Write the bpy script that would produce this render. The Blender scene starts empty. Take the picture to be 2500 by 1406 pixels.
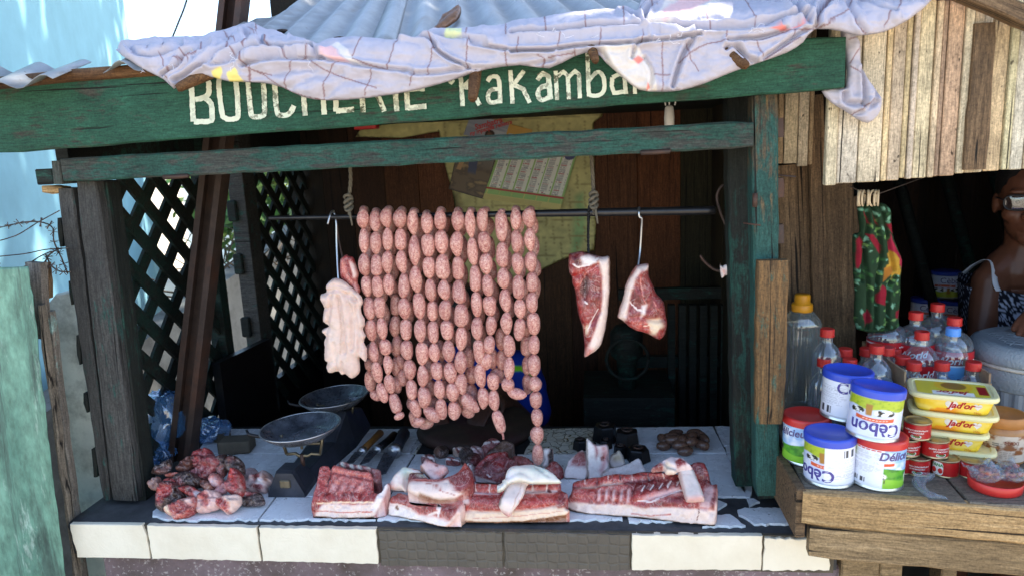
import bpy, math, random
import numpy as np
from mathutils import Vector, Matrix, geometry
random.seed(7)
rng = np.random.default_rng(7)
sc = bpy.context.scene
col = sc.collection
R = math.radians
# ------------------------------------------------------------------ camera
W, H, F = 2500.0, 1406.0, 1750.0
yaw, pit, rol = R(6.8), R(11.0), R(2.6)
CAM = Vector((0, 0, 1.6))
fw = Vector((-math.sin(yaw)*math.cos(pit), math.cos(yaw)*math.cos(pit), -math.sin(pit)))
r0 = Vector((math.cos(yaw), math.sin(yaw), 0)); u0 = r0.cross(fw)
rt = r0*math.cos(rol) - u0*math.sin(rol); up = u0*math.cos(rol) + r0*math.sin(rol)
cd = bpy.data.cameras.new('camera'); cam = bpy.data.objects.new('camera', cd); col.objects.link(cam)
cam.matrix_world = Matrix(((rt.x, up.x, -fw.x, 0), (rt.y, up.y, -fw.y, 0), (rt.z, up.z, -fw.z, CAM.z), (0, 0, 0, 1)))
cd.sensor_width = 36; cd.lens = 36*F/W; cd.clip_start = 0.05; cd.clip_end = 500
cd.dof.use_dof = True; cd.dof.focus_distance = 1.62; cd.dof.aperture_fstop = 6.3
sc.camera = cam
# ------------------------------------------------------------------ light
SUN = Vector((0.50, 0.36, 0.80)).normalized()
wd = bpy.data.worlds.new('World'); sc.world = wd; wd.use_nodes = True
wn = wd.node_tree; sky = wn.nodes.new('ShaderNodeTexSky'); sky.sky_type = 'NISHITA'; sky.sun_disc = False
sky.sun_elevation = math.asin(SUN.z); sky.sun_rotation = math.atan2(SUN.x, SUN.y)
bg = wn.nodes['Background']; bg.inputs[1].default_value = 0.15
wn.links.new(sky.outputs[0], bg.inputs[0])
sl = bpy.data.lights.new('sun', 'SUN'); sl.energy = 4.2; sl.angle = R(0.53); sl.color = (1.0, 0.93, 0.82)
so = bpy.data.objects.new('sun', sl); col.objects.link(so); so.rotation_euler = SUN.to_track_quat('Z', 'Y').to_euler(); so.location = (3, 3, 9)
sc.view_settings.view_transform = 'Standard'; sc.view_settings.look = 'None'; sc.view_settings.gamma = 1; sc.view_settings.use_curve_mapping = False
sc.view_settings.exposure = 1.86
sc.cycles.max_bounces = 8; sc.cycles.transparent_max_bounces = 16; sc.cycles.diffuse_bounces = 4
# ------------------------------------------------------------------ maths helpers
def ray(x, y): return fw + rt*((x-W/2)/F) - up*((y-H/2)/F)
def PY(x, y, Y): d = ray(x, y); return CAM + d*(Y/d.y)
def PZ(x, y, Z): d = ray(x, y); return CAM + d*((Z-CAM.z)/d.z)
def PX(x, y, X): d = ray(x, y); return CAM + d*(X/d.x)
def K(ox, oy, s): return lambda pts: [(ox+x/s, oy+y/s) for x, y in pts]
A = K(750, 470, 3.846); CL = K(350, 900, 3.515); CM = K(900, 1020, 5.0); CR = K(1350, 1020, 4.1667); CH = K(1300, 450, 3.1246)
S1 = K(0, 0, 2.991); S4 = K(600, 0, 2.929); S5 = K(1250, 0, 2.6316); PW = K(1850, 0, 2.929)
def lin(c):
    return tuple((v/12.92 if v <= 0.04045 else ((v+0.055)/1.055)**2.4) for v in (c[0]/255, c[1]/255, c[2]/255))
def hsh(ix, iy, iz):
    n = (ix*374761393 + iy*668265263 + iz*2147483647*3 + 1013) & 0xffffffff
    n = ((n ^ (n >> 13))*1274126177) & 0xffffffff
    n = ((n ^ (n >> 16))*2246822519) & 0xffffffff
    return ((n ^ (n >> 15)) & 0xffff)/32767.5 - 1.0
def vnoise(p):
    p = np.asarray(p, float); i = np.floor(p).astype(np.int64); f = p - i; f = f*f*(3-2*f); out = 0
    for a in (0, 1):
        wa = f[:, 0] if a else 1-f[:, 0]
        for b in (0, 1):
            wb = f[:, 1] if b else 1-f[:, 1]
            for c in (0, 1):
                wc = f[:, 2] if c else 1-f[:, 2]
                out = out + wa*wb*wc*hsh(i[:, 0]+a, i[:, 1]+b, i[:, 2]+c)
    return out
def fbm(p, o=3):
    p = np.asarray(p, float); r = 0; a = 1.0
    for k in range(o): r = r + a*vnoise(p*(2.03**k) + 17.3*k); a *= 0.5
    return r/1.6
def inside(px, py, poly):
    q = np.asarray(poly, float); x0, y0 = q[:, 0], q[:, 1]; x1, y1 = np.roll(x0, -1), np.roll(y0, -1)
    X, Y = px[:, None], py[:, None]
    c = ((y0 > Y) != (y1 > Y)) & (X < (x1-x0)*(Y-y0)/np.where(y1 == y0, 1e-9, y1-y0) + x0)
    return c.sum(1) % 2 == 1
def pdist(px, py, line, closed=False):
    q = np.asarray(line, float)
    if closed: q = np.vstack([q, q[:1]])
    a, b = q[:-1], q[1:]; d = b-a; L = (d**2).sum(1)+1e-12
    best = np.full(len(px), 1e9)
    for k in range(len(a)):
        t = np.clip(((px-a[k, 0])*d[k, 0] + (py-a[k, 1])*d[k, 1])/L[k], 0, 1)
        best = np.minimum(best, np.hypot(px-a[k, 0]-t*d[k, 0], py-a[k, 1]-t*d[k, 1]))
    return best
def catmull(pts, n=4, closed=True):
    P = [np.array(p, float) for p in pts]; m = len(P); out = []
    rngk = range(m) if closed else range(m-1)
    for k in rngk:
        if closed: a, b, c, d = P[k-1], P[k], P[(k+1) % m], P[(k+2) % m]
        else: a, b, c, d = P[max(k-1, 0)], P[k], P[k+1], P[min(k+2, m-1)]
        for j in range(n):
            t = j/n
            out.append(0.5*((2*b) + (c-a)*t + (2*a-5*b+4*c-d)*t*t + (3*b-a-3*c+d)*t**3))
    if not closed: out.append(P[-1])
    return np.array(out)
# ------------------------------------------------------------------ object helpers
WM = {}
def tag(o, label=None, cat=None, group=None, kind=None):
    if label: o['label'] = label
    if cat: o['category'] = cat
    if group: o['group'] = group
    if kind: o['kind'] = kind
    return o
def place(o, M, parent=None):
    WM[o.name] = M
    if parent is not None:
        o.parent = parent; o.matrix_basis = WM[parent.name].inverted() @ M
    else: o.matrix_basis = M
def thing(name, label, cat, loc=(0, 0, 0), M=None, group=None):
    o = bpy.data.objects.new(name, None); col.objects.link(o); o.empty_display_size = 0.05
    place(o, M if M is not None else Matrix.Translation(loc)); return tag(o, label, cat, group)
def obj(name, me, mats, parent=None, M=None):
    for m in (mats if isinstance(mats, (list, tuple)) else [mats]):
        if len(me.materials) < len(mats if isinstance(mats, (list, tuple)) else [mats]): me.materials.append(m)
    o = bpy.data.objects.new(name, me); col.objects.link(o); place(o, M if M is not None else Matrix(), parent); return o
def frame(o, x, z):
    x = Vector(x).normalized(); z = Vector(z); y = z.cross(x).normalized(); z = x.cross(y)
    return Matrix(((x.x, y.x, z.x, o[0]), (x.y, y.y, z.y, o[1]), (x.z, y.z, z.z, o[2]), (0, 0, 0, 1)))
class MB:
    def __init__(s): s.v = []; s.f = []; s.mi = []; s.sm = []; s.c = []
    def add(s, verts, faces, mat=0, smooth=False, cols=None, M=None):
        n = len(s.v)
        for k, v in enumerate(verts):
            s.v.append(tuple(M @ Vector(v)) if M is not None else tuple(v))
            s.c.append((1, 1, 1) if cols is None else (tuple(cols) if not hasattr(cols[0], '__len__') else tuple(cols[k])))
        for f in faces: s.f.append(tuple(i+n for i in f)); s.mi.append(mat); s.sm.append(smooth)
        return s
    def box(s, lo, hi, mat=0, col=None, M=None, b=0.0):
        x0, y0, z0 = lo; x1, y1, z1 = hi
        if b <= 0:
            v = [(x0,y0,z0),(x1,y0,z0),(x1,y1,z0),(x0,y1,z0),(x0,y0,z1),(x1,y0,z1),(x1,y1,z1),(x0,y1,z1)]
            f = [(0,3,2,1),(4,5,6,7),(0,1,5,4),(1,2,6,5),(2,3,7,6),(3,0,4,7)]
            return s.add(v, f, mat, False, col, M)
        rings = []
        for z, i in ((z0, b), (z0+b, 0), (z1-b, 0), (z1, b)):
            c = b if i == 0 else b*1.6
            rings.append([(x0+c,y0+i,z),(x1-c,y0+i,z),(x1-i,y0+c,z),(x1-i,y1-c,z),(x1-c,y1-i,z),(x0+c,y1-i,z),(x0+i,y1-c,z),(x0+i,y0+c,z)])
        return s.loft(rings, mat, False, col, M)
    def loft(s, rings, mat=0, smooth=True, col=None, M=None, cap=True, closed=True):
        n = len(rings[0]); v = [p for r in rings for p in r]; f = []
        for k in range(len(rings)-1):
            for j in range(n if closed else n-1):
                a = k*n+j; b = k*n+(j+1) % n; f.append((a, b, b+n, a+n))
        if cap and closed: f.append(tuple(range(n))[::-1]); f.append(tuple(range((len(rings)-1)*n, len(rings)*n)))
        return s.add(v, f, mat, smooth, col, M)
    def tube(s, pts, r, seg=8, mat=0, col=None, M=None, cap=True, twist=0.0):
        P = [Vector(p) for p in pts]; rr = r if hasattr(r, '__len__') else [r]*len(P)
        rings = []; nrm = None
        for k, p in enumerate(P):
            t = (P[min(k+1, len(P)-1)] - P[max(k-1, 0)]).normalized()
            if nrm is None: nrm = t.orthogonal().normalized()
            nrm = (nrm - t*nrm.dot(t)).normalized(); b = t.cross(nrm)
            rings.append([tuple(p + (nrm*math.cos(a)+b*math.sin(a))*rr[k]) for a in [2*math.pi*j/seg + twist*k for j in range(seg)]])
        return s.loft(rings, mat, True, col, M, cap)
    def lathe(s, prof, seg=32, mat=0, col=None, M=None, smooth=True, cap=True, sq=(1, 1)):
        rings = [[(r*math.cos(2*math.pi*j/seg)*sq[0], r*math.sin(2*math.pi*j/seg)*sq[1], z) for j in range(seg)] for r, z in prof]
        return s.loft(rings, mat, smooth, col, M, cap)
    def ball(s, c, r, seg=12, mat=0, col=None, M=None, rot=None):
        r = r if hasattr(r, '__len__') else (r, r, r); h = seg//2; v = []; f = []
        for i in range(1, h):
            a = math.pi*i/h
            for j in range(seg):
                b = 2*math.pi*j/seg; q = Vector((math.sin(a)*math.cos(b)*r[0], math.sin(a)*math.sin(b)*r[1], math.cos(a)*r[2]))
                if rot is not None: q = rot @ q
                v.append(tuple(q + Vector(c)))
        for i in range(h-2):
            for j in range(seg): f.append((i*seg+j, (i+1)*seg+j, (i+1)*seg+(j+1) % seg, i*seg+(j+1) % seg))
        q0 = Vector((0, 0, r[2])); q1 = Vector((0, 0, -r[2]))
        if rot is not None: q0 = rot @ q0; q1 = rot @ q1
        v += [tuple(q0+Vector(c)), tuple(q1+Vector(c))]; t, bt = len(v)-2, len(v)-1
        for j in range(seg): f.append((t, j, (j+1) % seg)); f.append((bt, (h-2)*seg+(j+1) % seg, (h-2)*seg+j))
        return s.add(v, f, mat, True, col, M)
    def mesh(s, name):
        me = bpy.data.meshes.new(name); me.from_pydata(s.v, [], s.f)
        me.polygons.foreach_set('material_index', s.mi); me.polygons.foreach_set('use_smooth', s.sm)
        a = me.color_attributes.new('Col', 'FLOAT_COLOR', 'POINT')
        a.data.foreach_set('color', np.hstack([np.array(s.c, float).reshape(-1, 3), np.ones((len(s.c), 1))]).ravel())
        me.update(); return me
    def build(s, name, mats, parent=None, M=None): return obj(name, s.mesh(name), mats, parent, M)
def origin_build(mb, name, mats, parent=None):
    """world-space builder -> object whose origin is the middle of its bounding box base"""
    v = np.array(mb.v); c = (v.min(0)+v.max(0))/2; c[2] = v[:, 2].min()
    mb.v = [tuple(p) for p in (v-c)]
    return mb.build(name, mats, parent, Matrix.Translation(c))
def board(name, a, b, w, t, up_, mat, parent=None, jit=0.0012, ch=0.003, tint=None, seglen=0.04, w2=None):
    """a plank from a to b (centre line of its front face); up_ = width direction, thickness goes away behind the face"""
    a, b = Vector(a), Vector(b); L = (b-a).length; M = frame(a, b-a, up_); n = max(2, int(L/seglen)); rings = []
    for k in range(n+1):
        x = L*k/n; ww = (w + ((w2 or w)-w)*k/n)/2; j = [random.uniform(-jit, jit) for _ in range(4)]
        e = ch if k in (0, n) else 0
        xx = x + (random.uniform(-jit, jit)*2 if k in (0, n) else 0)
        rings.append([(xx, 0+e*.5, -ww+ch+j[0]), (xx, 0+e*.5, ww-ch+j[1]), (xx, ch, ww+j[1]-e*.5), (xx, t-ch, ww+j[1]-e*.5), (xx, t, ww-ch+j[2]), (xx, t, -ww+ch+j[3]), (xx, t-ch, -ww+j[0]+e*.5), (xx, ch, -ww+j[0]+e*.5)])
    mb = MB().loft(rings, 0, False, tint); return mb.build(name, mat, parent, M)
def text_mesh(s, size=1.0, shear=0.0, bold=0.0, align='CENTER'):
    cu = bpy.data.curves.new('tmp', 'FONT'); cu.body = s; cu.size = size; cu.align_x = align; cu.align_y = 'CENTER'; cu.shear = shear; cu.offset = bold; cu.resolution_u = 3
    o = bpy.data.objects.new('tmp', cu); me = bpy.data.meshes.new_from_object(o)
    v = [tuple(p.co)[:2] for p in me.vertices]; f = [tuple(p.vertices) for p in me.polygons]
    bpy.data.objects.remove(o); bpy.data.curves.remove(cu); bpy.data.meshes.remove(me); return v, f
# ------------------------------------------------------------------ materials
def newmat(name, base=(.5, .5, .5), rough=.6, metal=0.0, spec=.5):
    m = bpy.data.materials.new(name); m.use_nodes = True; b = m.node_tree.nodes['Principled BSDF']
    b.inputs['Base Color'].default_value = (*base, 1); b.inputs['Roughness'].default_value = rough; b.inputs['Metallic'].default_value = metal
    b.inputs['Specular IOR Level'].default_value = spec
    return m, m.node_tree, b
class G:
    """tiny node-graph helper"""
    def __init__(s, nt): s.nt = nt
    def n(s, t, **k):
        nd = s.nt.nodes.new(t)
        for a, b in k.items():
            if a.startswith('i_'):
                key = a[2:]; sock = nd.inputs[int(key)] if key.isdigit() else nd.inputs[key.replace('_', ' ')]
                if isinstance(b, bpy.types.NodeSocket): s.nt.links.new(b, sock)
                else: sock.default_value = b
            else: setattr(nd, a, b)
        return nd
    def coord(s, scale=(1, 1, 1), which='Object', rand=True):
        tc = s.n('ShaderNodeTexCoord'); v = tc.outputs[which]
        if rand:
            oi = s.n('ShaderNodeObjectInfo'); v = s.n('ShaderNodeVectorMath', operation='MULTIPLY_ADD', i_0=oi.outputs['Random'], i_1=(13.7, 7.1, 9.3), i_2=v).outputs[0]
        return s.n('ShaderNodeVectorMath', operation='MULTIPLY', i_0=v, i_1=scale).outputs[0]
    def noise(s, vec, scale=5, detail=4, rough=.6, dist=0.0):
        return s.n('ShaderNodeTexNoise', i_Vector=vec, i_Scale=scale, i_Detail=detail, i_Roughness=rough, i_Distortion=dist).outputs['Fac']
    def ramp(s, fac, stops):
        r = s.n('ShaderNodeValToRGB', i_Fac=fac); e = r.color_ramp.elements
        while len(e) < len(stops): e.new(0.5)
        for k, (p, c) in enumerate(stops): e[k].position = p; e[k].color = (*c, 1) if hasattr(c, '__len__') else (c, c, c, 1)
        return r.outputs['Color']
    def mix(s, fac, a, b, blend='MIX'):
        m = s.n('ShaderNodeMix', data_type='RGBA', blend_type=blend)
        for sock, v in ((m.inputs[0], fac), (m.inputs[6], a), (m.inputs[7], b)):
            if isinstance(v, bpy.types.NodeSocket): s.nt.links.new(v, sock)
            else: sock.default_value = v if not hasattr(v, '__len__') else (*v[:3], 1)
        return m.outputs[2]
    def bump(s, h, bsdf, strength=.4, dist=.002):
        b = s.n('ShaderNodeBump', i_Height=h, i_Strength=strength, i_Distance=dist); s.nt.links.new(b.outputs[0], bsdf.inputs['Normal'])
    def col(s): return s.n('ShaderNodeAttribute', attribute_name='Col').outputs['Color']
    def to(s, sock, bsdf, name='Base Color'): s.nt.links.new(sock, bsdf.inputs[name])
def wood(name, dark, mid, light, paint=None, cover=.5, axis=0, rough=.75, crack=.5, grain=1.0, wear=None, tint=False, chips=9.0, specks=False):
    """weathered timber; grain runs along local axis; paint = colour of old paint left on it"""
    m, nt, b = newmat(name, mid, rough, 0, .3); g = G(nt)
    st = [120*grain]*3; st[axis] = 6*grain; v = g.coord(tuple(st)); v2 = g.coord((1, 1, 1))
    gr = g.noise(v, 1.0, 6, .65, .6); c = g.ramp(gr, [(.25, dark), (.5, mid), (.75, light)])
    blot = g.noise(v2, 3.2, 4, .6); c = g.mix(g.ramp(blot, [(.35, 0.0), (.7, .75)]), c, tuple(x*.55 for x in mid))
    h = gr
    if paint:
        s3 = [chips*5]*3; s3[axis] = chips*1.8; v3 = g.coord(tuple(s3)); e = g.noise(v3, 1.0, 7, .72, .4)
        big = g.noise(v2, 2.4, 3, .5); fine = g.noise(v, 1.6, 3, .6)
        s = g.n('ShaderNodeMath', operation='MULTIPLY_ADD', i_0=big, i_1=.75, i_2=e).outputs[0]
        s = g.n('ShaderNodeMath', operation='MULTIPLY_ADD', i_0=fine, i_1=.25, i_2=s).outputs[0]
        th = 1.38 - cover*.78
        k = g.ramp(s, [(max(0, th/1.8-.035), 0.0), (min(1, th/1.8+.035), 1.0)]) if False else g.n('ShaderNodeMapRange', i_Value=s, i_1=th-.06, i_2=th+.06).outputs[0]
        pc = g.mix(g.ramp(g.noise(v2, 9, 5, .7), [(.3, 0.0), (.75, 1.0)]), tuple(x*.6 for x in paint), tuple(min(1, x*1.35) for x in paint))
        if wear: c = g.mix(g.ramp(g.noise(g.coord((2, 2, 2)), 2.5, 5, .65), [(.42, 0.0), (.58, 1.0)]), c, wear)
        c = g.mix(k, c, pc); h = g.n('ShaderNodeMath', operation='MULTIPLY_ADD', i_0=k, i_1=.35, i_2=gr).outputs[0]
    if crack:
        sc_ = [75*grain]*3; sc_[axis] = 1.3*grain; cr = g.noise(g.coord(tuple(sc_)), 1.0, 3, .5, 1.2)
        km = g.ramp(cr, [(.285+.05*crack, 1.0), (.325+.05*crack, 0.0)]); c = g.mix(km, c, tuple(x*.18 for x in dark))
        h = g.n('ShaderNodeMath', operation='SUBTRACT', i_0=h, i_1=g.n('ShaderNodeMath', operation='MULTIPLY', i_0=km, i_1=.6).outputs[0]).outputs[0]
    sm_ = [420]*3; sm_[axis] = 45; mic = g.noise(g.coord(tuple(sm_)), 1.0, 4, .7); iso = g.noise(g.coord((1, 1, 1)), 230, 3, .7)
    c = g.mix(1.0, c, g.ramp(mic, [(.32, .55), (.5, .95), (.68, 1.3)]), 'MULTIPLY'); c = g.mix(1.0, c, g.ramp(iso, [(.32, .68), (.5, 1.0), (.68, 1.25)]), 'MULTIPLY')
    if specks: c = g.mix(g.ramp(g.noise(g.coord((1, 1, .6)), 70, 2, .5), [(.70, 0.0), (.74, .9)]), c, tuple(x*.4 for x in dark))
    if tint: c = g.mix(1.0, c, g.col(), 'MULTIPLY')
    g.to(c, b); g.bump(h, b, .5, .003); return m
def painted(name, rough=.45, var=.12, scale=14, spec=.5, metal=0.0, bump=.0, bscale=120):
    """colour comes from the mesh's own colour attribute (print, pigment, flesh), with a little real mottling"""
    m, nt, b = newmat(name, (.5, .5, .5), rough, metal, spec); g = G(nt)
    k = g.ramp(g.noise(g.coord((1, 1, 1)), scale, 4, .6), [(.25, 1-var*2), (.75, 1.0)]); g.to(g.mix(1.0, g.col(), k, 'MULTIPLY'), b)
    if bump: g.bump(g.noise(g.coord((1, 1, 1)), bscale, 3, .6), b, bump, .002)
    return m
def plain(name, base, rough=.5, metal=0.0, var=.15, scale=20, bump=0, bscale=60, spec=.5, dirt=None, dscale=6):
    m, nt, b = newmat(name, base, rough, metal, spec); g = G(nt)
    c = g.mix(g.ramp(g.noise(g.coord(), scale, 5, .65), [(.3, 0.0), (.7, 1.0)]), tuple(x*(1-var) for x in base), tuple(min(1, x*(1+var)) for x in base))
    if dirt: c = g.mix(g.ramp(g.noise(g.coord(), dscale, 6, .7), [(.48, 0.0), (.66, .85)]), c, dirt)
    g.to(c, b)
    if bump: g.bump(g.noise(g.coord(), bscale, 5, .6), b, bump, .003)
    return m
GREEN = (.018, .115, .078); TEAL = (.03, .15, .12)
m_sign = wood('green_sign_paint', (.02, .018, .012), (.045, .045, .033), (.09, .085, .065), (.018, .078, .046), .60, chips=6, crack=.25)
m_beam = wood('green_beam_paint', (.018, .02, .017), (.05, .055, .048), (.085, .085, .07), (.022, .078, .060), .50, crack=.9)
m_post = wood('grey_green_post_paint', (.022, .020, .018), (.062, .060, .056), (.10, .095, .085), (.026, .085, .072), .30, crack=.7)
m_postR = wood('teal_post_paint', (.025, .02, .014), (.07, .065, .05), (.30, .17, .06), (.020, .072, .060), .60, crack=.8, wear=(.12, .08, .04))
m_remn = wood('peeling_board_paint', (.045, .025, .012), (.15, .085, .035), (.34, .18, .065), (.03, .12, .095), .34, crack=.7)
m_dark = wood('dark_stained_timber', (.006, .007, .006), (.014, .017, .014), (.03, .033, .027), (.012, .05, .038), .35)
m_lat = wood('dark_green_lattice_paint', (.008, .009, .007), (.018, .02, .016), (.04, .04, .03), (.008, .026, .020), .45)
m_inner = wood('red_brown_plank', (.03, .014, .007), (.095, .043, .021), (.15, .07, .035), tint=True, crack=.4, axis=2)
m_plank = wood('old_cream_plank_paint', (.10, .07, .04), (.25, .19, .12), (.36, .30, .21), (.60, .50, .36), .66, axis=2, tint=True, crack=.9, rough=.7, chips=6, specks=True)
m_kiosk = wood('brown_weathered_timber', (.040, .023, .011), (.150, .092, .048), (.30, .195, .105), axis=0, crack=.9)
m_shelf = wood('sanded_counter_timber', (.19, .11, .045), (.44, .275, .12), (.62, .43, .22), crack=.35)
m_shelf2 = wood('rough_counter_timber', (.08, .052, .028), (.30, .20, .10), (.48, .34, .19), crack=.8)
m_shelft = wood('grey_counter_timber', (.06, .048, .036), (.19, .155, .115), (.30, .245, .18), crack=.6)
m_bamboo = wood('old_stick_bark', (.03, .014, .006), (.12, .055, .02), (.25, .14, .06), crack=.3)
m_iron = plain('rusty_steel', (.045, .028, .022), .62, .25, .35, 30, .25, 90, dirt=(.09, .035, .018))
m_black = plain('black_iron', (.012, .012, .014), .38, .5, .3, 30, .15, 120)
m_pipe = plain('dark_steel_pipe', (.035, .034, .036), .33, .7, .25, 25, .05, 150)
m_steel = plain('bright_steel', (.45, .45, .46), .3, .9, .15, 40)
m_zincS = plain('silver_tin', (.62, .62, .60), .28, .85, .1, 40)
m_cement = plain('dark_cement', (.055, .055, .058), .85, 0, .35, 22, .5, 80, dirt=(.028, .027, .027))
m_mortar = plain('brown_mortar', (.085, .068, .045), .9, 0, .4, 22, .6, 60)
m_rope = plain('old_rope', (.11, .095, .07), .9, 0, .3, 90, .6, 300)
# ================================================================== SETTING
m_ground = plain('pale_street_dust', (.46, .385, .285), .95, 0, .2, 3, .3, 40)
gm = MB(); gm.add([(-60, -60, 0), (60, -60, 0), (60, 60, 0), (-60, 60, 0)], [(0, 1, 2, 3)])
tag(gm.build('ground', m_ground), 'dusty pale street ground in front of the stall', 'ground', kind='structure')
m_blue = plain('pale_blue_wall_paint', (.19, .40, .49), .8, 0, .10, 5, .05, 60)
hb = MB(); P = [(-2.05, 2.15), (-3.25, 5.0), (-7, 6.5), (-7, 1.2)]
hb.loft([[(x, y, 0) for x, y in P], [(x, y, 4.6) for x, y in P]], 0, False)
t = thing('blue_house', 'pale blue rendered house wall with sun dapples behind the left end of the stall', 'house', (-4, 3.5, 0)); hb.build('wall', m_blue, t)
m_white = plain('white_wall_paint', (.82, .80, .76), .8, 0, .05, 4)
wb = MB(); P = [(-1.1, 7.0), (-6.0, 10.0), (-6.0, 10.3), (-1.0, 7.3)]; wb.loft([[(x, y, 0) for x, y in P], [(x, y, 2.0) for x, y in P]], 0, False)
tag(origin_build(wb, 'garden_wall', m_white), 'white garden wall glimpsed through the lattice beyond the bushes', 'wall')
m_conc = plain('stained_grey_concrete', (.15, .15, .135), .9, 0, .3, 6, .3, 40, dirt=(.06, .055, .05), dscale=5)
cb = MB(); a = PX(525, 722, -1.95); b = PX(625, 640, -1.95)
cb.add([(-1.95, a.y-1.4, 0), (-1.95, b.y+1.4, 0), (-1.95, b.y+1.4, b.z+.25), (-1.95, a.y-1.4, a.z-.2), (-2.08, a.y-1.4, 0), (-2.08, b.y+1.4, 0), (-2.08, b.y+1.4, b.z+.25), (-2.08, a.y-1.4, a.z-.2)],
       [(0, 1, 2, 3), (5, 4, 7, 6), (3, 2, 6, 7), (1, 5, 6, 2), (4, 0, 3, 7)])
tag(origin_build(cb, 'concrete_wall', m_conc), 'low grey stained concrete wall running back beyond the lattice', 'wall')
# ------------------------------------------------------------------ leaves
m_leaf, nt, b_ = newmat('green_leaf', (.08, .17, .03), .5, 0, .4); g = G(nt); g.to(g.col(), b_)
m_leafd, nt, b_ = newmat('dark_leaf', (.05, .09, .02), .5, 0, .4); g = G(nt); g.to(g.col(), b_)
m_bark = wood('tree_bark', (.03, .022, .015), (.10, .075, .05), (.18, .14, .10), axis=2)
def leaf_cloud(n, c, r, size, cols, seed, shell=.0, clumps=0):
    q = np.random.default_rng(seed); mb = MB(); V = []; Fc = []; Cc = []
    cl = q.normal(size=(max(clumps, 1), 3)); cl /= np.linalg.norm(cl, axis=1)[:, None]; cl *= q.uniform(.35, 1.0, (len(cl), 1))
    for k in range(n):
        if clumps: p = cl[q.integers(clumps)] + q.normal(size=3)*.15
        else:
            d = q.normal(size=3); d /= np.linalg.norm(d); p = d*q.uniform(shell, 1)**.5
        p = np.array(c)+p*np.array(r); a = Vector(q.normal(size=3)).normalized(); t_ = a.orthogonal().normalized(); w = a.cross(t_)
        s = size*q.uniform(.6, 1.3); p = Vector(p); base = len(V)
        for x, y, z in ((-1, 0, 0), (-.3, .42, .08), (.45, .34, .06), (1, 0, -.1), (.45, -.34, .06), (-.3, -.42, .08)): V.append(tuple(p+t_*x*s+w*y*s+a*z*s))
        Fc.append(tuple(base+i for i in range(6))); cc = np.array(cols[q.integers(len(cols))])*q.uniform(.7, 1.25); Cc += [tuple(cc)]*6
    mb.add(V, Fc, 0, False, Cc); return mb
t = thing('shade_tree', 'broad leafy tree standing behind the stall and shading its roof', 'tree', (3.4, 8.2, 0))
tb = MB(); tb.tube([(3.4, 8.2, 0), (3.3, 8.0, 2), (2.9, 7.3, 4), (2.2, 6.3, 6), (1.7, 5.4, 7.4)], [.22, .18, .14, .09, .04], 10)
for e in ((-.6, 4.6, 7.0), (3.8, 4.8, 7.3), (1.2, 7.6, 7.4), (2.4, 3.4, 7.2)): tb.tube([(2.7, 7.0, 4.6), ((2.4+e[0])/2, (6.4+e[1])/2, 6.3), e], [.09, .06, .02], 7)
tb.build('trunk', m_bark, t)
leaf_cloud(7600, (1.6, 5.0, 7.3), (3.9, 3.4, 1.5), .13, [(.06, .12, .025), (.09, .16, .03), (.045, .09, .02)], 3, clumps=130).build('crown', m_leafd, t)
for i, (x, y, r, n, lab) in enumerate([(-2.35, 5.4, (.55, .6, .75), 1500, 'light green garden bush seen through the gap by the steel post'), (-1.75, 6.2, (.6, .6, .9), 1800, 'leafy yellow green bush seen through the far lattice panel'), (-3.3, 6.4, (.5, .6, .7), 1200, 'light green bush in front of the pale garden wall, next to the blue house')]):
    t = thing('garden_bush', lab, 'bush', (x, y, 0), group='bushes behind the stall')
    bb = MB()
    for k in range(7): bb.tube([(x, y, 0), (x+random.uniform(-.15, .15), y+random.uniform(-.15, .15), .6), (x+random.uniform(-.4, .4), y+random.uniform(-.4, .4), 1.2)], [.02, .013, .006], 6)
    bb.build('stem', m_bark, t)
    leaf_cloud(n, (x, y, 1.15+r[2]*.35), r, .055, [(.16, .27, .05), (.24, .33, .08), (.10, .18, .04)], 20+i, clumps=40).build('foliage', m_leaf, t)
q = MB()
for k in range(26):
    p = Vector((-1.95+random.uniform(-.1, .2), 3.5+random.uniform(-.5, .9), .98)); pts = [p]
    for j in range(4): pts.append(pts[-1]+Vector((random.uniform(-.08, .1), random.uniform(-.1, .1), random.uniform(.0, .09))))
    q.tube(pts, [.006, .005, .004, .003, .002], 5)
tag(origin_build(q, 'dry_branches', m_bark), 'tangle of dry grey twigs lying on the concrete wall', 'branches')
# ================================================================== COUNTER
Z0 = .80
t = thing('tiled_counter', 'masonry butcher counter with broken white tiles on top and cream tiles along its front', 'counter', (-.4, 1.68, 0))
m_plinth, nt, b_ = newmat('purple_brown_render', (.17, .12, .12), .9); g = G(nt)
c = g.mix(g.ramp(g.noise(g.coord(), 5, 5, .65), [(.35, 0.0), (.65, 1.0)]), (.085, .06, .05), (.21, .15, .165)); c = g.mix(g.ramp(g.noise(g.coord(), 130, 2, .6), [(.58, 0.0), (.68, .7)]), c, (.40, .35, .33)); g.to(c, b_); g.bump(g.noise(g.coord(), 110, 4, .7), b_, .7, .004)
mb = MB(); mb.box((-1.17, 1.415, 0), (.50, 1.95, .718), 0, b=.006); mb.build('plinth', m_plinth, t)
mb = MB(); n = 60; ring = []
def slab_sec(x, e):
    w = .004*math.sin(x*31)+.003*math.sin(x*77+1)+.002*math.sin(x*151)
    return [(x, 1.398, .72), (x, 1.397, .775), (x, 1.392+w*.8, .792), (x, 1.402+w, .799), (x, 1.42, .80), (x, 1.975, .80), (x, 1.975, .72)]
mb.loft([slab_sec(-1.222+1.70*k/n, 0) for k in range(n+1)], 0, True); mb.build('mortar_slab', m_cement, t)
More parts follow.
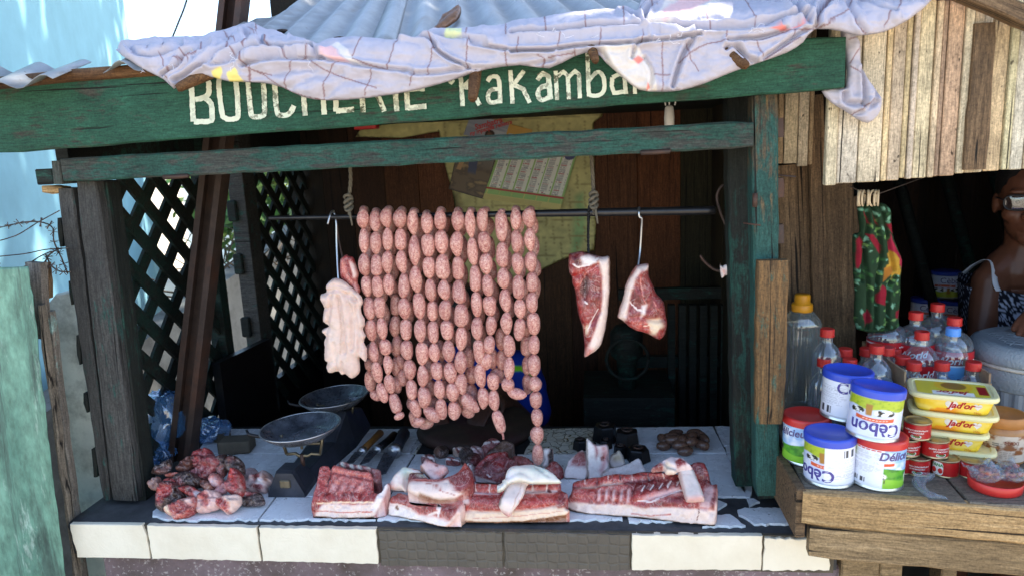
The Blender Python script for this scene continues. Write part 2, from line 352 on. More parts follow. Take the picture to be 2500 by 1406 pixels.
def prism(mb, top, depth, matid=0, col=None, b=.0012):
    """polygon of world points extruded by vector depth (pointing into the body), edges slightly eased"""
    P = [Vector(p) for p in top]; c = sum(P, Vector())/len(P); d = Vector(depth); n = len(P); nd = d.normalized()
    r1 = [p+(c-p).normalized()*b for p in P]; r2 = [p+nd*b for p in P]; r3 = [p+d for p in P]
    v = r1+r2+r3; f = [tuple(range(n))]
    for k in (0, 1):
        for j in range(n): f.append((k*n+j, (k+1)*n+j, (k+1)*n+(j+1) % n, k*n+(j+1) % n))
    mb.add([tuple(x) for x in v], f, matid, False, col)
def rough(poly, amp, step, seed=0, only=None):
    out = []; n = len(poly)
    for k in range(n):
        a, b = np.array(poly[k], float), np.array(poly[(k+1) % n], float); L = np.hypot(*(b-a)); m = max(1, int(L/step)); nr = np.array([-(b-a)[1], (b-a)[0]])/max(L, 1e-6)
        am = amp if (only is None or k in only) else amp*.12
        for j in range(m):
            w = random.uniform(-am, am) if j else 0
            out.append(tuple(a+(b-a)*j/m+nr*w))
    return out
m_tile, nt, b_ = newmat('white_glazed_tile', (.7, .72, .74), .22, 0, .5); g = G(nt)
c = g.mix(g.ramp(g.noise(g.coord(), 16, 6, .7), [(.45, 0.0), (.8, .7)]), (.80, .81, .82), (.62, .63, .63)); c = g.mix(g.ramp(g.noise(g.coord(), 60, 4, .75, .8), [(.62, 0.0), (.70, .8)]), c, (.15, .10, .08))
vor = g.n('ShaderNodeTexVoronoi', feature='DISTANCE_TO_EDGE', i_Vector=g.n('ShaderNodeVectorMath', operation='ADD', i_0=g.coord(rand=False), i_1=g.n('ShaderNodeVectorMath', operation='SCALE', i_0=g.n('ShaderNodeTexNoise', i_Scale=25.0).outputs['Color'], i_3=.02).outputs[0]).outputs[0], i_Scale=42.0)
crk = g.ramp(vor.outputs[0], [(.02, 1.0), (.06, 0.0)]); sp = g.n('ShaderNodeSeparateXYZ', i_0=g.coord(rand=False))
mx = g.n('ShaderNodeMath', operation='MULTIPLY', i_0=crk, i_1=g.col()).outputs[0]
inv = g.n('ShaderNodeMath', operation='SUBTRACT', i_0=1.0, i_1=g.n('ShaderNodeSeparateColor', i_0=g.col()).outputs[1]).outputs[0]
mx = g.n('ShaderNodeMath', operation='MULTIPLY', i_0=crk, i_1=inv).outputs[0]; c = g.mix(mx, c, (.05, .035, .02)); c = g.mix(inv, c, g.mix(1.0, c, (.72, .68, .58), 'MULTIPLY')); g.to(c, b_)
g.bump(g.noise(g.coord(), 30, 3, .5), b_, .12, .002); g.to(g.ramp(g.noise(g.coord(), 22, 4, .6), [(.3, .12), (.7, .4)]), b_, 'Roughness')
mb = MB(); ZT = Z0+.005
def tl(poly, amp=.4, only=None, seed=0, cracked=False):
    P = [PZ(x, y, ZT) for x, y in rough(poly, amp, 9, seed, only)]
    ar = sum(P[k].x*P[(k+1) % len(P)].y - P[(k+1) % len(P)].x*P[k].y for k in range(len(P)))
    if ar < 0: P = P[::-1]
    prism(mb, P, (0, 0, -.005), 0, (1, 0, 1) if cracked else (1, 1, 1), .0006)
vx = lambda k, y: [(626+(1270-y)*.80), (916+(1268-y)*.60), (1222+(1268-y)*.24), (1523+(1272-y)*-.10), (1835+(1215-y)*-.55)][k]
Ya, Yb, Yc, Yd = 1046, 1107, 1212, 1264
g2 = 2.4
tl([(372, 1258), (385, 1228), (410, 1213), (vx(0, Yc)-g2, Yc+1), (vx(0, Yd)-g2, Yd+3), (560, 1268), (500, 1266), (440, 1268)], 4, [4, 5, 6, 7, 0, 1])
for k in range(3): tl([(vx(k, Yc)+g2, Yc+1), (vx(k+1, Yc)-g2, Yc+2), (vx(k+1, Yd)-g2, Yd+3), (vx(k, Yd)+g2, Yd+3)], 3, [2])
tl([(vx(3, Yc)+g2, Yc+1), (1742, Yc+2), (1775, 1228), (1735, 1252), (1670, 1258), (1640, 1270), (1536, 1272)], 3, [3, 4, 5])
tl([(420, 1209), (470, 1109), (vx(0, Yb)-g2, Yb+1), (vx(0, Yc)-g2, Yc-1.5)], 1)
for k in range(4): tl([(vx(k, Yb)+g2, Yb+1), (vx(k+1, Yb)-g2, Yb+1), (vx(k+1, Yc)-g2, Yc-1.5), (vx(k, Yc)+g2, Yc-1.5)], .6)
tl([(480, 1104), (520, 1046), (vx(0, Ya)-g2, Ya), (vx(0, Yb)-g2, Yb-1.5)], .6)
tl([(vx(0, Ya)+g2, Ya), (vx(1, Ya)-g2, Ya), (vx(1, Yb)-g2, Yb-1.5), (vx(0, Yb)+g2, Yb-1.5)], .6)
tl([(vx(1, Ya)+g2, Ya), (1030, Ya), (1015, 1075), (1005, 1090), (1000, Yb-1.5), (vx(1, Yb)+g2, Yb-1.5)], 4, [1, 2, 3], cracked=True)
tl([(1285, Ya), (1450, Ya-2), (1450, Yb-1.5), (1280, Yb-1.5), (1295, 1075)], 4, [3, 4], cracked=True)
tl([(1455, Ya-2), (vx(4, Ya)-g2, Ya-6), (vx(4, Yb)-g2, Yb-3), (1455, Yb-1.5)], .6)
for pl in ([(1648, 80), (1800, 85), (1850, 200), (1820, 270), (1740, 275)], [(1752, 282), (1830, 275), (1845, 340), (1768, 343)], [(1770, 352), (1890, 345), (2000, 450), (2030, 640), (2005, 800), (1962, 803)], [(1972, 815), (2040, 812), (2105, 848), (1995, 890)],
           [(1875, 930), (1950, 905), (2410, 905), (2475, 1065), (2050, 1075), (1960, 1010), (1890, 980)], [(1670, 978), (1800, 972), (1880, 1025), (1960, 1088), (1520, 1100), (1600, 1080)]):
    tl(CR(pl), 2.2)
mb.build('top_tiling', m_tile, t)
m_ftile, nt, b_ = newmat('cream_glazed_tile', (.74, .68, .55), .3, 0, .4); g = G(nt); g.to(g.mix(g.ramp(g.noise(g.coord(), 7, 5, .7), [(.4, 0.0), (.75, .6)]), (.80, .72, .57), (.62, .53, .38)), b_)
g.bump(g.noise(g.coord(), 55, 4, .6, 2.0), b_, .30, .003)
m_btile, nt, b_ = newmat('brown_embossed_tile', (.07, .058, .042), .55); g = G(nt); g.to(g.mix(g.noise(g.coord(), 12, 5, .7), (.045, .038, .03), (.125, .105, .08)), b_)
vb = g.n('ShaderNodeTexVoronoi', feature='DISTANCE_TO_EDGE', i_Vector=g.coord((1, 1, 1), rand=False), i_Scale=46.0, i_Randomness=.25); g.bump(g.ramp(vb.outputs[0], [(.05, 0.0), (.16, 1.0)]), b_, .45, .003)
def ftile(poly, mat, amp=1.2, only=None, y=1.384):
    q = MB(); P = [PY(x, yy, y) for x, yy in rough(poly, amp, 12, 0, only)]; prism(q, P, (0, .012, 0), 0, None, .0015); q.build('front_tile', mat, t)
ftile([(170, 1279), (345, 1281), (358, 1310), (366, 1363), (188, 1360)], m_ftile, 2.2, [2, 4])
ftile([(358, 1282), (625, 1287), (637, 1369), (371, 1363)], m_ftile)
ftile([(631, 1288), (917, 1291), (923, 1376), (641, 1369)], m_ftile)
ftile([(924, 1294), (1226, 1298), (1228, 1386), (930, 1380)], m_btile, 1.5, y=1.387)
ftile([(1231, 1298), (1538, 1304), (1539, 1392), (1233, 1386)], m_btile, 1.5, y=1.387)
ftile([(1543, 1305), (1862, 1308), (1858, 1391), (1543, 1391)], m_ftile)
ftile([(1868, 1313), (2030, 1318), (2025, 1392), (1862, 1392)], m_ftile, 2)
mb = MB(); mb.box((-1.21, 1.391, .718), (.47, 1.40, .80)); mb.build('tile_bedding', m_mortar, t)
# ================================================================== STALL
st = thing('butcher_stall', 'green painted timber butcher stall with lettered sign board and corrugated iron roof', 'stall', (-.4, 1.7, 0))
sg = board('sign_board', (PY(-30, 291, 1.40)), PY(2066, 152, 1.40), .142, .028, (0, 0, 1), m_sign, st, .0014, .003, None, .05, .090)
board('crossbeam', PY(147, 416, 1.44), PY(1838, 329, 1.44), .0505, .05, (0, 0, 1), m_beam, st, .0012, .004)
mb = MB(); a = PY(112, 432, 1.46); mb.box((a.x-.018, 1.452, a.z-.017), (a.x+.022, 1.60, a.z+.017), 0, b=.002); mb.build('beam_end', m_dark, st)
board('beam_end', PY(133, 392, 1.447), PY(140, 452, 1.447), .022, .06, (1, 0, 0), m_beam, st, .001)
board('beam_end', PY(100, 463, 1.49), PY(150, 463, 1.49), .018, .03, (0, 0, 1), m_shelf, st, .002)
board('post', PY(157, 462, 1.480), PY(259, 1222, 1.480), .040, .05, (1, 0, 0), m_post, st, .0014, .004, None, .04, .022)
pm = board('post', PY(209, 446, 1.474), PY(303, 1224, 1.474), .052, .075, (1, 0, 0), m_post, st, .0014, .005, None, .04, .066)
board('post', PY(249, 446, 1.50), PY(346, 1230, 1.50), .022, .05, (1, 0, 0), m_dark, st, .001, .003, None, .05, .022)
for px, y0, y1 in ((142, 535, 603), (168, 690, 747), (188, 820, 890), (205, 960, 1010), (225, 1100, 1165)):
    board('hinge_block', PY(px, y0, 1.484), PY(px+5, y1, 1.484), .010, .02, (1, 0, 0), m_dark, st, .002, .004, None, .02)
board('post', PY(1868, 232, 1.455), PY(1876, 1213, 1.455), .0485, .05, (1, 0, 0), m_postR, st, .0014, .004)
board('post', PY(1812, 235, 1.56), PY(1830, 1190, 1.56), .062, .06, (1, 0, 0), m_dark, st, .0015, .004)
board('post_foot', PY(1880, 1120, 1.50), PY(1888, 1212, 1.50), .07, .05, (1, 0, 0), m_dark, st, .003, .006)
board('patch_board', PY(1889, 637, 1.425), PY(1879, 1031, 1.425), .062, .022, (1, 0, 0), m_remn, st, .002, .003, None, .03, .056)
for y in (313, 458, 572): board('hinge', PY(1906, y-24, 1.465), PY(1907, y+24, 1.465), .014, .02, (1, 0, 0), m_iron, st, .0005, .002, None, .02)
for x, y in ((430, 432), (1600, 372), (1843, 487)):
    mb = MB(); p = PY(x, y, 1.44 if x < 1800 else 1.452)
    if x < 1800: mb.tube([p+Vector((-.028, 0, 0)), p+Vector((.0, 0, 0)), p+Vector((.028, 0, .001))], .005, 8); mb.box((p.x-.03, p.y, p.z), (p.x+.03, p.y+.03, p.z+.003))
    else: mb.tube([p+Vector((0, 0, -.015)), p+Vector((0, 0, .012))], .005, 8)
    mb.build('hinge', m_iron, st)
mb = MB()
for x, y, Y in ((1900, 428, 1.452), (1815, 545, 1.45), (2285, 0, 1.45)):
    p = PY(x, y, Y); mb.tube([p, p+Vector((.03, -.012, -.004))], .0016, 6)
mb.build('nail', m_iron, st)
# lettering: hand painted strokes
m_letter, nt, b_ = newmat('worn_cream_lettering', (.7, .68, .55), .7); g = G(nt)
k = g.ramp(g.noise(g.coord((60, 60, 60)), 1.0, 7, .75), [(.44, 0.0), (.50, 1.0)]); k2 = g.ramp(g.noise(g.coord((9, 9, 9)), 1.0, 3, .5), [(.40, 0.0), (.62, 1.0)])
k = g.n('ShaderNodeMath', operation='MAXIMUM', i_0=k, i_1=k2).outputs[0]
g.to(g.mix(k, (.07, .075, .04), g.mix(g.noise(g.coord((14, 14, 14)), 1.0, 4, .6), (.50, .62, .50), (.80, .74, .56))), b_)
STR = [(S1, 40, [[(1395, 575), (1412, 890)], [(1400, 600), (1450, 582), (1515, 590), (1525, 640), (1520, 690), (1490, 715), (1425, 730)], [(1500, 722), (1540, 760), (1548, 850), (1535, 885), (1415, 892)]]),
       (S1, 38, [[(1640, 560), (1598, 600), (1620, 820), (1645, 866), (1705, 872), (1738, 835), (1722, 600), (1690, 565), (1640, 560)], [(1808, 570), (1832, 820), (1858, 855), (1908, 850), (1932, 810), (1922, 570)]]),
       (S4, 38, [[(330, 540), (290, 480), (235, 480), (205, 530), (222, 790), (250, 826), (312, 816), (345, 758)], [(395, 480), (425, 830)], [(535, 470), (562, 822)], [(410, 660), (545, 650)]]),
       (S4, 38, [[(775, 470), (640, 480), (645, 800)], [(645, 797), (775, 785)], [(645, 650), (755, 640)], [(815, 460), (840, 806)], [(820, 470), (900, 470), (915, 560), (830, 640), (900, 640), (945, 690), (990, 800)], [(1055, 450), (1080, 798)]]),
       (S4, 38, [[(1260, 440), (1140, 450), (1158, 790)], [(1158, 775), (1292, 762)], [(1140, 640), (1280, 636)]]),
       (S4, 20, [[(1445, 575), (1470, 600), (1490, 575)]]),
       (S4, 32, [[(1530, 460), (1552, 762)], [(1535, 470), (1610, 480), (1620, 560), (1560, 620), (1610, 640), (1672, 755)], [(1728, 585), (1755, 552), (1800, 555), (1812, 600), (1820, 742)], [(1812, 640), (1755, 645), (1732, 690), (1750, 735), (1812, 725)],
                 [(1892, 505), (1908, 745)], [(1990, 508), (1915, 610), (1985, 640), (2030, 738)], [(2085, 575), (2115, 540), (2160, 545), (2172, 600), (2182, 712)], [(2172, 620), (2112, 630), (2088, 670), (2110, 715), (2175, 700)]]),
       (S5, 27, [[(165, 490), (200, 470), (232, 490), (242, 642)], [(235, 550), (190, 560), (168, 600), (190, 645), (238, 625)], [(280, 458), (290, 645)], [(285, 500), (330, 462), (358, 490), (366, 640)], [(362, 500), (405, 458), (430, 480), (436, 634)]]),
       (S5, 27, [[(484, 340), (494, 622)], [(494, 520), (550, 465), (588, 500), (590, 585), (545, 618), (498, 612)], [(645, 500), (640, 555), (655, 600), (720, 592)], [(645, 500), (690, 478), (722, 490), (732, 606)], [(786, 480), (790, 606)], [(1000, 470), (1012, 588)]])]
mb = MB()
sa, sb2 = PY(-30, 291, 1.40), PY(2066, 152, 1.40)
for wk, (conv, w, strokes) in enumerate(STR):
    if wk in (5, 6, 7): mb.build('painted_lettering', m_letter, sg); mb = MB()
    s_ = {S1: 2.991, S4: 2.929, S5: 2.6316}[conv]; wp = w/s_
    for line in strokes:
        L = conv(line); Q = catmull(L, 5, False) if len(L) > 4 else np.array(L, float)
        P2 = [Q[0]]
        for k in range(1, len(Q)):
            m = max(1, int(np.hypot(*(Q[k]-Q[k-1]))/4))
            for j in range(1, m+1): P2.append(Q[k-1]+(Q[k]-Q[k-1])*j/m)
        P2 = np.array(P2); T = np.gradient(P2, axis=0); T /= np.linalg.norm(T, axis=1)[:, None]+1e-9; Nn = np.stack([-T[:, 1], T[:, 0]], 1); v = []; f = []
        y = 1.3982 - .0004*random.random()
        for k in range(len(P2)):
            for sgn in (-1, 1):
                p = P2[k]+Nn[k]*sgn*(wp/2*random.uniform(.86, 1.1)); v.append(tuple(PY(p[0], p[1], y)))
        for k in range(len(P2)-1): f.append((2*k, 2*k+2, 2*k+3, 2*k+1))
        mb.add(v, f)
lo = mb.build('painted_lettering', m_letter, sg)
# roof
m_zinc, nt, b_ = newmat('old_galvanised_iron', (.42, .46, .50), .45, .35, .5); g = G(nt)
c = g.mix(g.ramp(g.noise(g.coord(), 6, 6, .7), [(.35, 0.0), (.7, 1.0)]), (.24, .26, .28), (.40, .42, .44)); c = g.mix(g.ramp(g.noise(g.coord((9, 1.2, 1)), 1.4, 6, .7), [(.56, 0.0), (.72, .6)]), c, (.24, .17, .10)); c = g.mix(g.ramp(g.noise(g.coord(), 70, 3, .7), [(.66, 0.0), (.74, .6)]), c, (.12, .09, .06)); g.to(g.mix(1.0, c, g.col(), 'MULTIPLY'), b_)
RS = .325
def roof_pt(x, v, dz=0.0, y0=1.365, z0=1.792): return (x-.20*v, y0+v, z0+RS*v+dz)
def corr(name, x0, x1, v0, v1, lift, amp=.011, pitch=.076, ph=0.0, parent=None, wob=.0, cut=0.0):
    nx = int((x1-x0)/pitch*8); nv = max(3, int((v1-v0)/.08)); V = []; Fc = []; cw = []
    for j in range(nv+1):
        v = v0+(v1-v0)*j/nv
        for i in range(nx+1):
            xa = x0+cut*min(v, .6); x = xa+(x1-xa)*i/nx; e = wob*math.sin(x*23+1)*(1-j/nv)
            cw.append(.62+.38*min(1, max(0, .5+.9*math.cos(2*math.pi*(x/pitch)+ph)))); V.append(roof_pt(x, v+.004*math.sin(x*9), lift+amp*math.cos(2*math.pi*(x/pitch)+ph)+e))  # valleys darker: corrugation shading painted into the colour, along with rusty dirt
    for j in range(nv):
        for i in range(nx): a = j*(nx+1)+i; Fc.append((a, a+1, a+nx+2, a+nx+1))
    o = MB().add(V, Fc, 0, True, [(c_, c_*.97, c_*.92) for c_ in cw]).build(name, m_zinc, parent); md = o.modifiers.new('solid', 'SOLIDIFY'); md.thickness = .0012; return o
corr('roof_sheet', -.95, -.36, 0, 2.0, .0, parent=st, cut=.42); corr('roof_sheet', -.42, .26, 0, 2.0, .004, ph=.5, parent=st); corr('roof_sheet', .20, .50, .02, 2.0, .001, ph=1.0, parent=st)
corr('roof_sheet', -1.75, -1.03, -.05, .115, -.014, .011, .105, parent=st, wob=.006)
mb = MB(); mb.box((-1.25, 1.52, 1.715), (.46, 2.9, 1.725)); mb.box((-1.25, 2.88, 0), (.46, 2.9, 1.72)); mb.build('ceiling_and_backing', m_dark, st)  # ceiling, plus an added backing that stops light through back wall gaps
mb = MB(); a = PY(-40, 208, 1.40); b = PY(420, 168, 1.40); mb.tube([a, (a+b)/2+Vector((0, 0, .003)), b], .013, 9); mb.build('roof_pole', m_bamboo, st)
for tip, root, r in (((431, 217), (520, 178), .0105), ((1153, 246), (1162, 170), .0105), ((1455, 152), (1440, 110), .008), ((1824, 163), (1762, 120), .010)):
    a = PY(*tip, 1.325); b = PY(*root, 1.36); mb = MB(); d = (b-a); mb.tube([a, a+d*.08, a+d*.5+Vector((0, 0, .002)), b, b+d*.8], [r*.6, r*.85, r*1.1, r, r], 9); mb.build('rafter', m_bamboo, st)
for x in (-.55, -.1, .2): 
    mb = MB(); mb.tube([roof_pt(x, .14, -.032), roof_pt(x, 1.6, -.032)], .02, 8); mb.build('rafter', m_dark, st)
for x, y in ((690, 82), (830, 101)):
    d = ray(x, y); 
    tt = (1.792+RS*(0-1.365)-CAM.z)/(d.z-RS*d.y); p = CAM+d*tt; mb = MB(); mb.lathe([(.002, .016), (.012, .014), (.013, .009), (.004, .008), (.004, -.01)], 12); mb.build('roof_nail', m_iron, st, Matrix.Translation(p+Vector((0, 0, -.007))))
# steel post through the roof
def lean(x, y, Y): return PY(x, y, Y)
a, b = PZ(455, 1128, Z0), PY(536, 420, 1.80); d = (b-a)/(b.z-a.z); topz = 2.35; M = frame(a, d, (1, 0, 0)); mb = MB(); Lp = (topz-a.z)*d.length
for lo_, hi_ in (((0, .0, -.030), (Lp, .004, .030)), ((0, .004, -.030), (Lp, .040, -.026)), ((0, .004, .026), (Lp, .040, .030)), ((0, .040, -.030), (Lp, .043, -.014)), ((0, .040, .014), (Lp, .043, .030))): mb.box(lo_, hi_)
mb.build('steel_post', m_iron, st, M)
# lattice on the left side
def lattice(name, y0, y1, z0, z1, X, pitch, w):
    mb = MB()
    for layer, sgn in ((0, 1), (1, -1)):
        x = X+layer*.011
        for k in range(-40, 60):
            c0 = k*pitch; pts = []
            for yy in (y0, y1):
                zz = c0 + sgn*(yy-y0); pts.append((yy, zz))
            (ya, za), (yb, zb) = pts
            def clip(t0, t1, pa, pb, lo, hi):
                for side in (0, 1):
                    da = (pa-lo) if side == 0 else (hi-pa); db = (pb-lo) if side == 0 else (hi-pb)
                    if da < 0 and db < 0: return None
                    if da < 0: t0 = max(t0, da/(da-db))
                    if db < 0: t1 = min(t1, da/(da-db))
                return (t0, t1) if t1-t0 > .02 else None
            r = clip(0, 1, za-z0, zb-z0, 0, z1-z0)
            if not r: continue
            pa = Vector((x, ya+(yb-ya)*r[0], za+(zb-za)*r[0])); pb = Vector((x, ya+(yb-ya)*r[1], za+(zb-za)*r[1]))
            if (pb-pa).length < .03: continue
            mb.box((0, -.0045, -w/2), ((pb-pa).length, .0045, w/2), 0, None, frame(pa, pb-pa, Vector((0, 0, 1))))
    return mb.build(name, m_lat, st)
lattice('lattice_panel', 1.53, 2.08, .80, 1.60, -1.185, .125, .036)
lattice('lattice_panel', 2.40, 2.90, .72, 1.60, -1.185, .115, .032)
mb = MB(); mb.box((-1.205, 2.06, .78), (-1.155, 2.105, 1.72), b=.002); mb.build('post', m_lat, st)
mb = MB(); mb.box((-1.215, 2.30, 0), (-1.16, 2.385, 1.75), b=.002); mb.build('post', m_post, st)
for z in (1.40, 1.22, 1.0): mb = MB(); mb.box((-1.222, 2.285, z), (-1.19, 2.302, z+.07), b=.004); mb.build('hinge_block', m_dark, st)
mb = MB(); mb.box((-1.23, 2.88, 0), (-1.15, 2.95, 1.8), b=.002); mb.build('post', m_dark, st)
mb = MB(); mb.box((-1.21, 1.53, 1.60), (-1.18, 2.9, 1.76)); mb.build('header_blocker', m_dark, st)  # added dark board that shuts out daylight above the lattice
mb = MB(); a = PX(525, 900, -1.12); b = PX(640, 838, -1.12)
mb.add([(-1.12, a.y+.03, a.z+.01), (-1.12, b.y+.06, b.z), (-1.12, b.y+.06, 0), (-1.12, a.y+.03, 0), (-1.145, a.y+.03, a.z+.01), (-1.145, b.y+.06, b.z), (-1.145, b.y+.06, 0), (-1.145, a.y+.03, 0)], [(0, 1, 2, 3), (5, 4, 7, 6), (4, 5, 1, 0), (3, 2, 6, 7), (1, 5, 6, 2), (4, 0, 3, 7)]); mb.box((-1.205, 2.28, 0), (-1.18, 2.95, .80)); mb.build('side_panel', m_black, st)
# inside walls: separate planks on one wall
def plank_wall(name, xs, y, z0, z1, mat, parent, tints, axis='x', th=.02, jy=.004):
    mb = MB()
    for k in range(len(xs)-1):
        d = random.uniform(-jy, jy); lo, hi = xs[k]+.0005, xs[k+1]-.0005; zz = z1 if not hasattr(z1, '__len__') else z1[k]
        if axis == 'x': mb.box((lo, y+d, z0), (hi, y+d+th, zz), 0, tints[k % len(tints)], b=.0015)
        else: mb.box((y+d, lo, z0), (y+d+th, hi, zz), 0, tints[k % len(tints)], b=.0015)
    return mb.build(name, mat, parent)
xs = [-1.25, -1.10, -.98, -.84, -.70, -.56, -.42, -.26, -.10, .0, .17, .335, .47, .62, .78]
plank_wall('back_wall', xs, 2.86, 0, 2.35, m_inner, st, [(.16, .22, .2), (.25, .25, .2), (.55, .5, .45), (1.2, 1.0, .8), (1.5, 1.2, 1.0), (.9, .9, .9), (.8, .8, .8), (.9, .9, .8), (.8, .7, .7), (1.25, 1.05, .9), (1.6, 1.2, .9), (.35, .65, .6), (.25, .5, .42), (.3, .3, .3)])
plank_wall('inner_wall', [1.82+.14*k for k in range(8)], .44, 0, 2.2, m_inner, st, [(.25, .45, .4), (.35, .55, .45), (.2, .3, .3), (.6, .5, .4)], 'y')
mb = MB(); mb.box((-1.25, 1.95, 0.02), (.46, 2.85, .04)); mb.build('floor_boards', m_dark, st)
# ================================================================== NEIGHBOURING KIOSK (right)
ki = thing('kiosk', 'weathered plank kiosk with timber counter and cream board front, right of the green stall', 'kiosk', (.9, 1.6, 0))
CR1 = (1, .98, .9); OC = (1, .90, .70); GR = (.84, .77, .67); BR = (.64, .54, .43); WH = (1.0, 1.0, 1.0)
bx = [2012, 2040, 2092, 2148, 2163, 2195, 2210, 2225, 2262, 2278, 2292, 2330, 2352, 2376, 2400, 2442, 2462, 2496, 2530, 2580]
tn = [CR1, WH, CR1, OC, GR, OC, WH, CR1, CR1, BR, GR, WH, GR, WH, GR, CR1, WH, CR1, WH]
mb = MB()
for k in range(len(bx)-1):
    y0 = 452-(bx[k]-2012)*.082+random.uniform(-2.5, 2.5); p = PY(bx[k], y0, 1.46); q_ = PY(bx[k+1], y0, 1.46); d = random.uniform(-.004, .003)
    mb.box((p.x+.0008, 1.46+d, p.z), (q_.x-.0008, 1.478+d, 2.06), 0, tuple(c*random.uniform(.9, 1.06) for c in tn[k]), b=.0016)
mb.build('plank_front', m_plank, ki)
board('loose_plank', PY(2408, 60, 1.447), PY(2380, 418, 1.447), .036, .012, (1, 0, 0), m_kiosk, ki, .0015, .002, (2.2, 1.9, 1.6), .03, .042)
board('batten', PY(1992, 232, 1.78), PY(2012, 1130, 1.78), .036, .018, (1, 0, 0), m_kiosk, ki, .001, .003)
mb = MB(); 
for x0, x1, tnt in ((1898, 1912, BR), (1913, 1946, CR1), (1947, 1972, WH), (1973, 1984, BR)):
    a, b = PY(x0, 404, 1.74), PY(x1, 404, 1.74); mb.box((a.x, 1.74, a.z+random.uniform(-.004, .004)), (b.x-.001, 1.755, 1.85), 0, tnt, b=.0012)
mb.build('plank_front', m_plank, ki)
board('wall_plank', PY(1938, 402, 1.80), PY(1962, 1130, 1.80), .078, .02, (1, 0, 0), m_kiosk, ki, .0015, .003)
board('wall_plank', PY(2046, 430, 1.79), PY(2062, 1100, 1.79), .068, .02, (1, 0, 0), m_kiosk, ki, .0015, .003)
board('wall_plank', PY(2092, 480, 1.83), PY(2105, 700, 1.83), .036, .02, (1, 0, 0), m_kiosk, ki, .004, .003)
board('roof_beam', PY(2290, -58, 1.40), PY(3000, 245, 1.40), .03, .04, (0, 0, 1), m_kiosk, ki, .001)
# shelf
SZ = .939
for a, b, z in (((.385, 1.302), (.655, 1.272), 0), ((.659, 1.272), (.98, 1.236), .0015)):
    mb = MB(); P_ = [(a[0], a[1]), (b[0], b[1]), (b[0]+.05, 1.95), (a[0]+.05, 1.95)]; mb.loft([[(x, y, SZ-.025+z) for x, y in P_], [(x, y, SZ-.002+z) for x, y in P_], [(x+(.002 if i in (0, 3) else -.002), y+(.002 if i < 2 else -.002), SZ+z) for i, (x, y) in enumerate(P_)]], 0, False); mb.build('shelf_board', m_shelft, ki)
board('fascia_board', PY(1962, 1242, 1.297), (.99, 1.232, .895), .068, .022, (0, 0, 1), m_shelf, ki, .0016, .004)
board('fascia_board', PY(1977, 1323, 1.305), (1.0, 1.242, .825), .066, .03, (0, 0, 1), m_shelf2, ki, .0016, .004)
mb = MB(); mb.box((.368, 1.305, .845), (.386, 1.80, .945), b=.002); mb.build('side_board', m_kiosk, ki)
for x0, x1, Y in ((2055, 2150, 1.40), (2150, 2206, 1.40), (2300, 2340, 1.6)):
    a, b = PY(x0, 1380, Y), PY(x1, 1380, Y); mb = MB(); mb.box((a.x, Y, 0), (b.x-.001, Y+.06, .82), b=.003); mb.build('leg', m_shelf2, ki, None)
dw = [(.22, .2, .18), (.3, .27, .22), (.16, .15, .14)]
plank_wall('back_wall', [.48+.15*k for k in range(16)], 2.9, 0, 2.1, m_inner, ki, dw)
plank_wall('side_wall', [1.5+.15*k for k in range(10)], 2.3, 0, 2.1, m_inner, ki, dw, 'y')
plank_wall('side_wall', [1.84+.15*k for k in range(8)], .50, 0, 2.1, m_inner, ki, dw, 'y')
mb = MB(); mb.box((.42, 1.40, 2.07), (2.4, 3.0, 2.09)); mb.build('roof', m_iron, ki)
plank_wall('front_wall', [1.06+.12*k for k in range(11)], 1.47, 0, 2.06, m_plank, ki, [BR, GR, (.5, .42, .34)])
for k in range(7):
    x = 1.0+.16*k; mb = MB(); mb.tube([(x-.12, 2.6, .9), (x-.28, 2.75, 1.6)], .02, 6); mb.build('wall_prop', m_dark, ki)
# ================================================================== LEFT FENCE
m_gsheet, nt, b_ = newmat('faded_green_sheet_metal', (.25, .42, .34), .55, .1); g = G(nt)
c = g.mix(g.ramp(g.noise(g.coord((3, 3, 1)), 2.2, 6, .7), [(.3, 0.0), (.7, 1.0)]), (.06, .165, .12), (.20, .37, .27)); c = g.mix(g.ramp(g.noise(g.coord((18, 18, 2)), 1.0, 6, .7), [(.50, 0.0), (.62, .8)]), c, (.04, .07, .058)); c = g.mix(g.ramp(g.noise(g.coord((30, 30, 6)), 1.0, 5, .7), [(.58, 0.0), (.66, .7)]), c, (.40, .52, .44)); c = g.mix(g.ramp(g.noise(g.coord(), 7, 6, .75), [(.62, 0.0), (.72, .8)]), c, (.16, .11, .07)); c = g.mix(1.0, c, g.ramp(g.noise(g.coord((1, 1, .35)), 55, 5, .7), [(.34, .6), (.66, 1.25)]), 'MULTIPLY'); g.to(c, b_); g.bump(g.noise(g.coord((1, 1, .4)), 14, 5, .6), b_, .5, .012)
m_grey = wood('grey_fence_timber', (.05, .04, .035), (.18, .15, .12), (.30, .27, .22), (.20, .30, .26), .25, crack=.6)
fe = thing('fence', 'fence of a faded green metal sheet and grey boards left of the stall', 'fence', (-1.3, 1.4, 0))
mb = MB(); V = []; Fc = []; n = 26
edge = catmull([(62, 652), (70, 700), (88, 800), (100, 900), (118, 1010), (130, 1110), (146, 1240), (162, 1420)], 4, False)
for k, (x, y) in enumerate(edge):
    p = PY(x+random.uniform(-2, 2), y, 1.36)
    for j in range(16): s = j/15; V.append((p.x-.62*s, 1.36+.012*math.sin(s*38)+.01*math.sin(p.z*5+s*3), p.z+(.002*math.sin(s*60) if k == 0 else 0)))
for j in range(16): s = j/15; V.append((PY(164, 1420, 1.36).x-.62*s, 1.36+.012*math.sin(s*38), 0))
for k in range(len(edge)):
    for j in range(15): a = k*16+j; Fc.append((a, a+1, a+17, a+16))
o = mb.add(V, Fc, 0, True).build('metal_sheet', m_gsheet, fe); o.modifiers.new('s', 'SOLIDIFY').thickness = .002
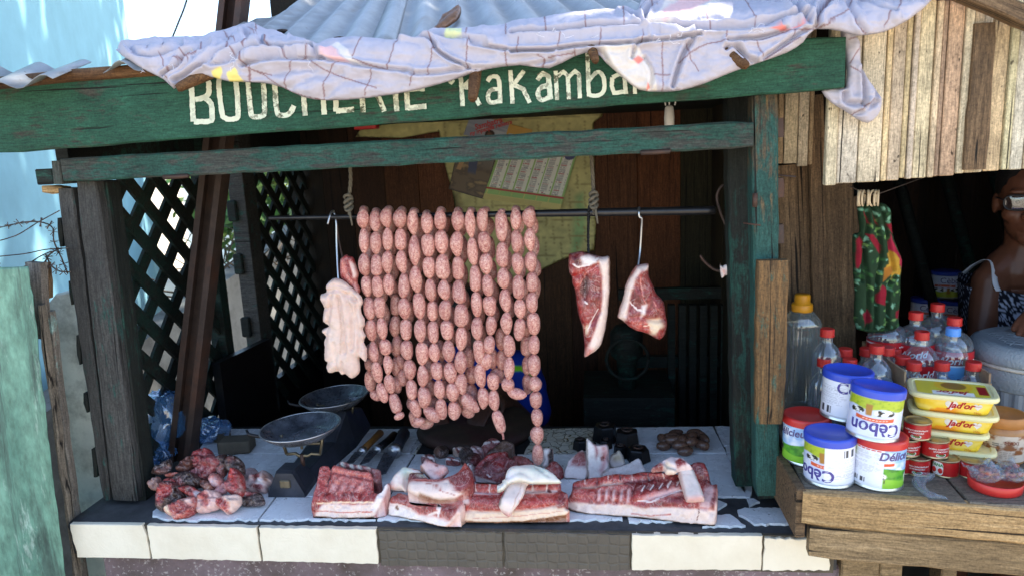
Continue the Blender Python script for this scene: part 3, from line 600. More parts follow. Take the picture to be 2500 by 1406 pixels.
def toground(p, d): return p+d*(-p.z/d.z)
for top, bot, Y, w, w2, mat in (((80, 640), (96, 830), 1.42, .040, .03, m_grey), ((106, 648), (111, 725), 1.435, .012, .012, m_kiosk), ((92, 740), (180, 1400), 1.40, .010, .009, m_shelft), ((108, 762), (192, 1400), 1.43, .026, .022, m_grey)):
    a, b = PY(*top, Y), PY(*bot, Y); b = a+(b-a)*(a.z/(a.z-b.z)) if bot[1] > 1300 else b; board('fence_board', a, b, w, .02, (1, 0, 0), mat, fe, .003, .003, None, .05, w2)
m_slab = plain('stained_cement_slab', (.74, .73, .63), .9, 0, .25, 5, .35, 45, dirt=(.26, .25, .20), dscale=7)
mb = MB(); P_ = [(112, 745), (135, 718), (172, 712), (240, 735), (290, 1000), (330, 1250)]; top = [PY(x, y, 1.56) for x, y in P_]
V = [tuple(p) for p in top]+[(-1.02, 1.56, 0), (-1.36, 1.56, 0)]; prism(mb, [Vector(v) for v in V][::-1], (0, .05, 0), 0, None, .004); mb.build('cement_slab', m_slab, fe)
# barbed wire
m_wire = plain('rusty_barbed_wire', (.12, .09, .075), .6, .6)
def wire(pts, Y): return [PY(x, y, Y+.03*math.sin(i*1.7)) for i, (x, y) in enumerate(catmull(pts, 6, False))]
mb = MB()
for pts, r in (([(-20, 560), (20, 551), (60, 543), (100, 543), (128, 556), (132, 590), (150, 630), (165, 668)], .0017), ([(-20, 593), (40, 575), (90, 545), (145, 515)], .0013), ([(-20, 628), (60, 620), (110, 610), (165, 606)], .0013),
               ([(-20, 640), (20, 668), (60, 674), (100, 650), (125, 618), (150, 606)], .0017), ([(112, 622), (125, 648), (145, 662), (172, 664)], .0017), ([(0, 655), (50, 655), (95, 628), (125, 614)], .0015)):
    W_ = wire(pts, 1.46); mb.tube(W_, r, 5)
    if r > .0015:
        for k in range(2, len(W_)-1, 4):
            d = (W_[k+1]-W_[k]).normalized()
            for _ in range(3):
                v = d.orthogonal().normalized(); v.rotate(Matrix.Rotation(random.uniform(0, 6.3), 3, d)); v = v*.010+d*random.uniform(-.004, .004); mb.tube([W_[k]-v, W_[k]+v], [.0008, .0008], 4)
tag(mb.build('barbed_wire', m_wire), 'loose coils of rusty barbed wire above the green metal fence', 'barbed wire')
mb = MB(); mb.tube([PY(x, y, 5.2) for x, y in catmull([(462, -20), (450, 20), (438, 50), (428, 75), (418, 100)], 3, False)], .007, 6)
tag(mb.build('power_cable', m_black), 'black twisted power cable hanging against the white sky', 'cable')
# ================================================================== TRACED SOLIDS
class Surf:
    """plane, or a folded profile (dy, dz) running along X from a base point; gives the hit and the facing normal of a pixel ray"""
    def __init__(s, P0, prof, rot=0.0):
        s.P0 = Vector(P0); s.prof = prof; s.R = Matrix.Rotation(rot, 3, 'Z'); s.Ri = s.R.inverted()
    def hit(s, x, y):
        d = s.Ri @ ray(x, y); o = s.Ri @ (CAM - s.P0); best = None; n = len(s.prof)
        for k in range(n-1):
            (a, b), (c, e) = s.prof[k], s.prof[k+1]; dy, dz = c-a, e-b; den = d.y*dz - d.z*dy
            if abs(den) < 1e-9: continue
            t = ((a-o.y)*dz - (b-o.z)*dy)/den; q = o+d*t; u = ((q.y-a)*dy+(q.z-b)*dz)/(dy*dy+dz*dz)
            bad = max(0.0 if k == 0 else -u, 0.0 if k == n-2 else u-1)
            if t > 0 and (best is None or bad < best[0]-1e-6): best = (bad, q, Vector((0, -dz, dy)).normalized())
        q, nn = best[1], best[2]
        return s.R @ q + s.P0, s.R @ nn
def lying(x, y, tilt=35, z=Z0+.005, rot=0.0):
    P = PZ(x, y, z); a = R(tilt); return Surf(P, [(0, 0), (math.cos(a)*.1, math.sin(a)*.1)], rot)
def facing(x, y, Y, tilt=0, rot=0.0):
    P = PY(x, y, Y); a = R(90-tilt); return Surf(P, [(0, 0), (math.cos(a)*.1, math.sin(a)*.1)], rot)
def relief(outline, surf, T=.01, Rr=None, base=(.5, .5, .5), regions=(), lines=(), creases=(), fold=0.0, res=4.0, back=.7, amp=.0, freq=40, mot=.10, zmin=None, drop=None, smooth=3, wob=2.0, seed=0, jag=0.0, roundp=.5, bumps=()):
    out = catmull(outline, smooth) if smooth else np.array(outline, float)
    pts = []
    for k in range(len(out)):
        a, b = out[k], out[(k+1) % len(out)]; m = max(1, int(np.hypot(*(b-a))/(res*.9)))
        for j in range(m): pts.append(a+(b-a)*j/m)
    out = np.array(pts)
    if jag:
        nz = fbm(np.c_[out*.06, np.full(len(out), seed*3.1)], 3); c = out.mean(0); out = out+(out-c)/np.linalg.norm(out-c, axis=1)[:, None]*(nz*jag)[:, None]
    lo, hi = out.min(0), out.max(0); gx = np.arange(lo[0], hi[0], res); gy = np.arange(lo[1], hi[1], res*.87)
    X, Y = np.meshgrid(gx, gy); X = X+(np.arange(len(gy)) % 2)[:, None]*res/2; X, Y = X.ravel(), Y.ravel()
    X = X+np.random.default_rng(seed).uniform(-.15, .15, len(X))*res
    k = inside(X, Y, out); X, Y = X[k], Y[k]; D = pdist(X, Y, out, True); k = D > res*.55; X, Y, D = X[k], Y[k], D[k]
    nb = len(out); vs = [Vector(p) for p in out]+[Vector((a, b)) for a, b in zip(X, Y)]
    r = geometry.delaunay_2d_cdt(vs, [(i, (i+1) % nb) for i in range(nb)], [], 1, 1e-5)
    V2 = np.array([tuple(v) for v in r[0]]); T3 = [tuple(f) for f in r[2]]
    px, py = V2[:, 0], V2[:, 1]; D = pdist(px, py, out, True)
    isb = D < 1e-3
    hits = [surf.hit(a, b) for a, b in zip(px, py)]; P = np.array([tuple(h[0]) for h in hits]); N = np.array([tuple(h[1]) for h in hits])
    mpp = np.linalg.norm(P-np.array(CAM), axis=1).mean()/F
    Rp = (Rr or T)/mpp; q = np.clip(D/Rp, 0, 1); prof = (1-(1-q)**2)**roundp; h = T*prof
    n3 = fbm(np.c_[px*mpp*freq, py*mpp*freq, np.full(len(px), seed*7.7)], 4); h = h+amp*n3*np.clip(D/(Rp*.5), 0, 1)
    for line, w, dep in creases:
        dl = pdist(px, py, line); h = h+dep*(fold*np.exp(-((dl-w*2.6)/(w*1.4))**2)-np.exp(-(dl/w)**2))*np.clip(D/6, 0, 1)
    if fold: h = h-.006*np.abs(fbm(np.c_[px*.020, py*.045, np.full(len(px), 3.3)], 3))*np.clip(D/8, 0, 1)
    for (bx_, by_, br, bh) in bumps: h = h+bh*np.exp(-(((px-bx_)**2+(py-by_)**2)/br**2))*np.clip(D/6, 0, 1)
    wx = px+wob*fbm(np.c_[px*.08, py*.08, np.full(len(px), 5.1+seed)], 3); wy = py+wob*fbm(np.c_[px*.08, py*.08, np.full(len(px), 9.4+seed)], 3)
    C = np.tile(np.array(base, float), (len(px), 1))
    for rg in regions:
        poly, c, soft = rg[0], np.array(rg[1], float), rg[2]; ins = inside(wx, wy, poly); dd = pdist(wx, wy, poly, True); sd = np.where(ins, dd, -dd)
        a = np.clip(sd/max(soft, .1)*.5+.5, 0, 1)[:, None]; C = C*(1-a)+c*a
    for line, w, c in lines:
        a = np.clip((w/2-pdist(wx, wy, line))/max(w*.3, .5)+.5, 0, 1)[:, None]; C = C*(1-a)+np.array(c)*a
    C = C*(1+mot*fbm(np.c_[px*.11, py*.11, np.full(len(px), 2.2+seed)], 3))[:, None]
    Ff = P+N*h[:, None]
    if zmin is not None: Ff[:, 2] = np.maximum(Ff[:, 2], zmin)
    if drop is not None: Bk = Ff.copy(); Bk[:, 1] += .004; Bk[:, 2] = drop
    else:
        Bk = P-N*(h*back)[:, None]
        if zmin is not None: Bk[:, 2] = np.maximum(Bk[:, 2], zmin-.001)
    n = len(P); mb = MB()
    # orientation: facing camera
    a, b, c = T3[len(T3)//2]; nn = np.cross(Ff[b]-Ff[a], Ff[c]-Ff[a]); flip = np.dot(nn, np.array(CAM)-Ff[a]) < 0
    idx = np.arange(n)+n
    if drop is None: idx = np.where(isb, np.arange(n), idx)
    faces = []
    for f in T3:
        f = f[::-1] if flip else f; faces.append(f); faces.append(tuple(int(idx[i]) for i in f[::-1]))
    if drop is not None:
        cnt = {}
        for f in T3:
            for i in range(3):
                e = (f[i], f[(i+1) % 3]); cnt[e] = 1
        for (i, j) in list(cnt):
            if (j, i) not in cnt: faces.append((j, i, i+n, j+n) if not flip else (i, j, j+n, i+n))
    mb.v = [tuple(p) for p in np.vstack([Ff, Bk])]; mb.c = [tuple(np.clip(c, 0, 1)) for c in np.vstack([C, C])]
    mb.f = faces; mb.mi = [0]*len(faces); mb.sm = [True]*len(faces)
    used = sorted({i for f in faces for i in f}); mp = {o: k for k, o in enumerate(used)}
    mb.v = [mb.v[i] for i in used]; mb.c = [mb.c[i] for i in used]; mb.f = [tuple(mp[i] for i in f) for f in faces]
    return mb
# ------------------------------------------------------------------ cloth
m_cloth = painted('washed_cotton', .85, .06, 30, .2, 0, .25, 900)
LAV = lin((186, 180, 190)); CHK = lin((142, 114, 116)); PINK = lin((236, 190, 186)); YEL = lin((238, 220, 130)); CRM = lin((222, 212, 204)); RED_ = lin((236, 140, 130))
top_y = 108
cl_out = [(283, 122), (330, 103), (420, 93), (500, 91), (560, 72), (610, 62), (660, 78), (700, 92), (745, 98), (770, 112), (800, 100), (840, 94), (900, 97), (980, 100), (1050, 82), (1110, 73), (1200, 68), (1300, 50), (1400, 33), (1480, 27), (1530, 30), (1552, 40), (1560, 15), (1600, -12), (1800, -30), (2000, -40), (2280, -40), (2250, 25), (2180, 70), (2140, 83), (2090, 88), (2055, 78), (1990, 72), (1960, 105), (1920, 130), (1850, 155), (1780, 180), (1720, 205), (1660, 222), (1610, 225), (1560, 220), (1520, 190), (1480, 155), (1450, 128), (1400, 140), (1340, 168), (1270, 160), (1180, 172), (1110, 195), (1020, 220), (900, 240), (800, 246), (740, 238), (690, 215), (640, 203), (560, 200), (520, 190), (495, 188), (440, 205), (425, 218), (400, 195), (350, 170), (320, 150)]
c1 = lambda p: catmull(S1(p), 4, False); c4 = lambda p: catmull(S4(p), 4, False); c5 = lambda p: catmull(S5(p), 4, False)
folds = [(c1([(850, 370), (1000, 385), (1200, 375), (1340, 375)]), 5, .012), (c1([(950, 400), (1100, 450), (1180, 440), (1400, 380), (1600, 330), (1850, 250)]), 5, .010), (c1([(1200, 560), (1300, 500), (1420, 410), (1550, 380)]), 5, .010), (c1([(1300, 600), (1400, 540), (1500, 480), (1650, 410), (1800, 340), (1950, 310), (2090, 300)]), 6, .012),
         (c1([(1560, 480), (1700, 450), (1850, 400), (2000, 380), (2090, 400)]), 6, .010), (c4([(0, 300), (100, 330), (180, 380), (300, 380), (480, 370)]), 5, .011), (c4([(0, 470), (200, 430), (400, 430), (560, 430)]), 7, .011), (c4([(480, 370), (560, 430), (700, 450), (850, 480), (1000, 500), (1200, 520)]), 6, .008),
         (c4([(1130, 290), (1300, 310), (1400, 390), (1500, 450), (1600, 490)]), 5, .012), (c4([(1130, 290), (1300, 270), (1500, 300), (1700, 340), (1900, 370), (2100, 380), (2200, 380)]), 5, .010), (c4([(1200, 540), (1400, 530), (1600, 500), (1900, 500), (2200, 440)]), 6, .008), (c4([(300, 650), (500, 560), (700, 540)]), 14, .006), (c4([(550, 720), (700, 600), (900, 560)]), 16, .006), (c4([(50, 560), (300, 520), (500, 500)]), 14, .006),
         (c5([(0, 245), (200, 235), (600, 205), (840, 190), (1100, 200), (1500, 190), (1800, 140), (1890, 120)]), 5, .012), (c5([(0, 345), (250, 330), (480, 300), (700, 290), (1000, 265), (1200, 235)]), 5, .012), (c5([(700, 110), (800, 150), (850, 185)]), 5, .012), (c5([(850, 180), (870, 100), (930, 50), (1000, 20)]), 6, .010), (c5([(520, 330), (580, 350), (620, 440), (720, 560)]), 8, .010), (c5([(1030, 560), (1060, 460), (1100, 350), (1160, 260)]), 7, .010),
         (c5([(1370, 320), (1420, 300), (1500, 380), (1560, 410)]), 7, .010), (c5([(1380, 270), (1500, 260), (1600, 250), (1750, 210)]), 6, .010), (c5([(1600, 390), (1700, 320), (1850, 220), (1940, 190)]), 6, .010), (c5([(1750, 20), (1850, 120), (1940, 185)]), 8, .012), (c5([(1950, 180), (1970, 100), (2080, 30), (2120, -20)]), 7, .014), (c5([(1640, 45), (1800, 60), (1900, 30)]), 6, .008), (c5([(2180, 10), (2300, 60), (2450, 110)]), 5, .006), (c5([(2150, 60), (2200, 140), (2260, 220)]), 8, .006), (c5([(770, 380), (800, 300), (880, 260)]), 6, .008), (c5([(880, 590), (900, 480), (850, 380)]), 6, .006)]
chk = []
for p in ([(1050, 305), (1030, 350)], [(1190, 430), (1230, 500)], [(1260, 500), (1240, 560), (1270, 620)], [(1340, 410), (1400, 470)], [(1490, 370), (1450, 430), (1350, 470)], [(1630, 270), (1700, 330), (1730, 350)], [(1880, 200), (1885, 300)], [(1770, 265), (1870, 300)], [(1690, 300), (1670, 385)], [(1840, 310), (1800, 390)], [(1700, 390), (1730, 430)], [(1780, 430), (1800, 480), (1860, 520), (2000, 560)], [(1860, 480), (1830, 560), (1830, 600)], [(1940, 310), (1960, 360), (2040, 390)], [(1290, 470), (1420, 440)]): chk.append((c1(p), 3.2, CHK))
for p in ([(60, 470), (30, 600)], [(0, 480), (150, 550), (300, 650), (450, 700), (560, 720)], [(270, 390), (310, 430)], [(380, 435), (330, 500), (290, 660)], [(490, 450), (600, 520), (760, 580), (950, 640)], [(490, 380), (420, 440)], [(670, 450), (600, 560), (560, 720)], [(850, 285), (770, 410)], [(780, 430), (900, 480), (1020, 505)], [(920, 505), (890, 600), (860, 690)], [(1110, 300), (1060, 380), (1020, 500)], [(1220, 525), (1180, 620)], [(1350, 350), (1310, 550)], [(1320, 300), (1340, 340)], [(1605, 310), (1585, 400), (1590, 490)], [(1585, 225), (1580, 300)], [(1860, 180), (1865, 280)], [(1860, 370), (1870, 490)], [(1955, 310), (1940, 380)], [(2135, 120), (2150, 250)], [(2140, 440), (2120, 500)], [(1200, 255), (1195, 290)]): chk.append((c4(p), 3.0, CHK))
for p in ([(205, 100), (220, 230)], [(465, 70), (475, 210)], [(715, 85), (720, 200)], [(260, 230), (270, 245)], [(310, 250), (295, 310)], [(575, 235), (560, 300)], [(840, 235), (825, 290)], [(400, 325), (410, 385)], [(170, 370), (215, 395), (200, 440)], [(240, 385), (350, 360), (400, 350)], [(960, 270), (965, 490), (965, 590)], [(910, 490), (1010, 490)], [(1120, 290), (1140, 380), (1195, 465)], [(1070, 410), (1160, 340), (1240, 300), (1380, 270)], [(1240, 120), (1275, 200)], [(1490, 35), (1530, 100), (1560, 180)], [(1820, 90), (1855, 150)], [(1560, 270), (1580, 320), (1605, 370)], [(1620, 390), (1760, 300), (1830, 260)], [(1450, 275), (1600, 265), (1760, 215), (1940, 195)], [(2060, 20), (1980, 90), (1950, 180)], [(1960, 190), (2060, 150), (2170, 95)], [(2190, 30), (2165, 70)], [(2190, 140), (2230, 190), (2265, 220)], [(2420, 110), (2380, 180)], [(2500, 30), (2460, 100)], [(880, 30), (810, 110)], [(850, 20), (930, 80)], [(1370, 215), (1365, 255)], [(1800, 205), (1795, 250)]): chk.append((c5(p), 3.0, CHK))
regs = [(S1([(1400, 430), (1425, 405), (1405, 450)]), YEL, 1), (S1([(1565, 530), (1640, 500), (1645, 545), (1600, 600), (1565, 590)]), YEL, 1.5), (S1([(1675, 540), (1740, 505), (1790, 600), (1680, 605)]), YEL, 1.5), (S4([(545, 400), (620, 355), (700, 420), (760, 455), (640, 440)]), PINK, 2), (S4([(620, 350), (670, 325), (850, 480), (760, 450)]), CRM, 1.5), (S4([(1420, 280), (1460, 245), (1545, 240), (1555, 295), (1430, 290)]), lin((226, 226, 170)), 1.5),
        (S5([(800, 170), (900, 170), (980, 60), (1060, 0), (1400, 10), (1300, 60), (1150, 130), (1000, 195), (860, 195)]), CRM, 2), (S5([(930, 160), (980, 90), (1100, 10), (1310, 10), (1230, 60), (1100, 130), (980, 185)]), PINK, 4), (S5([(560, 320), (760, 290), (790, 560), (720, 540), (620, 430)]), CRM, 3), (S5([(790, 300), (830, 350), (900, 450), (930, 590), (800, 600), (760, 420)]), CRM, 2), (S5([(770, 395), (810, 372), (848, 395), (810, 424)]), RED_, 2), (S5([(868, 540), (885, 570), (862, 590)]), RED_, 1), (S5([(1640, 195), (1720, 180), (1760, 205), (1900, 150), (1830, 190), (1720, 212)]), RED_, 1.5)]
sf = Surf((0, 1.352, 1.795), [(-.012, -.12), (0, -.01), (.02, .012), (.22, .012+.2*RS)])
folds = [(a, b*.62, c*1.05) for a, b, c in folds]; chk = [(a, b*1.0, c) for a, b, c in chk]
cloth = relief(cl_out, sf, .013, .016, LAV, regs, chk, folds, fold=.55, res=3.0, back=.1, amp=.0055, freq=34, mot=.03, smooth=2, wob=1.2, roundp=.6)
th = thing('checked_cloth', 'crumpled lavender cotton sheet with brown check lines bunched along the roof edge over the sign', 'cloth', (.1, 1.36, 1.78))
cloth.build('cloth', m_cloth, th)
tail = relief([(2052, 78), (2085, 85), (2100, 110), (2100, 150), (2115, 190), (2140, 222), (2152, 255), (2140, 285), (2118, 301), (2090, 290), (2060, 270), (2030, 252), (2005, 222), (2040, 216), (2064, 214), (2066, 150), (2058, 110)], facing(2100, 200, 1.425), .013, .014, LAV, [], [(c5(p), 3, CHK) for p in ([(2150, 260), (2225, 235)], [(2235, 290), (2160, 410)], [(2160, 430), (2235, 480)], [(2310, 640), (2180, 740)])], [(c5([(2240, 450), (2250, 560), (2245, 680)]), 4, .010), (c5([(2130, 600), (2140, 660), (2240, 670)]), 5, .010), (c5([(2260, 690), (2320, 640), (2330, 560)]), 4, .008), (c5([(2180, 740), (2260, 710), (2330, 660)]), 4, .007)], fold=.5, res=3.0, back=.5, amp=.005, freq=40, mot=.03, smooth=2, wob=1)
tail.build('cloth_tail', m_cloth, th)
m_thr = plain('white_thread', (.75, .73, .78), .8)
for _ in range(16):
    x = random.choice([random.uniform(300, 760), random.uniform(1250, 1900)]); y = 150-(x-300)*.055+random.uniform(-30, 25); p = PY(x, y, 1.322); pts = [p]
    for k in range(5): pts.append(pts[-1]+Vector((random.uniform(-.008, .008), random.uniform(-.003, .001), random.uniform(-.008, .004))))
    mb = MB(); mb.tube(pts, .0004, 4); mb.build('loose_thread', m_thr, th)
m_dleaf = plain('dry_brown_leaf', (.16, .07, .03), .5, 0, .4, 60, .2)
lf = relief(S4([(1340, 215), (1350, 195), (1390, 150), (1400, 120), (1450, 95), (1500, 55), (1530, 45), (1542, 70), (1530, 130), (1480, 175), (1420, 210), (1370, 225)]), Surf((0, 1.365, 1.80), [(0, 0), (.2, .2*RS+.02)]), .012, .02, (1, 1, 1), [], [], [(S4([(1345, 215), (1540, 60)]), 2.5, .006)], res=4, back=-.92, smooth=2)
tag(origin_build(lf, 'dry_leaf', m_dleaf), 'curled dry brown leaf lying on the corrugated iron roof', 'leaf')
# ------------------------------------------------------------------ rod, ropes, hooks
YR = 1.60
ra, rb = PY(657, 533, YR), PY(1748, 514, YR)
mb = MB(); d = (rb-ra).normalized(); mb.tube([ra, ra+d*.002, ra+d*.5, rb-d*.45, rb-d*.30, rb-d*.02, rb-d*.003, rb], [.004, .0052, .0062, .0075, .0088, .0098, .0092, .005], 14)
tag(origin_build(mb, 'hanging_rod', m_pipe), 'long dark steel rod hung on two ropes to carry the sausages and meat', 'rod')
def rope_obj(pts, knot, lab):
    mb = MB(); P = [Vector(p) for p in pts]; Q = [Vector(p) for p in catmull([tuple(p) for p in P], 8, False)]
    for ph in range(3):
        pp = []
        for k, p in enumerate(Q): a = k*1.1+ph*2.09; pp.append(p+Vector((math.cos(a)*.0024, math.sin(a)*.0024, 0)))
        mb.tube(pp, .0024, 6)
    for k in range(4):
        c = knot+Vector((0, 0, (k-1.5)*.008)); ring = [c+Vector((math.cos(a)*(.009-.001*abs(k-1.5)), math.sin(a)*.009, math.sin(a*1+k)*.006)) for a in [j*.7 for j in range(11)]]; mb.tube(ring, .0038, 7)
    p = knot+Vector((.003, -.006, -.01)); mb.tube([p, p+Vector((.002, -.004, -.02)), p+Vector((.005, -.005, -.042))], [.003, .003, .002], 6)
    return tag(origin_build(mb, 'knotted_rope', m_rope), lab, 'rope', 'ropes holding up the rod')
k1 = PY(851, 495, YR-.004); rope_obj([PY(853, 385, YR), PY(856, 440, YR), k1, PY(854, 525, YR-.006)], k1, 'grey rope tied to the rod left of the sausage strings')
k2 = PY(1449, 488, YR-.004); rope_obj([PY(1442, 360, YR), PY(1447, 430, YR), k2, PY(1449, 525, YR-.006)], k2, 'grey knotted rope tied to the rod above the hanging pork slab')
def hook(pts, Y, r, mat, lab, twist=False, name='meat_hook'):
    P = catmull(pts, 5, False); mb = MB(); Q = [PY(p[0], p[1], Y+(p[2] if len(p) > 2 else 0)) for p in P]
    if twist:
        for ph in (0, 3.14):
            mb.tube([q+Vector((math.cos(k*.9+ph)*r*.6, math.sin(k*.9+ph)*r*.6, 0)) for k, q in enumerate([Q[0].lerp(Q[0], 0)]+[a.lerp(b, t) for a, b in zip(Q[:-1], Q[1:]) for t in (.25, .5, .75, 1)])], r*.75, 6)
    else: mb.tube(Q, [r]*(len(Q)-3)+[r*.9, r*.7, r*.35], 8)
    return tag(origin_build(mb, name, mat), lab, 'hook', 'meat hooks')
hook([(800, 548, -.025), (806, 525, -.018), (812, 516, -.004), (816, 520, .012), (821, 545, .006), (822, 600, 0), (826, 680, -.02), (830, 725, -.035)], YR, .0024, m_steel, 'thin steel hook carrying the white hanging fat')
hook([(822, 545, .01), (828, 590, 0), (836, 625, -.015), (842, 642, -.028)], YR+.01, .0022, m_iron, 'short dark wire hook carrying the small red meat strip')
hook([(1436, 540, -.016), (1438, 508, -.008), (1441, 505, .006), (1437, 540, .012), (1436, 580, 0), (1437, 630, -.02)], YR, .0026, m_black, 'black twisted hook carrying the larger pork slab', True)
hook([(1564, 530, .012), (1561, 508, .002), (1560, 516, -.012), (1561, 530, -.014), (1567, 535, -.012), (1566, 560, -.004), (1563, 610, 0), (1558, 650, -.018), (1559, 672, -.028)], YR, .0024, m_steel, 'bright steel hook carrying the pork shank end')
hook(CH([(1475, 5), (1440, 20), (1412, 70), (1410, 130), (1440, 230), (1490, 340), (1540, 440), (1562, 500), (1560, 560), (1530, 630), (1480, 660), (1400, 655), (1340, 615), (1300, 575), (1280, 540)]), 1.63, .0034, m_iron, 'large bare rusty hook with a scrap of fat, next to the right post')
m_meat, nt, b_ = newmat('raw_meat', (.5, .2, .2), .36, 0, .5); g = G(nt)
f1 = g.noise(g.coord((1, 1, 1)), 85, 5, .7, .6); f2 = g.noise(g.coord((1, 1, 1)), 260, 3, .7)
pass; gg = g.n('ShaderNodeSeparateColor', i_0=g.col()).outputs[1]; fatk = g.n('ShaderNodeMapRange', i_Value=gg, i_1=.10, i_2=.42).outputs[0]
cc = g.mix(1.0, g.col(), g.mix(fatk, (1.12, .66, .52), (1.04, 1.0, .97)), 'MULTIPLY')
dk = g.mix(fatk, (.66, .46, .46), (.93, .90, .88)); c = g.mix(g.ramp(f1, [(.40, .0), (.66, .7)]), g.mix(1.0, cc, dk, 'MULTIPLY'), g.mix(.12, cc, (.85, .70, .64))); c = g.mix(g.ramp(f2, [(.58, 0.0), (.66, .7)]), c, g.mix(1.0, g.col(), g.mix(fatk, (.5, .26, .26), (.86, .72, .70)), 'MULTIPLY')); mv = g.noise(g.coord((1, 1, 1)), 34, 4, .6, 1.6); vein = g.ramp(mv, [(.465, 0.0), (.49, .55), (.51, .55), (.535, 0.0)]); c = g.mix(g.n('ShaderNodeMath', operation='MULTIPLY', i_0=vein, i_1=g.noise(g.coord(), 18, 2, .5)).outputs[0], c, (.74, .55, .50))
ms = g.noise(g.coord((300, 300, 60)), 1.0, 3, .7); c = g.mix(g.n('ShaderNodeMath', operation='SUBTRACT', i_0=1.0, i_1=fatk).outputs[0], c, g.mix(1.0, c, g.ramp(ms, [(.34, .62), (.66, 1.2)]), 'MULTIPLY')); g.to(c, b_); g.bump(f1, b_, .6, .003)
g.to(g.ramp(g.noise(g.coord(), 40, 4, .6), [(.3, .22), (.7, .5)]), b_, 'Roughness'); b_.inputs['Subsurface Weight'].default_value = 0.0
m_fat, nt, b_ = newmat('raw_fat_and_rind', (.7, .6, .5), .42, 0, .4); g = G(nt)
f1 = g.noise(g.coord((1, 1, 1)), 45, 5, .65, .4); g.to(g.mix(1.0, g.col(), g.ramp(f1, [(.25, .82), (.7, 1.0)]), 'MULTIPLY'), b_); g.bump(f1, b_, .3, .003); b_.inputs['Subsurface Weight'].default_value = .25; b_.inputs['Subsurface Radius'].default_value = (.012, .006, .004); b_.inputs['Subsurface Scale'].default_value = 1.0
FAT = lin((236, 216, 206)); FATW = lin((244, 234, 230)); FATY = lin((236, 212, 186)); RED = lin((150, 44, 52)); DRED = lin((100, 26, 34)); PNK = lin((206, 130, 126)); LPNK = lin((214, 150, 142)); RIND = lin((120, 100, 74)); BLK = lin((40, 36, 36)); BRED = lin((178, 56, 54)); PURP = lin((140, 84, 100)); CREAM = lin((232, 210, 180)); BONE = lin((226, 200, 190))
def mt(name, mb, lab, cat='meat', group=None, mat=None, parent=None):
    o = origin_build(mb, name, mat or m_meat, parent)
    if parent is None: tag(o, lab, cat, group)
    return o
HM = 'meat hanging from hooks'
mt('pork_slab', relief(CH([(280, 535), (320, 522), (370, 508), (405, 524), (440, 530), (490, 545), (530, 558), (590, 553), (593, 700), (592, 800), (583, 920), (570, 1020), (545, 1150), (510, 1240), (440, 1290), (397, 1312), (398, 1250), (392, 1180), (380, 1080), (362, 1020), (345, 960), (336, 870), (325, 800), (305, 760), (300, 710), (280, 670), (276, 600)]), facing(1440, 740, YR-.02), .022, .018, RED,
   [(CH([(280, 535), (440, 530), (490, 545), (500, 600), (420, 620), (330, 620)]), DRED, 6), (CH([(372, 550), (430, 535), (480, 550), (495, 590), (440, 600), (380, 605)]), FATW, 5), (CH([(300, 640), (420, 620), (500, 600), (520, 700), (400, 660), (330, 800), (300, 740)]), BRED, 6), (CH([(340, 800), (430, 680), (500, 680), (528, 760), (525, 860), (480, 930), (420, 900), (370, 860)]), lin((140, 60, 66)), 8), (CH([(380, 720), (410, 690), (430, 740), (420, 800), (395, 860), (375, 800)]), lin((60, 30, 36)), 7), (CH([(370, 900), (460, 920), (500, 900), (470, 980), (440, 1060), (400, 1020)]), lin((176, 100, 100)), 8), (CH([(440, 1000), (500, 940), (520, 990), (490, 1100), (450, 1140), (430, 1080)]), lin((150, 60, 84)), 5), (CH([(385, 1060), (430, 1050), (425, 1120), (395, 1140)]), CREAM, 6),
    (CH([(505, 556), (595, 545), (596, 800), (577, 1000), (547, 1150), (515, 1245), (390, 1320), (400, 1270), (440, 1190), (480, 1090), (520, 960), (533, 850), (530, 700), (515, 620)]), FAT, 4), (CH([(583, 545), (600, 545), (598, 800), (580, 1000), (570, 1000), (584, 800)]), RIND, 2), (CH([(400, 1250), (440, 1220), (470, 1240), (440, 1290), (395, 1312)]), LPNK, 5)],
   [(CH([(310, 600), (350, 620), (430, 605), (500, 560)]), 4, FATW), (CH([(500, 930), (460, 1000), (420, 1100)]), 3, FATW), (CH([(400, 880), (425, 890)]), 4, FATW), (CH([(330, 790), (420, 660), (500, 610)]), 2.5, LPNK), (CH([(345, 900), (400, 1030), (395, 1180)]), 3, BRED)], [(CH([(500, 600), (530, 700), (530, 880), (480, 1000)]), 4, .004), (CH([(400, 690), (400, 850)]), 7, .010), (CH([(310, 700), (420, 650), (500, 600)]), 4, .004), (CH([(450, 1050), (510, 960)]), 4, .005)], res=3, amp=.005, freq=45, jag=2.5, seed=1),
   'long pork slab with a thick white fat edge hanging on the black hook', group=HM)
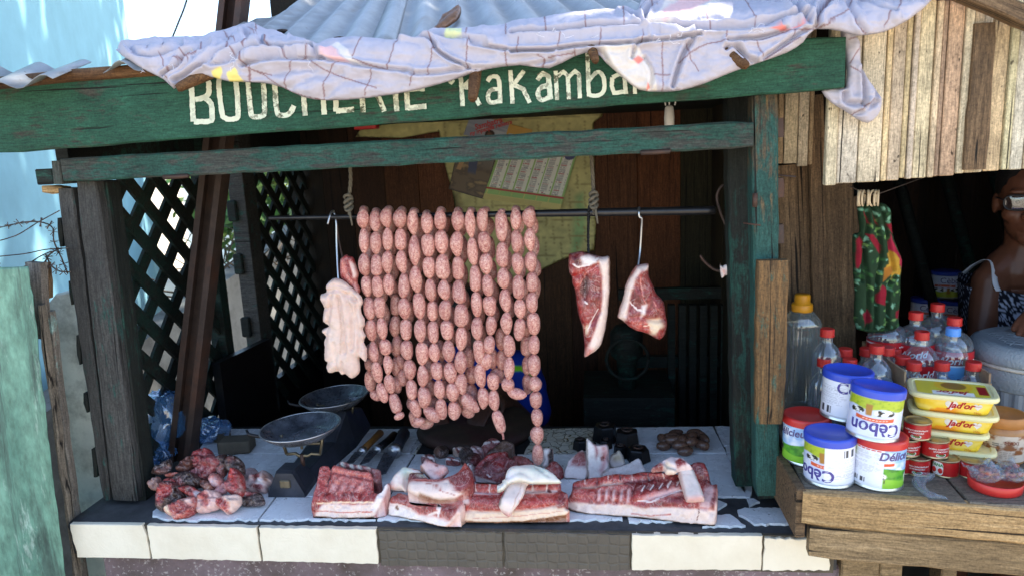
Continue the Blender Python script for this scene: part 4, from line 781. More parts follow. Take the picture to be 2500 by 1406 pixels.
mt('pork_shank', relief(CH([(800, 620), (850, 607), (885, 610), (886, 690), (920, 775), (945, 830), (1000, 890), (1015, 950), (1023, 1080), (1003, 1150), (965, 1182), (900, 1152), (860, 1132), (790, 1112), (740, 1085), (700, 1045), (665, 1022), (650, 1000), (690, 860), (720, 740), (760, 660)]), facing(1575, 735, YR-.02), .024, .022, lin((150, 62, 68)),
   [(CH([(770, 740), (830, 660), (885, 680), (920, 790), (850, 800), (790, 770)]), lin((160, 80, 86)), 8), (CH([(740, 870), (760, 790), (850, 880), (830, 910), (770, 930)]), lin((120, 44, 50)), 5), (CH([(850, 800), (920, 780), (1010, 900), (1010, 1000), (930, 960), (860, 880)]), lin((150, 60, 66)), 6), (CH([(720, 960), (780, 890), (830, 950), (780, 1010), (730, 1020)]), lin((156, 96, 108)), 6), (CH([(800, 620), (850, 607), (890, 612), (885, 645), (830, 645), (780, 710), (750, 820), (735, 900), (700, 1040), (650, 1010), (690, 860), (720, 740)]), FAT, 4), (CH([(740, 1010), (800, 985), (870, 1010), (905, 1080), (880, 1140), (790, 1112), (735, 1070)]), lin((196, 110, 104)), 6), (CH([(870, 1020), (960, 1000), (1000, 1060), (960, 1110), (900, 1140), (890, 1080)]), CREAM, 7), (CH([(815, 1060), (850, 1025), (885, 1055), (870, 1095), (830, 1095)]), lin((190, 90, 92)), 3), (CH([(940, 1110), (965, 1080), (1000, 1095), (990, 1150), (955, 1150)]), lin((170, 80, 84)), 3), (CH([(830, 910), (870, 900), (850, 980), (820, 1000)]), FATW, 5)],
   [(CH([(815, 690), (830, 780), (840, 850), (860, 890)]), 3, LPNK), (CH([(740, 880), (800, 940), (850, 950)]), 3, FATW), (CH([(845, 1060), (890, 1050), (900, 1090)]), 2.5, FATY), (CH([(920, 870), (940, 930), (990, 960)]), 2.5, LPNK)], [(CH([(815, 690), (840, 850)]), 4, .004), (CH([(760, 800), (745, 900), (720, 980)]), 4, .006), (CH([(740, 1000), (830, 990), (920, 1020), (1010, 1010)]), 5, .007)], res=3, amp=.006, freq=45, jag=2.5, seed=2),
   'wedge of dark red pork shank with cut bone ends hanging on the bright steel hook', group=HM)
mt('hanging_fat', relief(A([(180, 870), (230, 820), (290, 805), (350, 830), (430, 900), (500, 960), (525, 1030), (500, 1090), (540, 1180), (545, 1240), (520, 1280), (548, 1340), (530, 1400), (560, 1460), (555, 1580), (520, 1560), (490, 1545), (497, 1660), (470, 1710), (420, 1735), (365, 1700), (330, 1710), (295, 1670), (215, 1690), (180, 1640), (190, 1590), (160, 1560), (163, 1400), (178, 1350), (138, 1290), (200, 1250), (150, 1200), (160, 1080), (125, 1000), (130, 950), (180, 930)]), facing(835, 800, YR-.035), .018, .026, lin((226, 196, 182)), [(A([(180, 1260), (300, 1200), (350, 1500), (300, 1640), (220, 1680)]), lin((232, 206, 192)), 20)], [(A([(300, 960), (320, 1100), (340, 1300), (330, 1500)]), 2.5, lin((210, 180, 165)))],
   [(catmull(A(p), 4, False), w, d_*.62) for p, w, d_ in (([(240, 960), (230, 1100), (200, 1250), (180, 1400)], 5, .010), ([(310, 960), (340, 1150), (360, 1350), (370, 1480)], 5, .012), ([(370, 950), (430, 1100), (450, 1300), (440, 1450)], 5, .012), ([(420, 940), (480, 1030), (470, 1150), (500, 1350), (510, 1480)], 5, .010), ([(180, 935), (280, 900), (360, 930), (460, 1000)], 5, .010), ([(270, 1400), (290, 1550), (300, 1680)], 4, .007), ([(340, 1580), (345, 1700)], 4, .010), ([(230, 870), (300, 860), (380, 890)], 4, .006), ([(160, 1090), (240, 1060)], 4, .008))], res=2.6, amp=.003, freq=70, jag=3.5, seed=3, mot=.08), 'pale folded sheet of pork fat hanging on the thin steel hook', 'fat', HM, m_fat)
mt('meat_strip', relief(A([(310, 630), (340, 600), (370, 582), (400, 600), (432, 612), (460, 680), (487, 760), (470, 830), (500, 900), (497, 940), (455, 952), (430, 895), (380, 862), (330, 815), (308, 750)]), facing(850, 670, YR-.01), .014, .012, lin((170, 70, 76)), [(A([(330, 620), (350, 600), (380, 700), (440, 840), (470, 830), (500, 900), (497, 940), (455, 952), (425, 860), (370, 760)]), LPNK, 5), (A([(410, 640), (450, 670), (480, 760), (460, 800)]), FAT, 5)], [(A([(365, 600), (400, 720), (430, 800)]), 5, RED)], [(A([(380, 620), (420, 740), (440, 850)]), 4, .005)], res=3, amp=.004, jag=2, seed=4), 'small red meat strip on a dark wire hook between the white fat and the sausages', group=HM)
mt('fat_scrap', relief(CH([(1432, 600), (1445, 625), (1480, 612), (1505, 635), (1500, 690), (1470, 700), (1445, 718), (1436, 690), (1428, 650)]), facing(1770, 660, 1.61), .009, .008, FATW, [(CH([(1440, 640), (1470, 650), (1460, 700)]), LPNK, 4)], res=2.5, amp=.005, freq=90, jag=2, seed=5), 'tiny scrap of white fat stuck on the large bare hook', 'fat', HM)
# ================================================================== SAUSAGES
m_saus, nt, b_ = newmat('raw_sausage_skin', (.5, .25, .2), .28, 0, .5); g = G(nt)
v = g.coord((1, 1, 1.9)); n1 = g.noise(v, 2.6, 4, .7, .5); n2 = g.noise(v, 4.6, 3, .65); n3 = g.noise(v, 1.3, 2, .5)
c = g.ramp(n1, [(.29, (.28, .065, .065)), (.41, (.52, .21, .18)), (.55, (.68, .37, .30)), (.72, (.84, .60, .49))])
c = g.mix(g.ramp(n2, [(.34, .85), (.42, 0.0)]), c, (.24, .05, .06)); c = g.mix(g.ramp(n2, [(.60, 0.0), (.68, .75)]), c, (.86, .66, .58)); c = g.mix(g.ramp(n3, [(.3, .4), (.7, 0.0)]), c, g.mix(1.0, c, (.80, .62, .66), 'MULTIPLY'))
oi = g.n('ShaderNodeObjectInfo'); c = g.mix(1.0, c, g.ramp(oi.outputs['Random'], [(0.0, (.84, .80, .80)), (1.0, (1.04, 1.02, 1.0))]), 'MULTIPLY'); g.to(c, b_); g.bump(n1, b_, .18, .12)
def saus_mesh(seed):
    q = random.Random(seed); mb = MB(); rings = []; n = 16; seg = 16; bx_, by_ = q.uniform(-.22, .22), q.uniform(-.16, .16); e = q.choice([2.1, 2.6, 3.4, 1.7]); fl = q.uniform(-.12, .12)
    for k in range(n+1):
        z = -1+2*k/n; z = math.sin(z*math.pi/2)*.96; r = max(.0, 1-abs(z)**e)**.5; r = max(r, .10) if abs(z) > .95 else r; r *= 1+fl*z
        rings.append([(r*math.cos(2*math.pi*j/seg)*(1+.03*math.sin(z*4+j))+bx_*(1-z*z), r*math.sin(2*math.pi*j/seg)+by_*(1-z*z), z) for j in range(seg)])
    rings = [[(x*.10, y*.10, -1.0) for x, y in [(math.cos(2*math.pi*j/seg), math.sin(2*math.pi*j/seg)) for j in range(seg)]]]+rings+[[(math.cos(2*math.pi*j/seg)*.10, math.sin(2*math.pi*j/seg)*.10, 1.0) for j in range(seg)]]
    return mb.loft(rings).mesh('sausage')
SM = [saus_mesh(k) for k in range(14)]
for me in SM: me.materials.append(m_saus)
def link(parent, a, b, r):
    a, b = Vector(a), Vector(b); d = b-a; Lh = d.length/2; z = d.normalized(); x = Vector((1, 0, 0)); x = (x-z*x.dot(z)).normalized(); y = z.cross(x); c = (a+b)/2
    an = random.uniform(0, 6.28); x, y = x*math.cos(an)+y*math.sin(an), y*math.cos(an)-x*math.sin(an)
    M = Matrix(((x.x*r, y.x*r, z.x*Lh*1.02, c.x), (x.y*r, y.y*r, z.y*Lh*1.02, c.y), (x.z*r, y.z*r, z.z*Lh*1.02, c.z), (0, 0, 0, 1)))
    o = bpy.data.objects.new('sausage', random.choice(SM)); col.objects.link(o); place(o, M, parent); return o
MP = 1.70/F
def chain(parent, joints, Y, w=112):
    P = [PY(x+random.uniform(-1.2, 1.2), y+random.uniform(-2.2, 2.2), Y+random.uniform(-.007, .007)) for x, y in A(joints)]
    for k in range(len(P)-1): link(parent, P[k], P[k+1], w/3.846/2*MP*random.uniform(.90, 1.09))
    return P
cols_ = [
 ([(525, 148), (530, 340), (535, 565), (555, 780), (575, 985), (598, 1190), (618, 1388), (640, 1590), (680, 1788), (735, 1965)], 112, [(600, 1420), (590, 1560), (585, 1672), (600, 1857), (690, 1945)], 'outermost sausage string beside the white hanging fat'),
 ([(640, 165), (640, 372), (648, 578), (655, 782), (672, 975), (690, 1178), (720, 1372), (745, 1525), (758, 1705), (795, 1888), (850, 2068), (885, 2128)], 104, [(800, 1190), (830, 1360), (838, 1540), (838, 1720), (850, 1880)], 'second sausage string counted from the white hanging fat, ending in a small round stub'),
 ([(752, 148), (750, 335), (755, 553), (763, 768), (778, 955)], 110, [(825, 955), (828, 1142), (843, 1340), (852, 1525), (900, 1650), (905, 1810)], 'third sausage string counted from the white hanging fat'),
 ([(872, 150), (877, 330), (880, 548), (905, 768), (905, 980), (920, 1180), (938, 1382), (952, 1573), (968, 1758), (990, 1948), (1045, 2105), (1045, 2190)], 116, [(985, 1900), (985, 2040), (1050, 2195), (1185, 2150)], 'fourth sausage string counted from the white hanging fat, curling into the low cluster'),
 ([(990, 170), (1005, 395), (1015, 688), (1035, 945), (1060, 1180), (1065, 1400), (1075, 1625), (1080, 1825), (1095, 2022), (1240, 2140)], 120, [(1120, 1380), (1140, 1560), (1150, 1750), (1160, 1910), (1190, 2010)], 'sausage string with the longest links near its top, fifth from the white hanging fat'),
 ([(1115, 185), (1130, 392), (1140, 598), (1155, 810), (1170, 1012), (1180, 1210), (1190, 1412), (1210, 1590), (1235, 1760), (1255, 1935), (1270, 2125)], 114, [(1235, 1380), (1270, 1580), (1290, 1760), (1300, 1930)], 'sixth sausage string counted from the white hanging fat, next to the knotted tail end'),
 ([(1250, 148), (1250, 350), (1268, 585), (1280, 808), (1300, 1005), (1310, 1205), (1325, 1385), (1340, 1580), (1355, 1785), (1370, 1960), (1377, 2128)], 122, [(1390, 1560), (1400, 1750), (1420, 1880), (1430, 2030)], 'sausage string ending low in a small knotted skin tail over the knives'),
 ([(1405, 155), (1410, 365), (1415, 600), (1420, 825), (1440, 1035), (1445, 1250), (1440, 1475), (1450, 1690), (1462, 1900), (1610, 2048)], 122, [(1510, 1450), (1530, 1640), (1545, 1800), (1450, 2000), (1560, 2090)], 'plump sausage string over the man in blue, its last link slanting right'),
 ([(1530, 150), (1545, 420), (1570, 688), (1580, 930), (1595, 1160), (1605, 1375), (1620, 1608), (1640, 1825), (1650, 2030)], 108, [(1560, 1620), (1545, 1800), (1580, 1960)], 'ninth sausage string from the hanging fat, its long top link leaning'),
 ([(1655, 150), (1655, 362), (1675, 565), (1690, 772), (1710, 970), (1725, 1150), (1722, 1340), (1700, 1510), (1670, 1660)], 114, [(1730, 1460), (1740, 1660), (1840, 1770)], 'sausage string just left of the wide gap over the yellow wall sheet'),
 ([(1815, 170), (1830, 468), (1840, 695), (1855, 910), (1875, 1125), (1880, 1340), (1900, 1540), (1890, 1755), (1880, 1850), (2062, 1905)], 110, [(1810, 1270), (1815, 1480), (1825, 1670), (1750, 1760)], 'sausage string just right of the wide gap, its low link lying sideways'),
 ([(1955, 145), (1960, 355), (1965, 570), (1980, 765), (1995, 990), (2000, 1185), (1985, 1390)], 116, [(2045, 1010), (2055, 1190), (2060, 1340), (2065, 1530), (2065, 1715), (2070, 1880)], 'short sausage string between the sideways link and the longest string'),
 ([(2085, 140), (2095, 335), (2100, 555), (2110, 752), (2115, 935), (2120, 1130), (2130, 1325), (2135, 1525), (2135, 1715), (2148, 1865), (2155, 2025), (2165, 2192), (2168, 2365), (2163, 2545)], 118, [], 'longest sausage string, reaching down almost to the pork on the counter')]
for k, (jt, w, extra, lab) in enumerate(cols_):
    p0 = PY(*A([jt[0]])[0], YR-.016); t = thing('sausage_string', 'raw ' + lab if not lab.startswith('s') and not lab.startswith('l') else lab, 'sausages', p0, group='strings of raw sausages on the rod')
    chain(t, jt, YR-.016, w)
    if extra: chain(t, extra, YR+.022, w*.97)
    off = 42 if k not in (11, 12) else 30
    n = random.randint(5, 8) if k > 3 else random.randint(6, 8)
    rear = [(x+off+random.uniform(-6, 6), y+55+random.uniform(-25, 25)) for x, y in jt[:min(n, len(jt))]]
    if len(rear) > 2: chain(t, rear, YR+.042, w*.95)
    a = PY(*A([(jt[0][0], jt[0][1]+14)])[0], YR-.014); b = PY(*A([(jt[0][0]+off*.6, jt[0][1]+30)])[0], YR+.045); link(t, a, b, .0105)
def tail_end(p, q, r): mb = MB(); mb.tube([p, p.lerp(q, .5)+Vector((.001, 0, 0)), q], [r, r*.7, r*.8], 7); return mb
t = thing('sausage_string', 'short separate sausage string whose tied skin end dangles over the pork scraps', 'sausages', PY(*A([(1750, 1780)])[0], YR-.01), group='strings of raw sausages on the rod')
chain(t, [(1745, 1690), (1755, 1850), (1772, 2050), (1832, 2262)], YR-.012, 108); a = PY(*A([(1832, 2255)])[0], YR-.012); tail_end(a, PY(*A([(1842, 2312)])[0], YR-.012), .0035).build('skin_tail', m_saus, t)
# coil of sausages on the counter
t = thing('sausage_coil', 'coiled heap of dark cooked sausages on the back tiles', 'sausages', PZ(1665, 1085, Z0))
m_sausd, nt, b_ = newmat('dark_sausage_skin', (.14, .07, .045), .25, 0, .6); g = G(nt); n1 = g.noise(g.coord((1, 1, 1.9)), 5, 4, .7); g.to(g.ramp(n1, [(.3, (.06, .028, .02)), (.55, (.14, .07, .045)), (.75, (.27, .17, .11))]), b_)
for i, (x, y, an, zz) in enumerate([(1110, 215, -1.2, .02), (1130, 275, .3, .018), (1250, 150, .4, .02), (1200, 185, .2, .024), (1345, 195, .5, .028), (1440, 150, -.2, .02), (1420, 190, .9, .030), (1225, 215, .1, .034), (1310, 215, 1.2, .036), (1295, 280, .1, .026), (1410, 240, .7, .030), (1510, 270, -.6, .02), (1545, 210, -1.3, .02), (1345, 335, .15, .017), (1500, 170, -.9, .018)]):
    p = PZ(*CR([(x, y)])[0], Z0+zz); d = Vector((math.cos(an), math.sin(an), random.uniform(-.1, .1)))*.021; o = link(t, p-d, p+d, .0125); o.data = SM[i % 8].copy(); o.data.materials.clear(); o.data.materials.append(m_sausd)
# ================================================================== MEAT ON THE COUNTER
ZC = Z0+.006; PC = 'meat laid out on the counter'
def slab(name, out, base_px, prof, regs, lab, rot=0.0, base=RED, lines=(), creases=(), T=.006, Rr=.006, amp=.0045, res=2.8, jag=2.4, seed=0, conv=CM, bumps=(), freq=45, cat='meat'):
    cv = lambda p: conv(p)
    sf = Surf(PZ(*cv([base_px])[0], ZC), prof, rot)
    return mt(name, relief(cv(out), sf, T, Rr, base, [(cv(a), b, c_) for a, b, c_ in regs], [(cv(a), b, c_) for a, b, c_ in lines], [(catmull(cv(a), 3, False), b, c_) for a, b, c_ in creases], res=res, amp=amp, freq=freq, jag=jag, drop=Z0+.0055, zmin=Z0+.006, seed=seed, bumps=[(*cv([(a, b)])[0], c_, d_) for a, b, c_, d_ in bumps]), lab, cat, PC)
def rotof(a, b, conv): p, q = PZ(*conv([a])[0], ZC), PZ(*conv([b])[0], ZC); return math.atan2(q.y-p.y, q.x-p.x)
# lower left belly block
slab('pork_block', [(248, 1130), (268, 990), (330, 945), (390, 918), (640, 985), (900, 1010), (1120, 985), (1165, 1050), (1160, 1100), (1030, 1262), (945, 1332), (700, 1275), (420, 1215), (258, 1190)], (600, 1250), [(0, 0), (.010, .034), (.10, .055), (.14, .05)],
     [([(240, 1100), (262, 1030), (380, 1050), (530, 1100), (620, 1165), (800, 1195), (1000, 1262), (940, 1340), (700, 1290), (240, 1210)], FATW, 5), ([(270, 990), (330, 945), (390, 920), (480, 1000), (545, 1090), (380, 1055), (268, 1035)], lin((176, 100, 100)), 6), ([(560, 1080), (640, 1020), (720, 1040), (760, 1110), (700, 1170), (600, 1140)], lin((178, 92, 94)), 6), ([(630, 1060), (760, 1040), (860, 1080), (800, 1140), (680, 1130)], lin((160, 84, 88)), 6), ([(870, 1080), (1000, 1060), (1080, 1120), (1020, 1250), (920, 1170)], lin((148, 66, 72)), 6), ([(1000, 1255), (1165, 1090), (1170, 1040), (1180, 1120), (945, 1340)], FAT, 4), ([(800, 1150), (860, 1130), (900, 1200), (830, 1190)], lin((170, 90, 92)), 4)],
     'pork block with a thick white fat front lying under the draped belly piece', rotof((420, 1215), (945, 1332), CM), LPNK, [([(620, 1040), (720, 1010), (850, 1060), (870, 1140), (760, 1170)], 6, FAT), ([(880, 1090), (860, 1190)], 5, FATW), ([(270, 1035), (400, 1060), (540, 1100)], 4, FAT), ([(360, 1070), (350, 1090), (370, 1100), (368, 1115)], 5, RIND), ([(258, 1195), (420, 1222), (700, 1283), (945, 1338)], 9, lin((150, 125, 105)))], [([(620, 1040), (720, 1010), (850, 1060), (870, 1140)], 3, .003)], seed=11)
# belly piece on top of it
sfb = Surf(PZ(*CM([(750, 1265)])[0], ZC), [(.0, .045), (.012, .07), (.10, .11), (.14, .12)])
mt('pork_belly', relief(CM([(470, 870), (480, 800), (492, 700), (560, 685), (650, 692), (700, 720), (770, 755), (900, 745), (1060, 695), (1120, 640), (1180, 555), (1230, 610), (1272, 680), (1285, 800), (1200, 895), (1120, 965), (1040, 1002), (900, 1018), (760, 1002), (640, 978), (530, 925)]), sfb, .016, .016, lin((160, 72, 76)),
   [(CM([(465, 880), (490, 830), (560, 820), (700, 830), (850, 835), (990, 800), (1010, 850), (1120, 900), (1200, 890), (1040, 1010), (900, 1025), (640, 985), (520, 930)]), FAT, 5), (CM([(620, 960), (650, 905), (780, 960), (900, 990), (1080, 985), (900, 1025), (740, 1005)]), lin((140, 112, 80)), 5), (CM([(990, 800), (1100, 720), (1200, 690), (1285, 700), (1285, 800), (1200, 890), (1080, 880)]), lin((138, 62, 70)), 7), (CM([(560, 780), (700, 770), (830, 790), (820, 820), (600, 815)]), BRED, 4), (CM([(500, 695), (640, 690), (740, 770), (600, 780), (510, 760)]), DRED, 5), (CM([(590, 735), (700, 725), (720, 750), (640, 750)]), lin((150, 180, 160)), 5), (CM([(950, 560), (1050, 540), (1130, 620), (1060, 700), (950, 730), (900, 700)]), lin((120, 78, 88)), 8), (CM([(1060, 700), (1150, 560), (1220, 610), (1200, 660), (1080, 730), (900, 770)]), lin((204, 110, 98)), 4)],
   [(CM([(540, 790), (700, 800), (840, 800), (1050, 720)]), 4, LPNK), (CM([(700, 850), (900, 880), (1080, 940)]), 2, lin((190, 130, 120)))], [(catmull(CM([(560, 770), (720, 760), (900, 750), (1050, 700)]), 3, False), 4, .006)], res=3, amp=.004, jag=1.5, drop=Z0+.045, seed=12), 'curved pork belly piece with brown rind edge resting on the white fat block', group=PC)
mt('fat_flap', relief(CM([(248, 830), (270, 770), (320, 690), (380, 635), (440, 602), (520, 612), (600, 625), (655, 650), (650, 690), (500, 700), (492, 800), (470, 905), (430, 888), (390, 868), (300, 868)]), Surf(PZ(*CM([(380, 1100)])[0], ZC), [(.0, .055), (.02, .085), (.08, .125)]), .012, .014, FAT, [(CM([(400, 620), (470, 600), (520, 640), (470, 720), (440, 700)]), lin((200, 216, 196)), 10), (CM([(248, 830), (300, 800), (310, 870), (260, 850)]), LPNK, 8)], [], [(catmull(CM([(500, 700), (470, 760), (460, 880)]), 3, False), 5, .005)], res=3, amp=.004, jag=1.5, seed=13, drop=Z0+.05), 'pale fat flap hanging over the end of the curved belly piece', 'fat', PC, m_fat)
mt('pork_trimming', relief(CM([(628, 600), (660, 560), (690, 510), (725, 500), (850, 560), (955, 590), (972, 660), (905, 740), (845, 800), (805, 818), (762, 772), (690, 690)]), Surf(PZ(*CM([(780, 1200)])[0], ZC), [(.05, .10), (.13, .17)]), .014, .014, lin((206, 176, 176)), [(CM([(690, 500), (850, 500), (870, 570), (740, 560)]), lin((120, 60, 70)), 6), (CM([(830, 690), (900, 660), (960, 650), (880, 750)]), LPNK, 6), (CM([(620, 600), (650, 600), (760, 760), (740, 750)]), RIND, 3), (CM([(820, 600), (850, 595), (850, 615), (825, 615)]), DRED, 2)], [], [], res=3, amp=.006, jag=2, seed=14, drop=Z0+.09), 'pale grey pink trimming lying on top of the curved belly piece', group=PC)
# centre slab with backbone
slab('rib_slab', [(1130, 1240), (1150, 1150), (1120, 1010), (1150, 952), (1195, 905), (1165, 850), (1190, 795), (1620, 810), (2000, 810), (2320, 788), (2345, 880), (2432, 930), (2402, 1080), (2452, 1130), (2390, 1192), (2150, 1235), (1900, 1265), (1500, 1282), (1200, 1272)], (1700, 1278), [(0, 0), (.012, .042), (.060, .072), (.075, .100), (.10, .115)],
     [([(1125, 1260), (1150, 1150), (1240, 1118), (1600, 1130), (1900, 1112), (2280, 1062), (2400, 1080), (2460, 1130), (2390, 1200), (1900, 1275), (1200, 1280)], FATY, 5), ([(1140, 1010), (1300, 980), (1600, 1000), (1610, 1110), (1400, 1120), (1150, 1080)], lin((168, 84, 90)), 7), ([(1840, 960), (2000, 930), (2330, 920), (2320, 1000), (2250, 1060), (2000, 1085), (1860, 1100)], lin((186, 88, 86)), 6), ([(1120, 1010), (1160, 950), (1230, 980), (1230, 1040), (1150, 1050)], BONE, 5), ([(1165, 850), (1190, 795), (1620, 812), (2320, 790), (2340, 880), (1900, 905), (1600, 900), (1200, 890)], lin((190, 98, 92)), 4), ([(2290, 1000), (2340, 890), (2430, 930), (2400, 1085), (2310, 1090)], lin((138, 62, 66)), 6), ([(1700, 900), (2000, 890), (2300, 885), (2250, 930), (1800, 945)], FAT, 4), ([(1190, 900), (1400, 905), (1600, 925), (1600, 945), (1400, 940), (1200, 935)], lin((216, 196, 196)), 3)],
     'pork slab with cut backbone along its top and a cream fat front, in the middle of the counter', 0, BRED, [([(1480, 800), (1478, 900)], 4, BONE), ([(2000, 800), (2004, 890)], 4, BONE), ([(2180, 800), (2175, 890)], 4, BONE), ([(1300, 800), (1305, 890)], 3, BONE), ([(1880, 925), (2060, 915), (2300, 895)], 5, FATW), ([(1190, 960), (1400, 950), (1600, 960)], 4, BRED), ([(1250, 1215), (1700, 1200), (2200, 1150), (2380, 1120)], 2, lin((214, 160, 140))), ([(1140, 1262), (1500, 1280), (1900, 1266), (2390, 1194)], 9, lin((150, 122, 86))), ([(2200, 890), (2220, 910)], 8, DRED)],
     [([(1200, 895), (1600, 915), (2000, 900), (2330, 885)], 4, .007), ([(1480, 800), (1478, 890)], 2.5, .003), ([(2000, 800), (2004, 890)], 2.5, .003), ([(1150, 945), (1600, 955)], 4, .004), ([(1180, 1120), (1600, 1128), (2280, 1060)], 4, .003)], seed=15, res=2.8)
mt('fat_sheet', relief(CM([(1660, 745), (1680, 665), (1740, 605), (1850, 590), (2000, 585), (2120, 615), (2250, 680), (2342, 780), (2300, 800), (2000, 808), (1900, 785), (1740, 795), (1655, 880), (1580, 912), (1570, 890), (1625, 830), (1630, 780)]), Surf(PZ(*CM([(1950, 1240)])[0], ZC), [(.05, .115), (.075, .125), (.13, .17)]), .016, .022, lin((238, 226, 210)), [(CM([(2000, 640), (2150, 650), (2150, 720), (2020, 700)]), lin((216, 226, 206)), 14), (CM([(1660, 745), (1720, 690), (1800, 760), (1740, 800)]), FATW, 8)], [], [(catmull(CM([(1700, 760), (1850, 700), (2000, 770)]), 3, False), 6, .004), (catmull(CM([(2050, 640), (2150, 720), (2280, 770)]), 3, False), 5, .004)], res=3, amp=.003, jag=2, seed=16, drop=Z0+.10), 'glossy white fat sheet draped over the backbone of the middle slab', 'fat', PC, m_fat)
mt('rind_strip', relief(CM([(1730, 765), (1800, 752), (1900, 745), (1965, 748), (1992, 788), (1930, 832), (1890, 960), (1830, 1052), (1762, 1140), (1742, 1190), (1700, 1195), (1660, 1170), (1610, 1120), (1588, 1040), (1640, 920), (1680, 830)]), Surf(PZ(*CM([(1700, 1290)])[0], ZC), [(-.008, .01), (-.006, .055), (.050, .09), (.06, .115), (.075, .12)]), .010, .010, FAT, [(CM([(1588, 1040), (1640, 920), (1700, 800), (1730, 765), (1745, 775), (1680, 900), (1630, 1010), (1600, 1060)]), lin((70, 60, 50)), 3), (CM([(1610, 1110), (1700, 1130), (1750, 1150), (1740, 1200), (1660, 1180)]), LPNK, 6)], [(CM([(1880, 770), (1850, 900), (1760, 1080)]), 2, lin((214, 176, 160))), (CM([(1960, 790), (1900, 960), (1800, 1080)]), 3, lin((200, 120, 110)))], [], res=2.6, amp=.002, jag=1, seed=17, back=.2), 'strip of pale rind hanging down over the front of the middle slab', 'fat', PC, m_fat)
slab('shoulder_piece', [(1280, 640), (1320, 570), (1400, 500), (1480, 440), (1560, 422), (1690, 420), (1702, 470), (1780, 520), (1812, 560), (1702, 620), (1662, 760), (1560, 802), (1420, 765), (1310, 725)], (1450, 800), [(0, 0), (.02, .035), (.12, .11)], [([(1300, 730), (1310, 710), (1420, 745), (1540, 785), (1560, 810), (1420, 790)], FATW, 4), ([(1330, 560), (1480, 440), (1690, 420), (1700, 470), (1560, 480), (1420, 560), (1340, 640)], BRED, 8), ([(1530, 560), (1600, 530), (1680, 560), (1620, 640), (1560, 620)], lin((160, 60, 66)), 6), ([(1420, 560), (1460, 540), (1450, 610), (1420, 620)], lin((60, 20, 26)), 5)], 'dark red shoulder piece behind the middle slab', 0, lin((128, 46, 54)), [([(1460, 690), (1490, 720)], 3, FATW)], [([(1340, 640), (1440, 560), (1560, 490)], 6, .008), ([(1560, 560), (1650, 580)], 5, .006)], T=.016, Rr=.02, amp=.009, seed=18)
slab('meat_scrap', [(2110, 640), (2160, 600), (2250, 530), (2330, 560), (2372, 640), (2310, 742), (2200, 700)], (2250, 760), [(0, 0), (.02, .03), (.1, .08)], [([(2180, 620), (2260, 600), (2300, 700), (2220, 700)], lin((196, 140, 136)), 8)], 'red and pink scrap at the right end of the fat sheet', 0, lin((150, 66, 70)), T=.014, Rr=.016, amp=.008, seed=19)
slab('meat_scrap', [(1750, 490), (1880, 468), (1985, 520), (2010, 575), (1900, 600), (1790, 570)], (1880, 700), [(0, 0), (.02, .03), (.12, .07)], [], 'mottled pink scrap between the dark shoulder piece and the longest sausage string', 0, lin((170, 110, 108)), T=.014, Rr=.016, amp=.010, seed=20)
slab('rind_offcut', [(2122, 420), (2150, 375), (2180, 370), (2255, 380), (2242, 520), (2200, 592), (2120, 572), (2150, 490)], (2170, 640), [(0, 0), (.004, .05), (.03, .085)], [([(2185, 440), (2230, 370), (2262, 380), (2245, 520), (2200, 590), (2195, 500)], lin((36, 34, 34)), 3)], 'white offcut with a black rind side standing behind the longest sausage string', 0, FATW, T=.010, Rr=.01, amp=.002, seed=21, cat='fat')
slab('skin_flap', [(1440, 445), (1500, 385), (1580, 320), (1655, 268), (1772, 320), (1740, 375), (1650, 422), (1560, 430)], (1560, 560), [(0, 0), (.04, .03), (.12, .12)], [([(1440, 445), (1500, 390), (1560, 430)], lin((54, 48, 42)), 8)], 'grey brown bristly skin flap sticking up above the shoulder piece', 0, lin((118, 110, 92)), T=.006, Rr=.006, amp=.002, seed=22, freq=120)
for k, (o_, bs, c_, lab) in enumerate([([(1375, 350), (1440, 280), (1520, 245), (1612, 290), (1570, 345), (1500, 405), (1430, 440), (1385, 390)], (1480, 520), lin((150, 90, 96)), 'red and white trimming heaped in front of the chopping block'), ([(1215, 400), (1260, 340), (1330, 335), (1400, 380), (1390, 470), (1310, 460)], (1320, 520), lin((196, 168, 170)), 'pale sinewy trimming beside the grey skin flap'), ([(1020, 380), (1060, 355), (1190, 355), (1200, 400), (1120, 440), (1040, 420)], (1110, 500), lin((190, 168, 150)), 'whitish fat bit among the trotters behind the belly piece'), ([(930, 500), (980, 465), (1060, 490), (1120, 520), (1060, 560), (960, 540)], (1020, 600), lin((150, 90, 92)), 'pinkish trimming right behind the pale grey trimming'),
      ([(640, 470), (700, 440), (790, 450), (800, 500), (720, 520), (650, 540)], (720, 600), lin((120, 70, 74)), 'dark pink trimming behind the fat flap'), ([(1200, 560), (1260, 550), (1290, 600), (1270, 660), (1210, 640)], (1250, 700), FATW, 'small white knob of fat between the belly piece and the dark shoulder piece')]):
    slab('meat_scrap', o_, bs, [(0, 0), (.03, .03), (.12, .09)], [], lab, 0, c_, T=.012, Rr=.014, amp=.010, seed=23+k, lines=[([(o_[0][0], o_[0][1]), (o_[3][0], o_[3][1])], 4, FATW), ([o_[1], o_[4]], 4, DRED)])
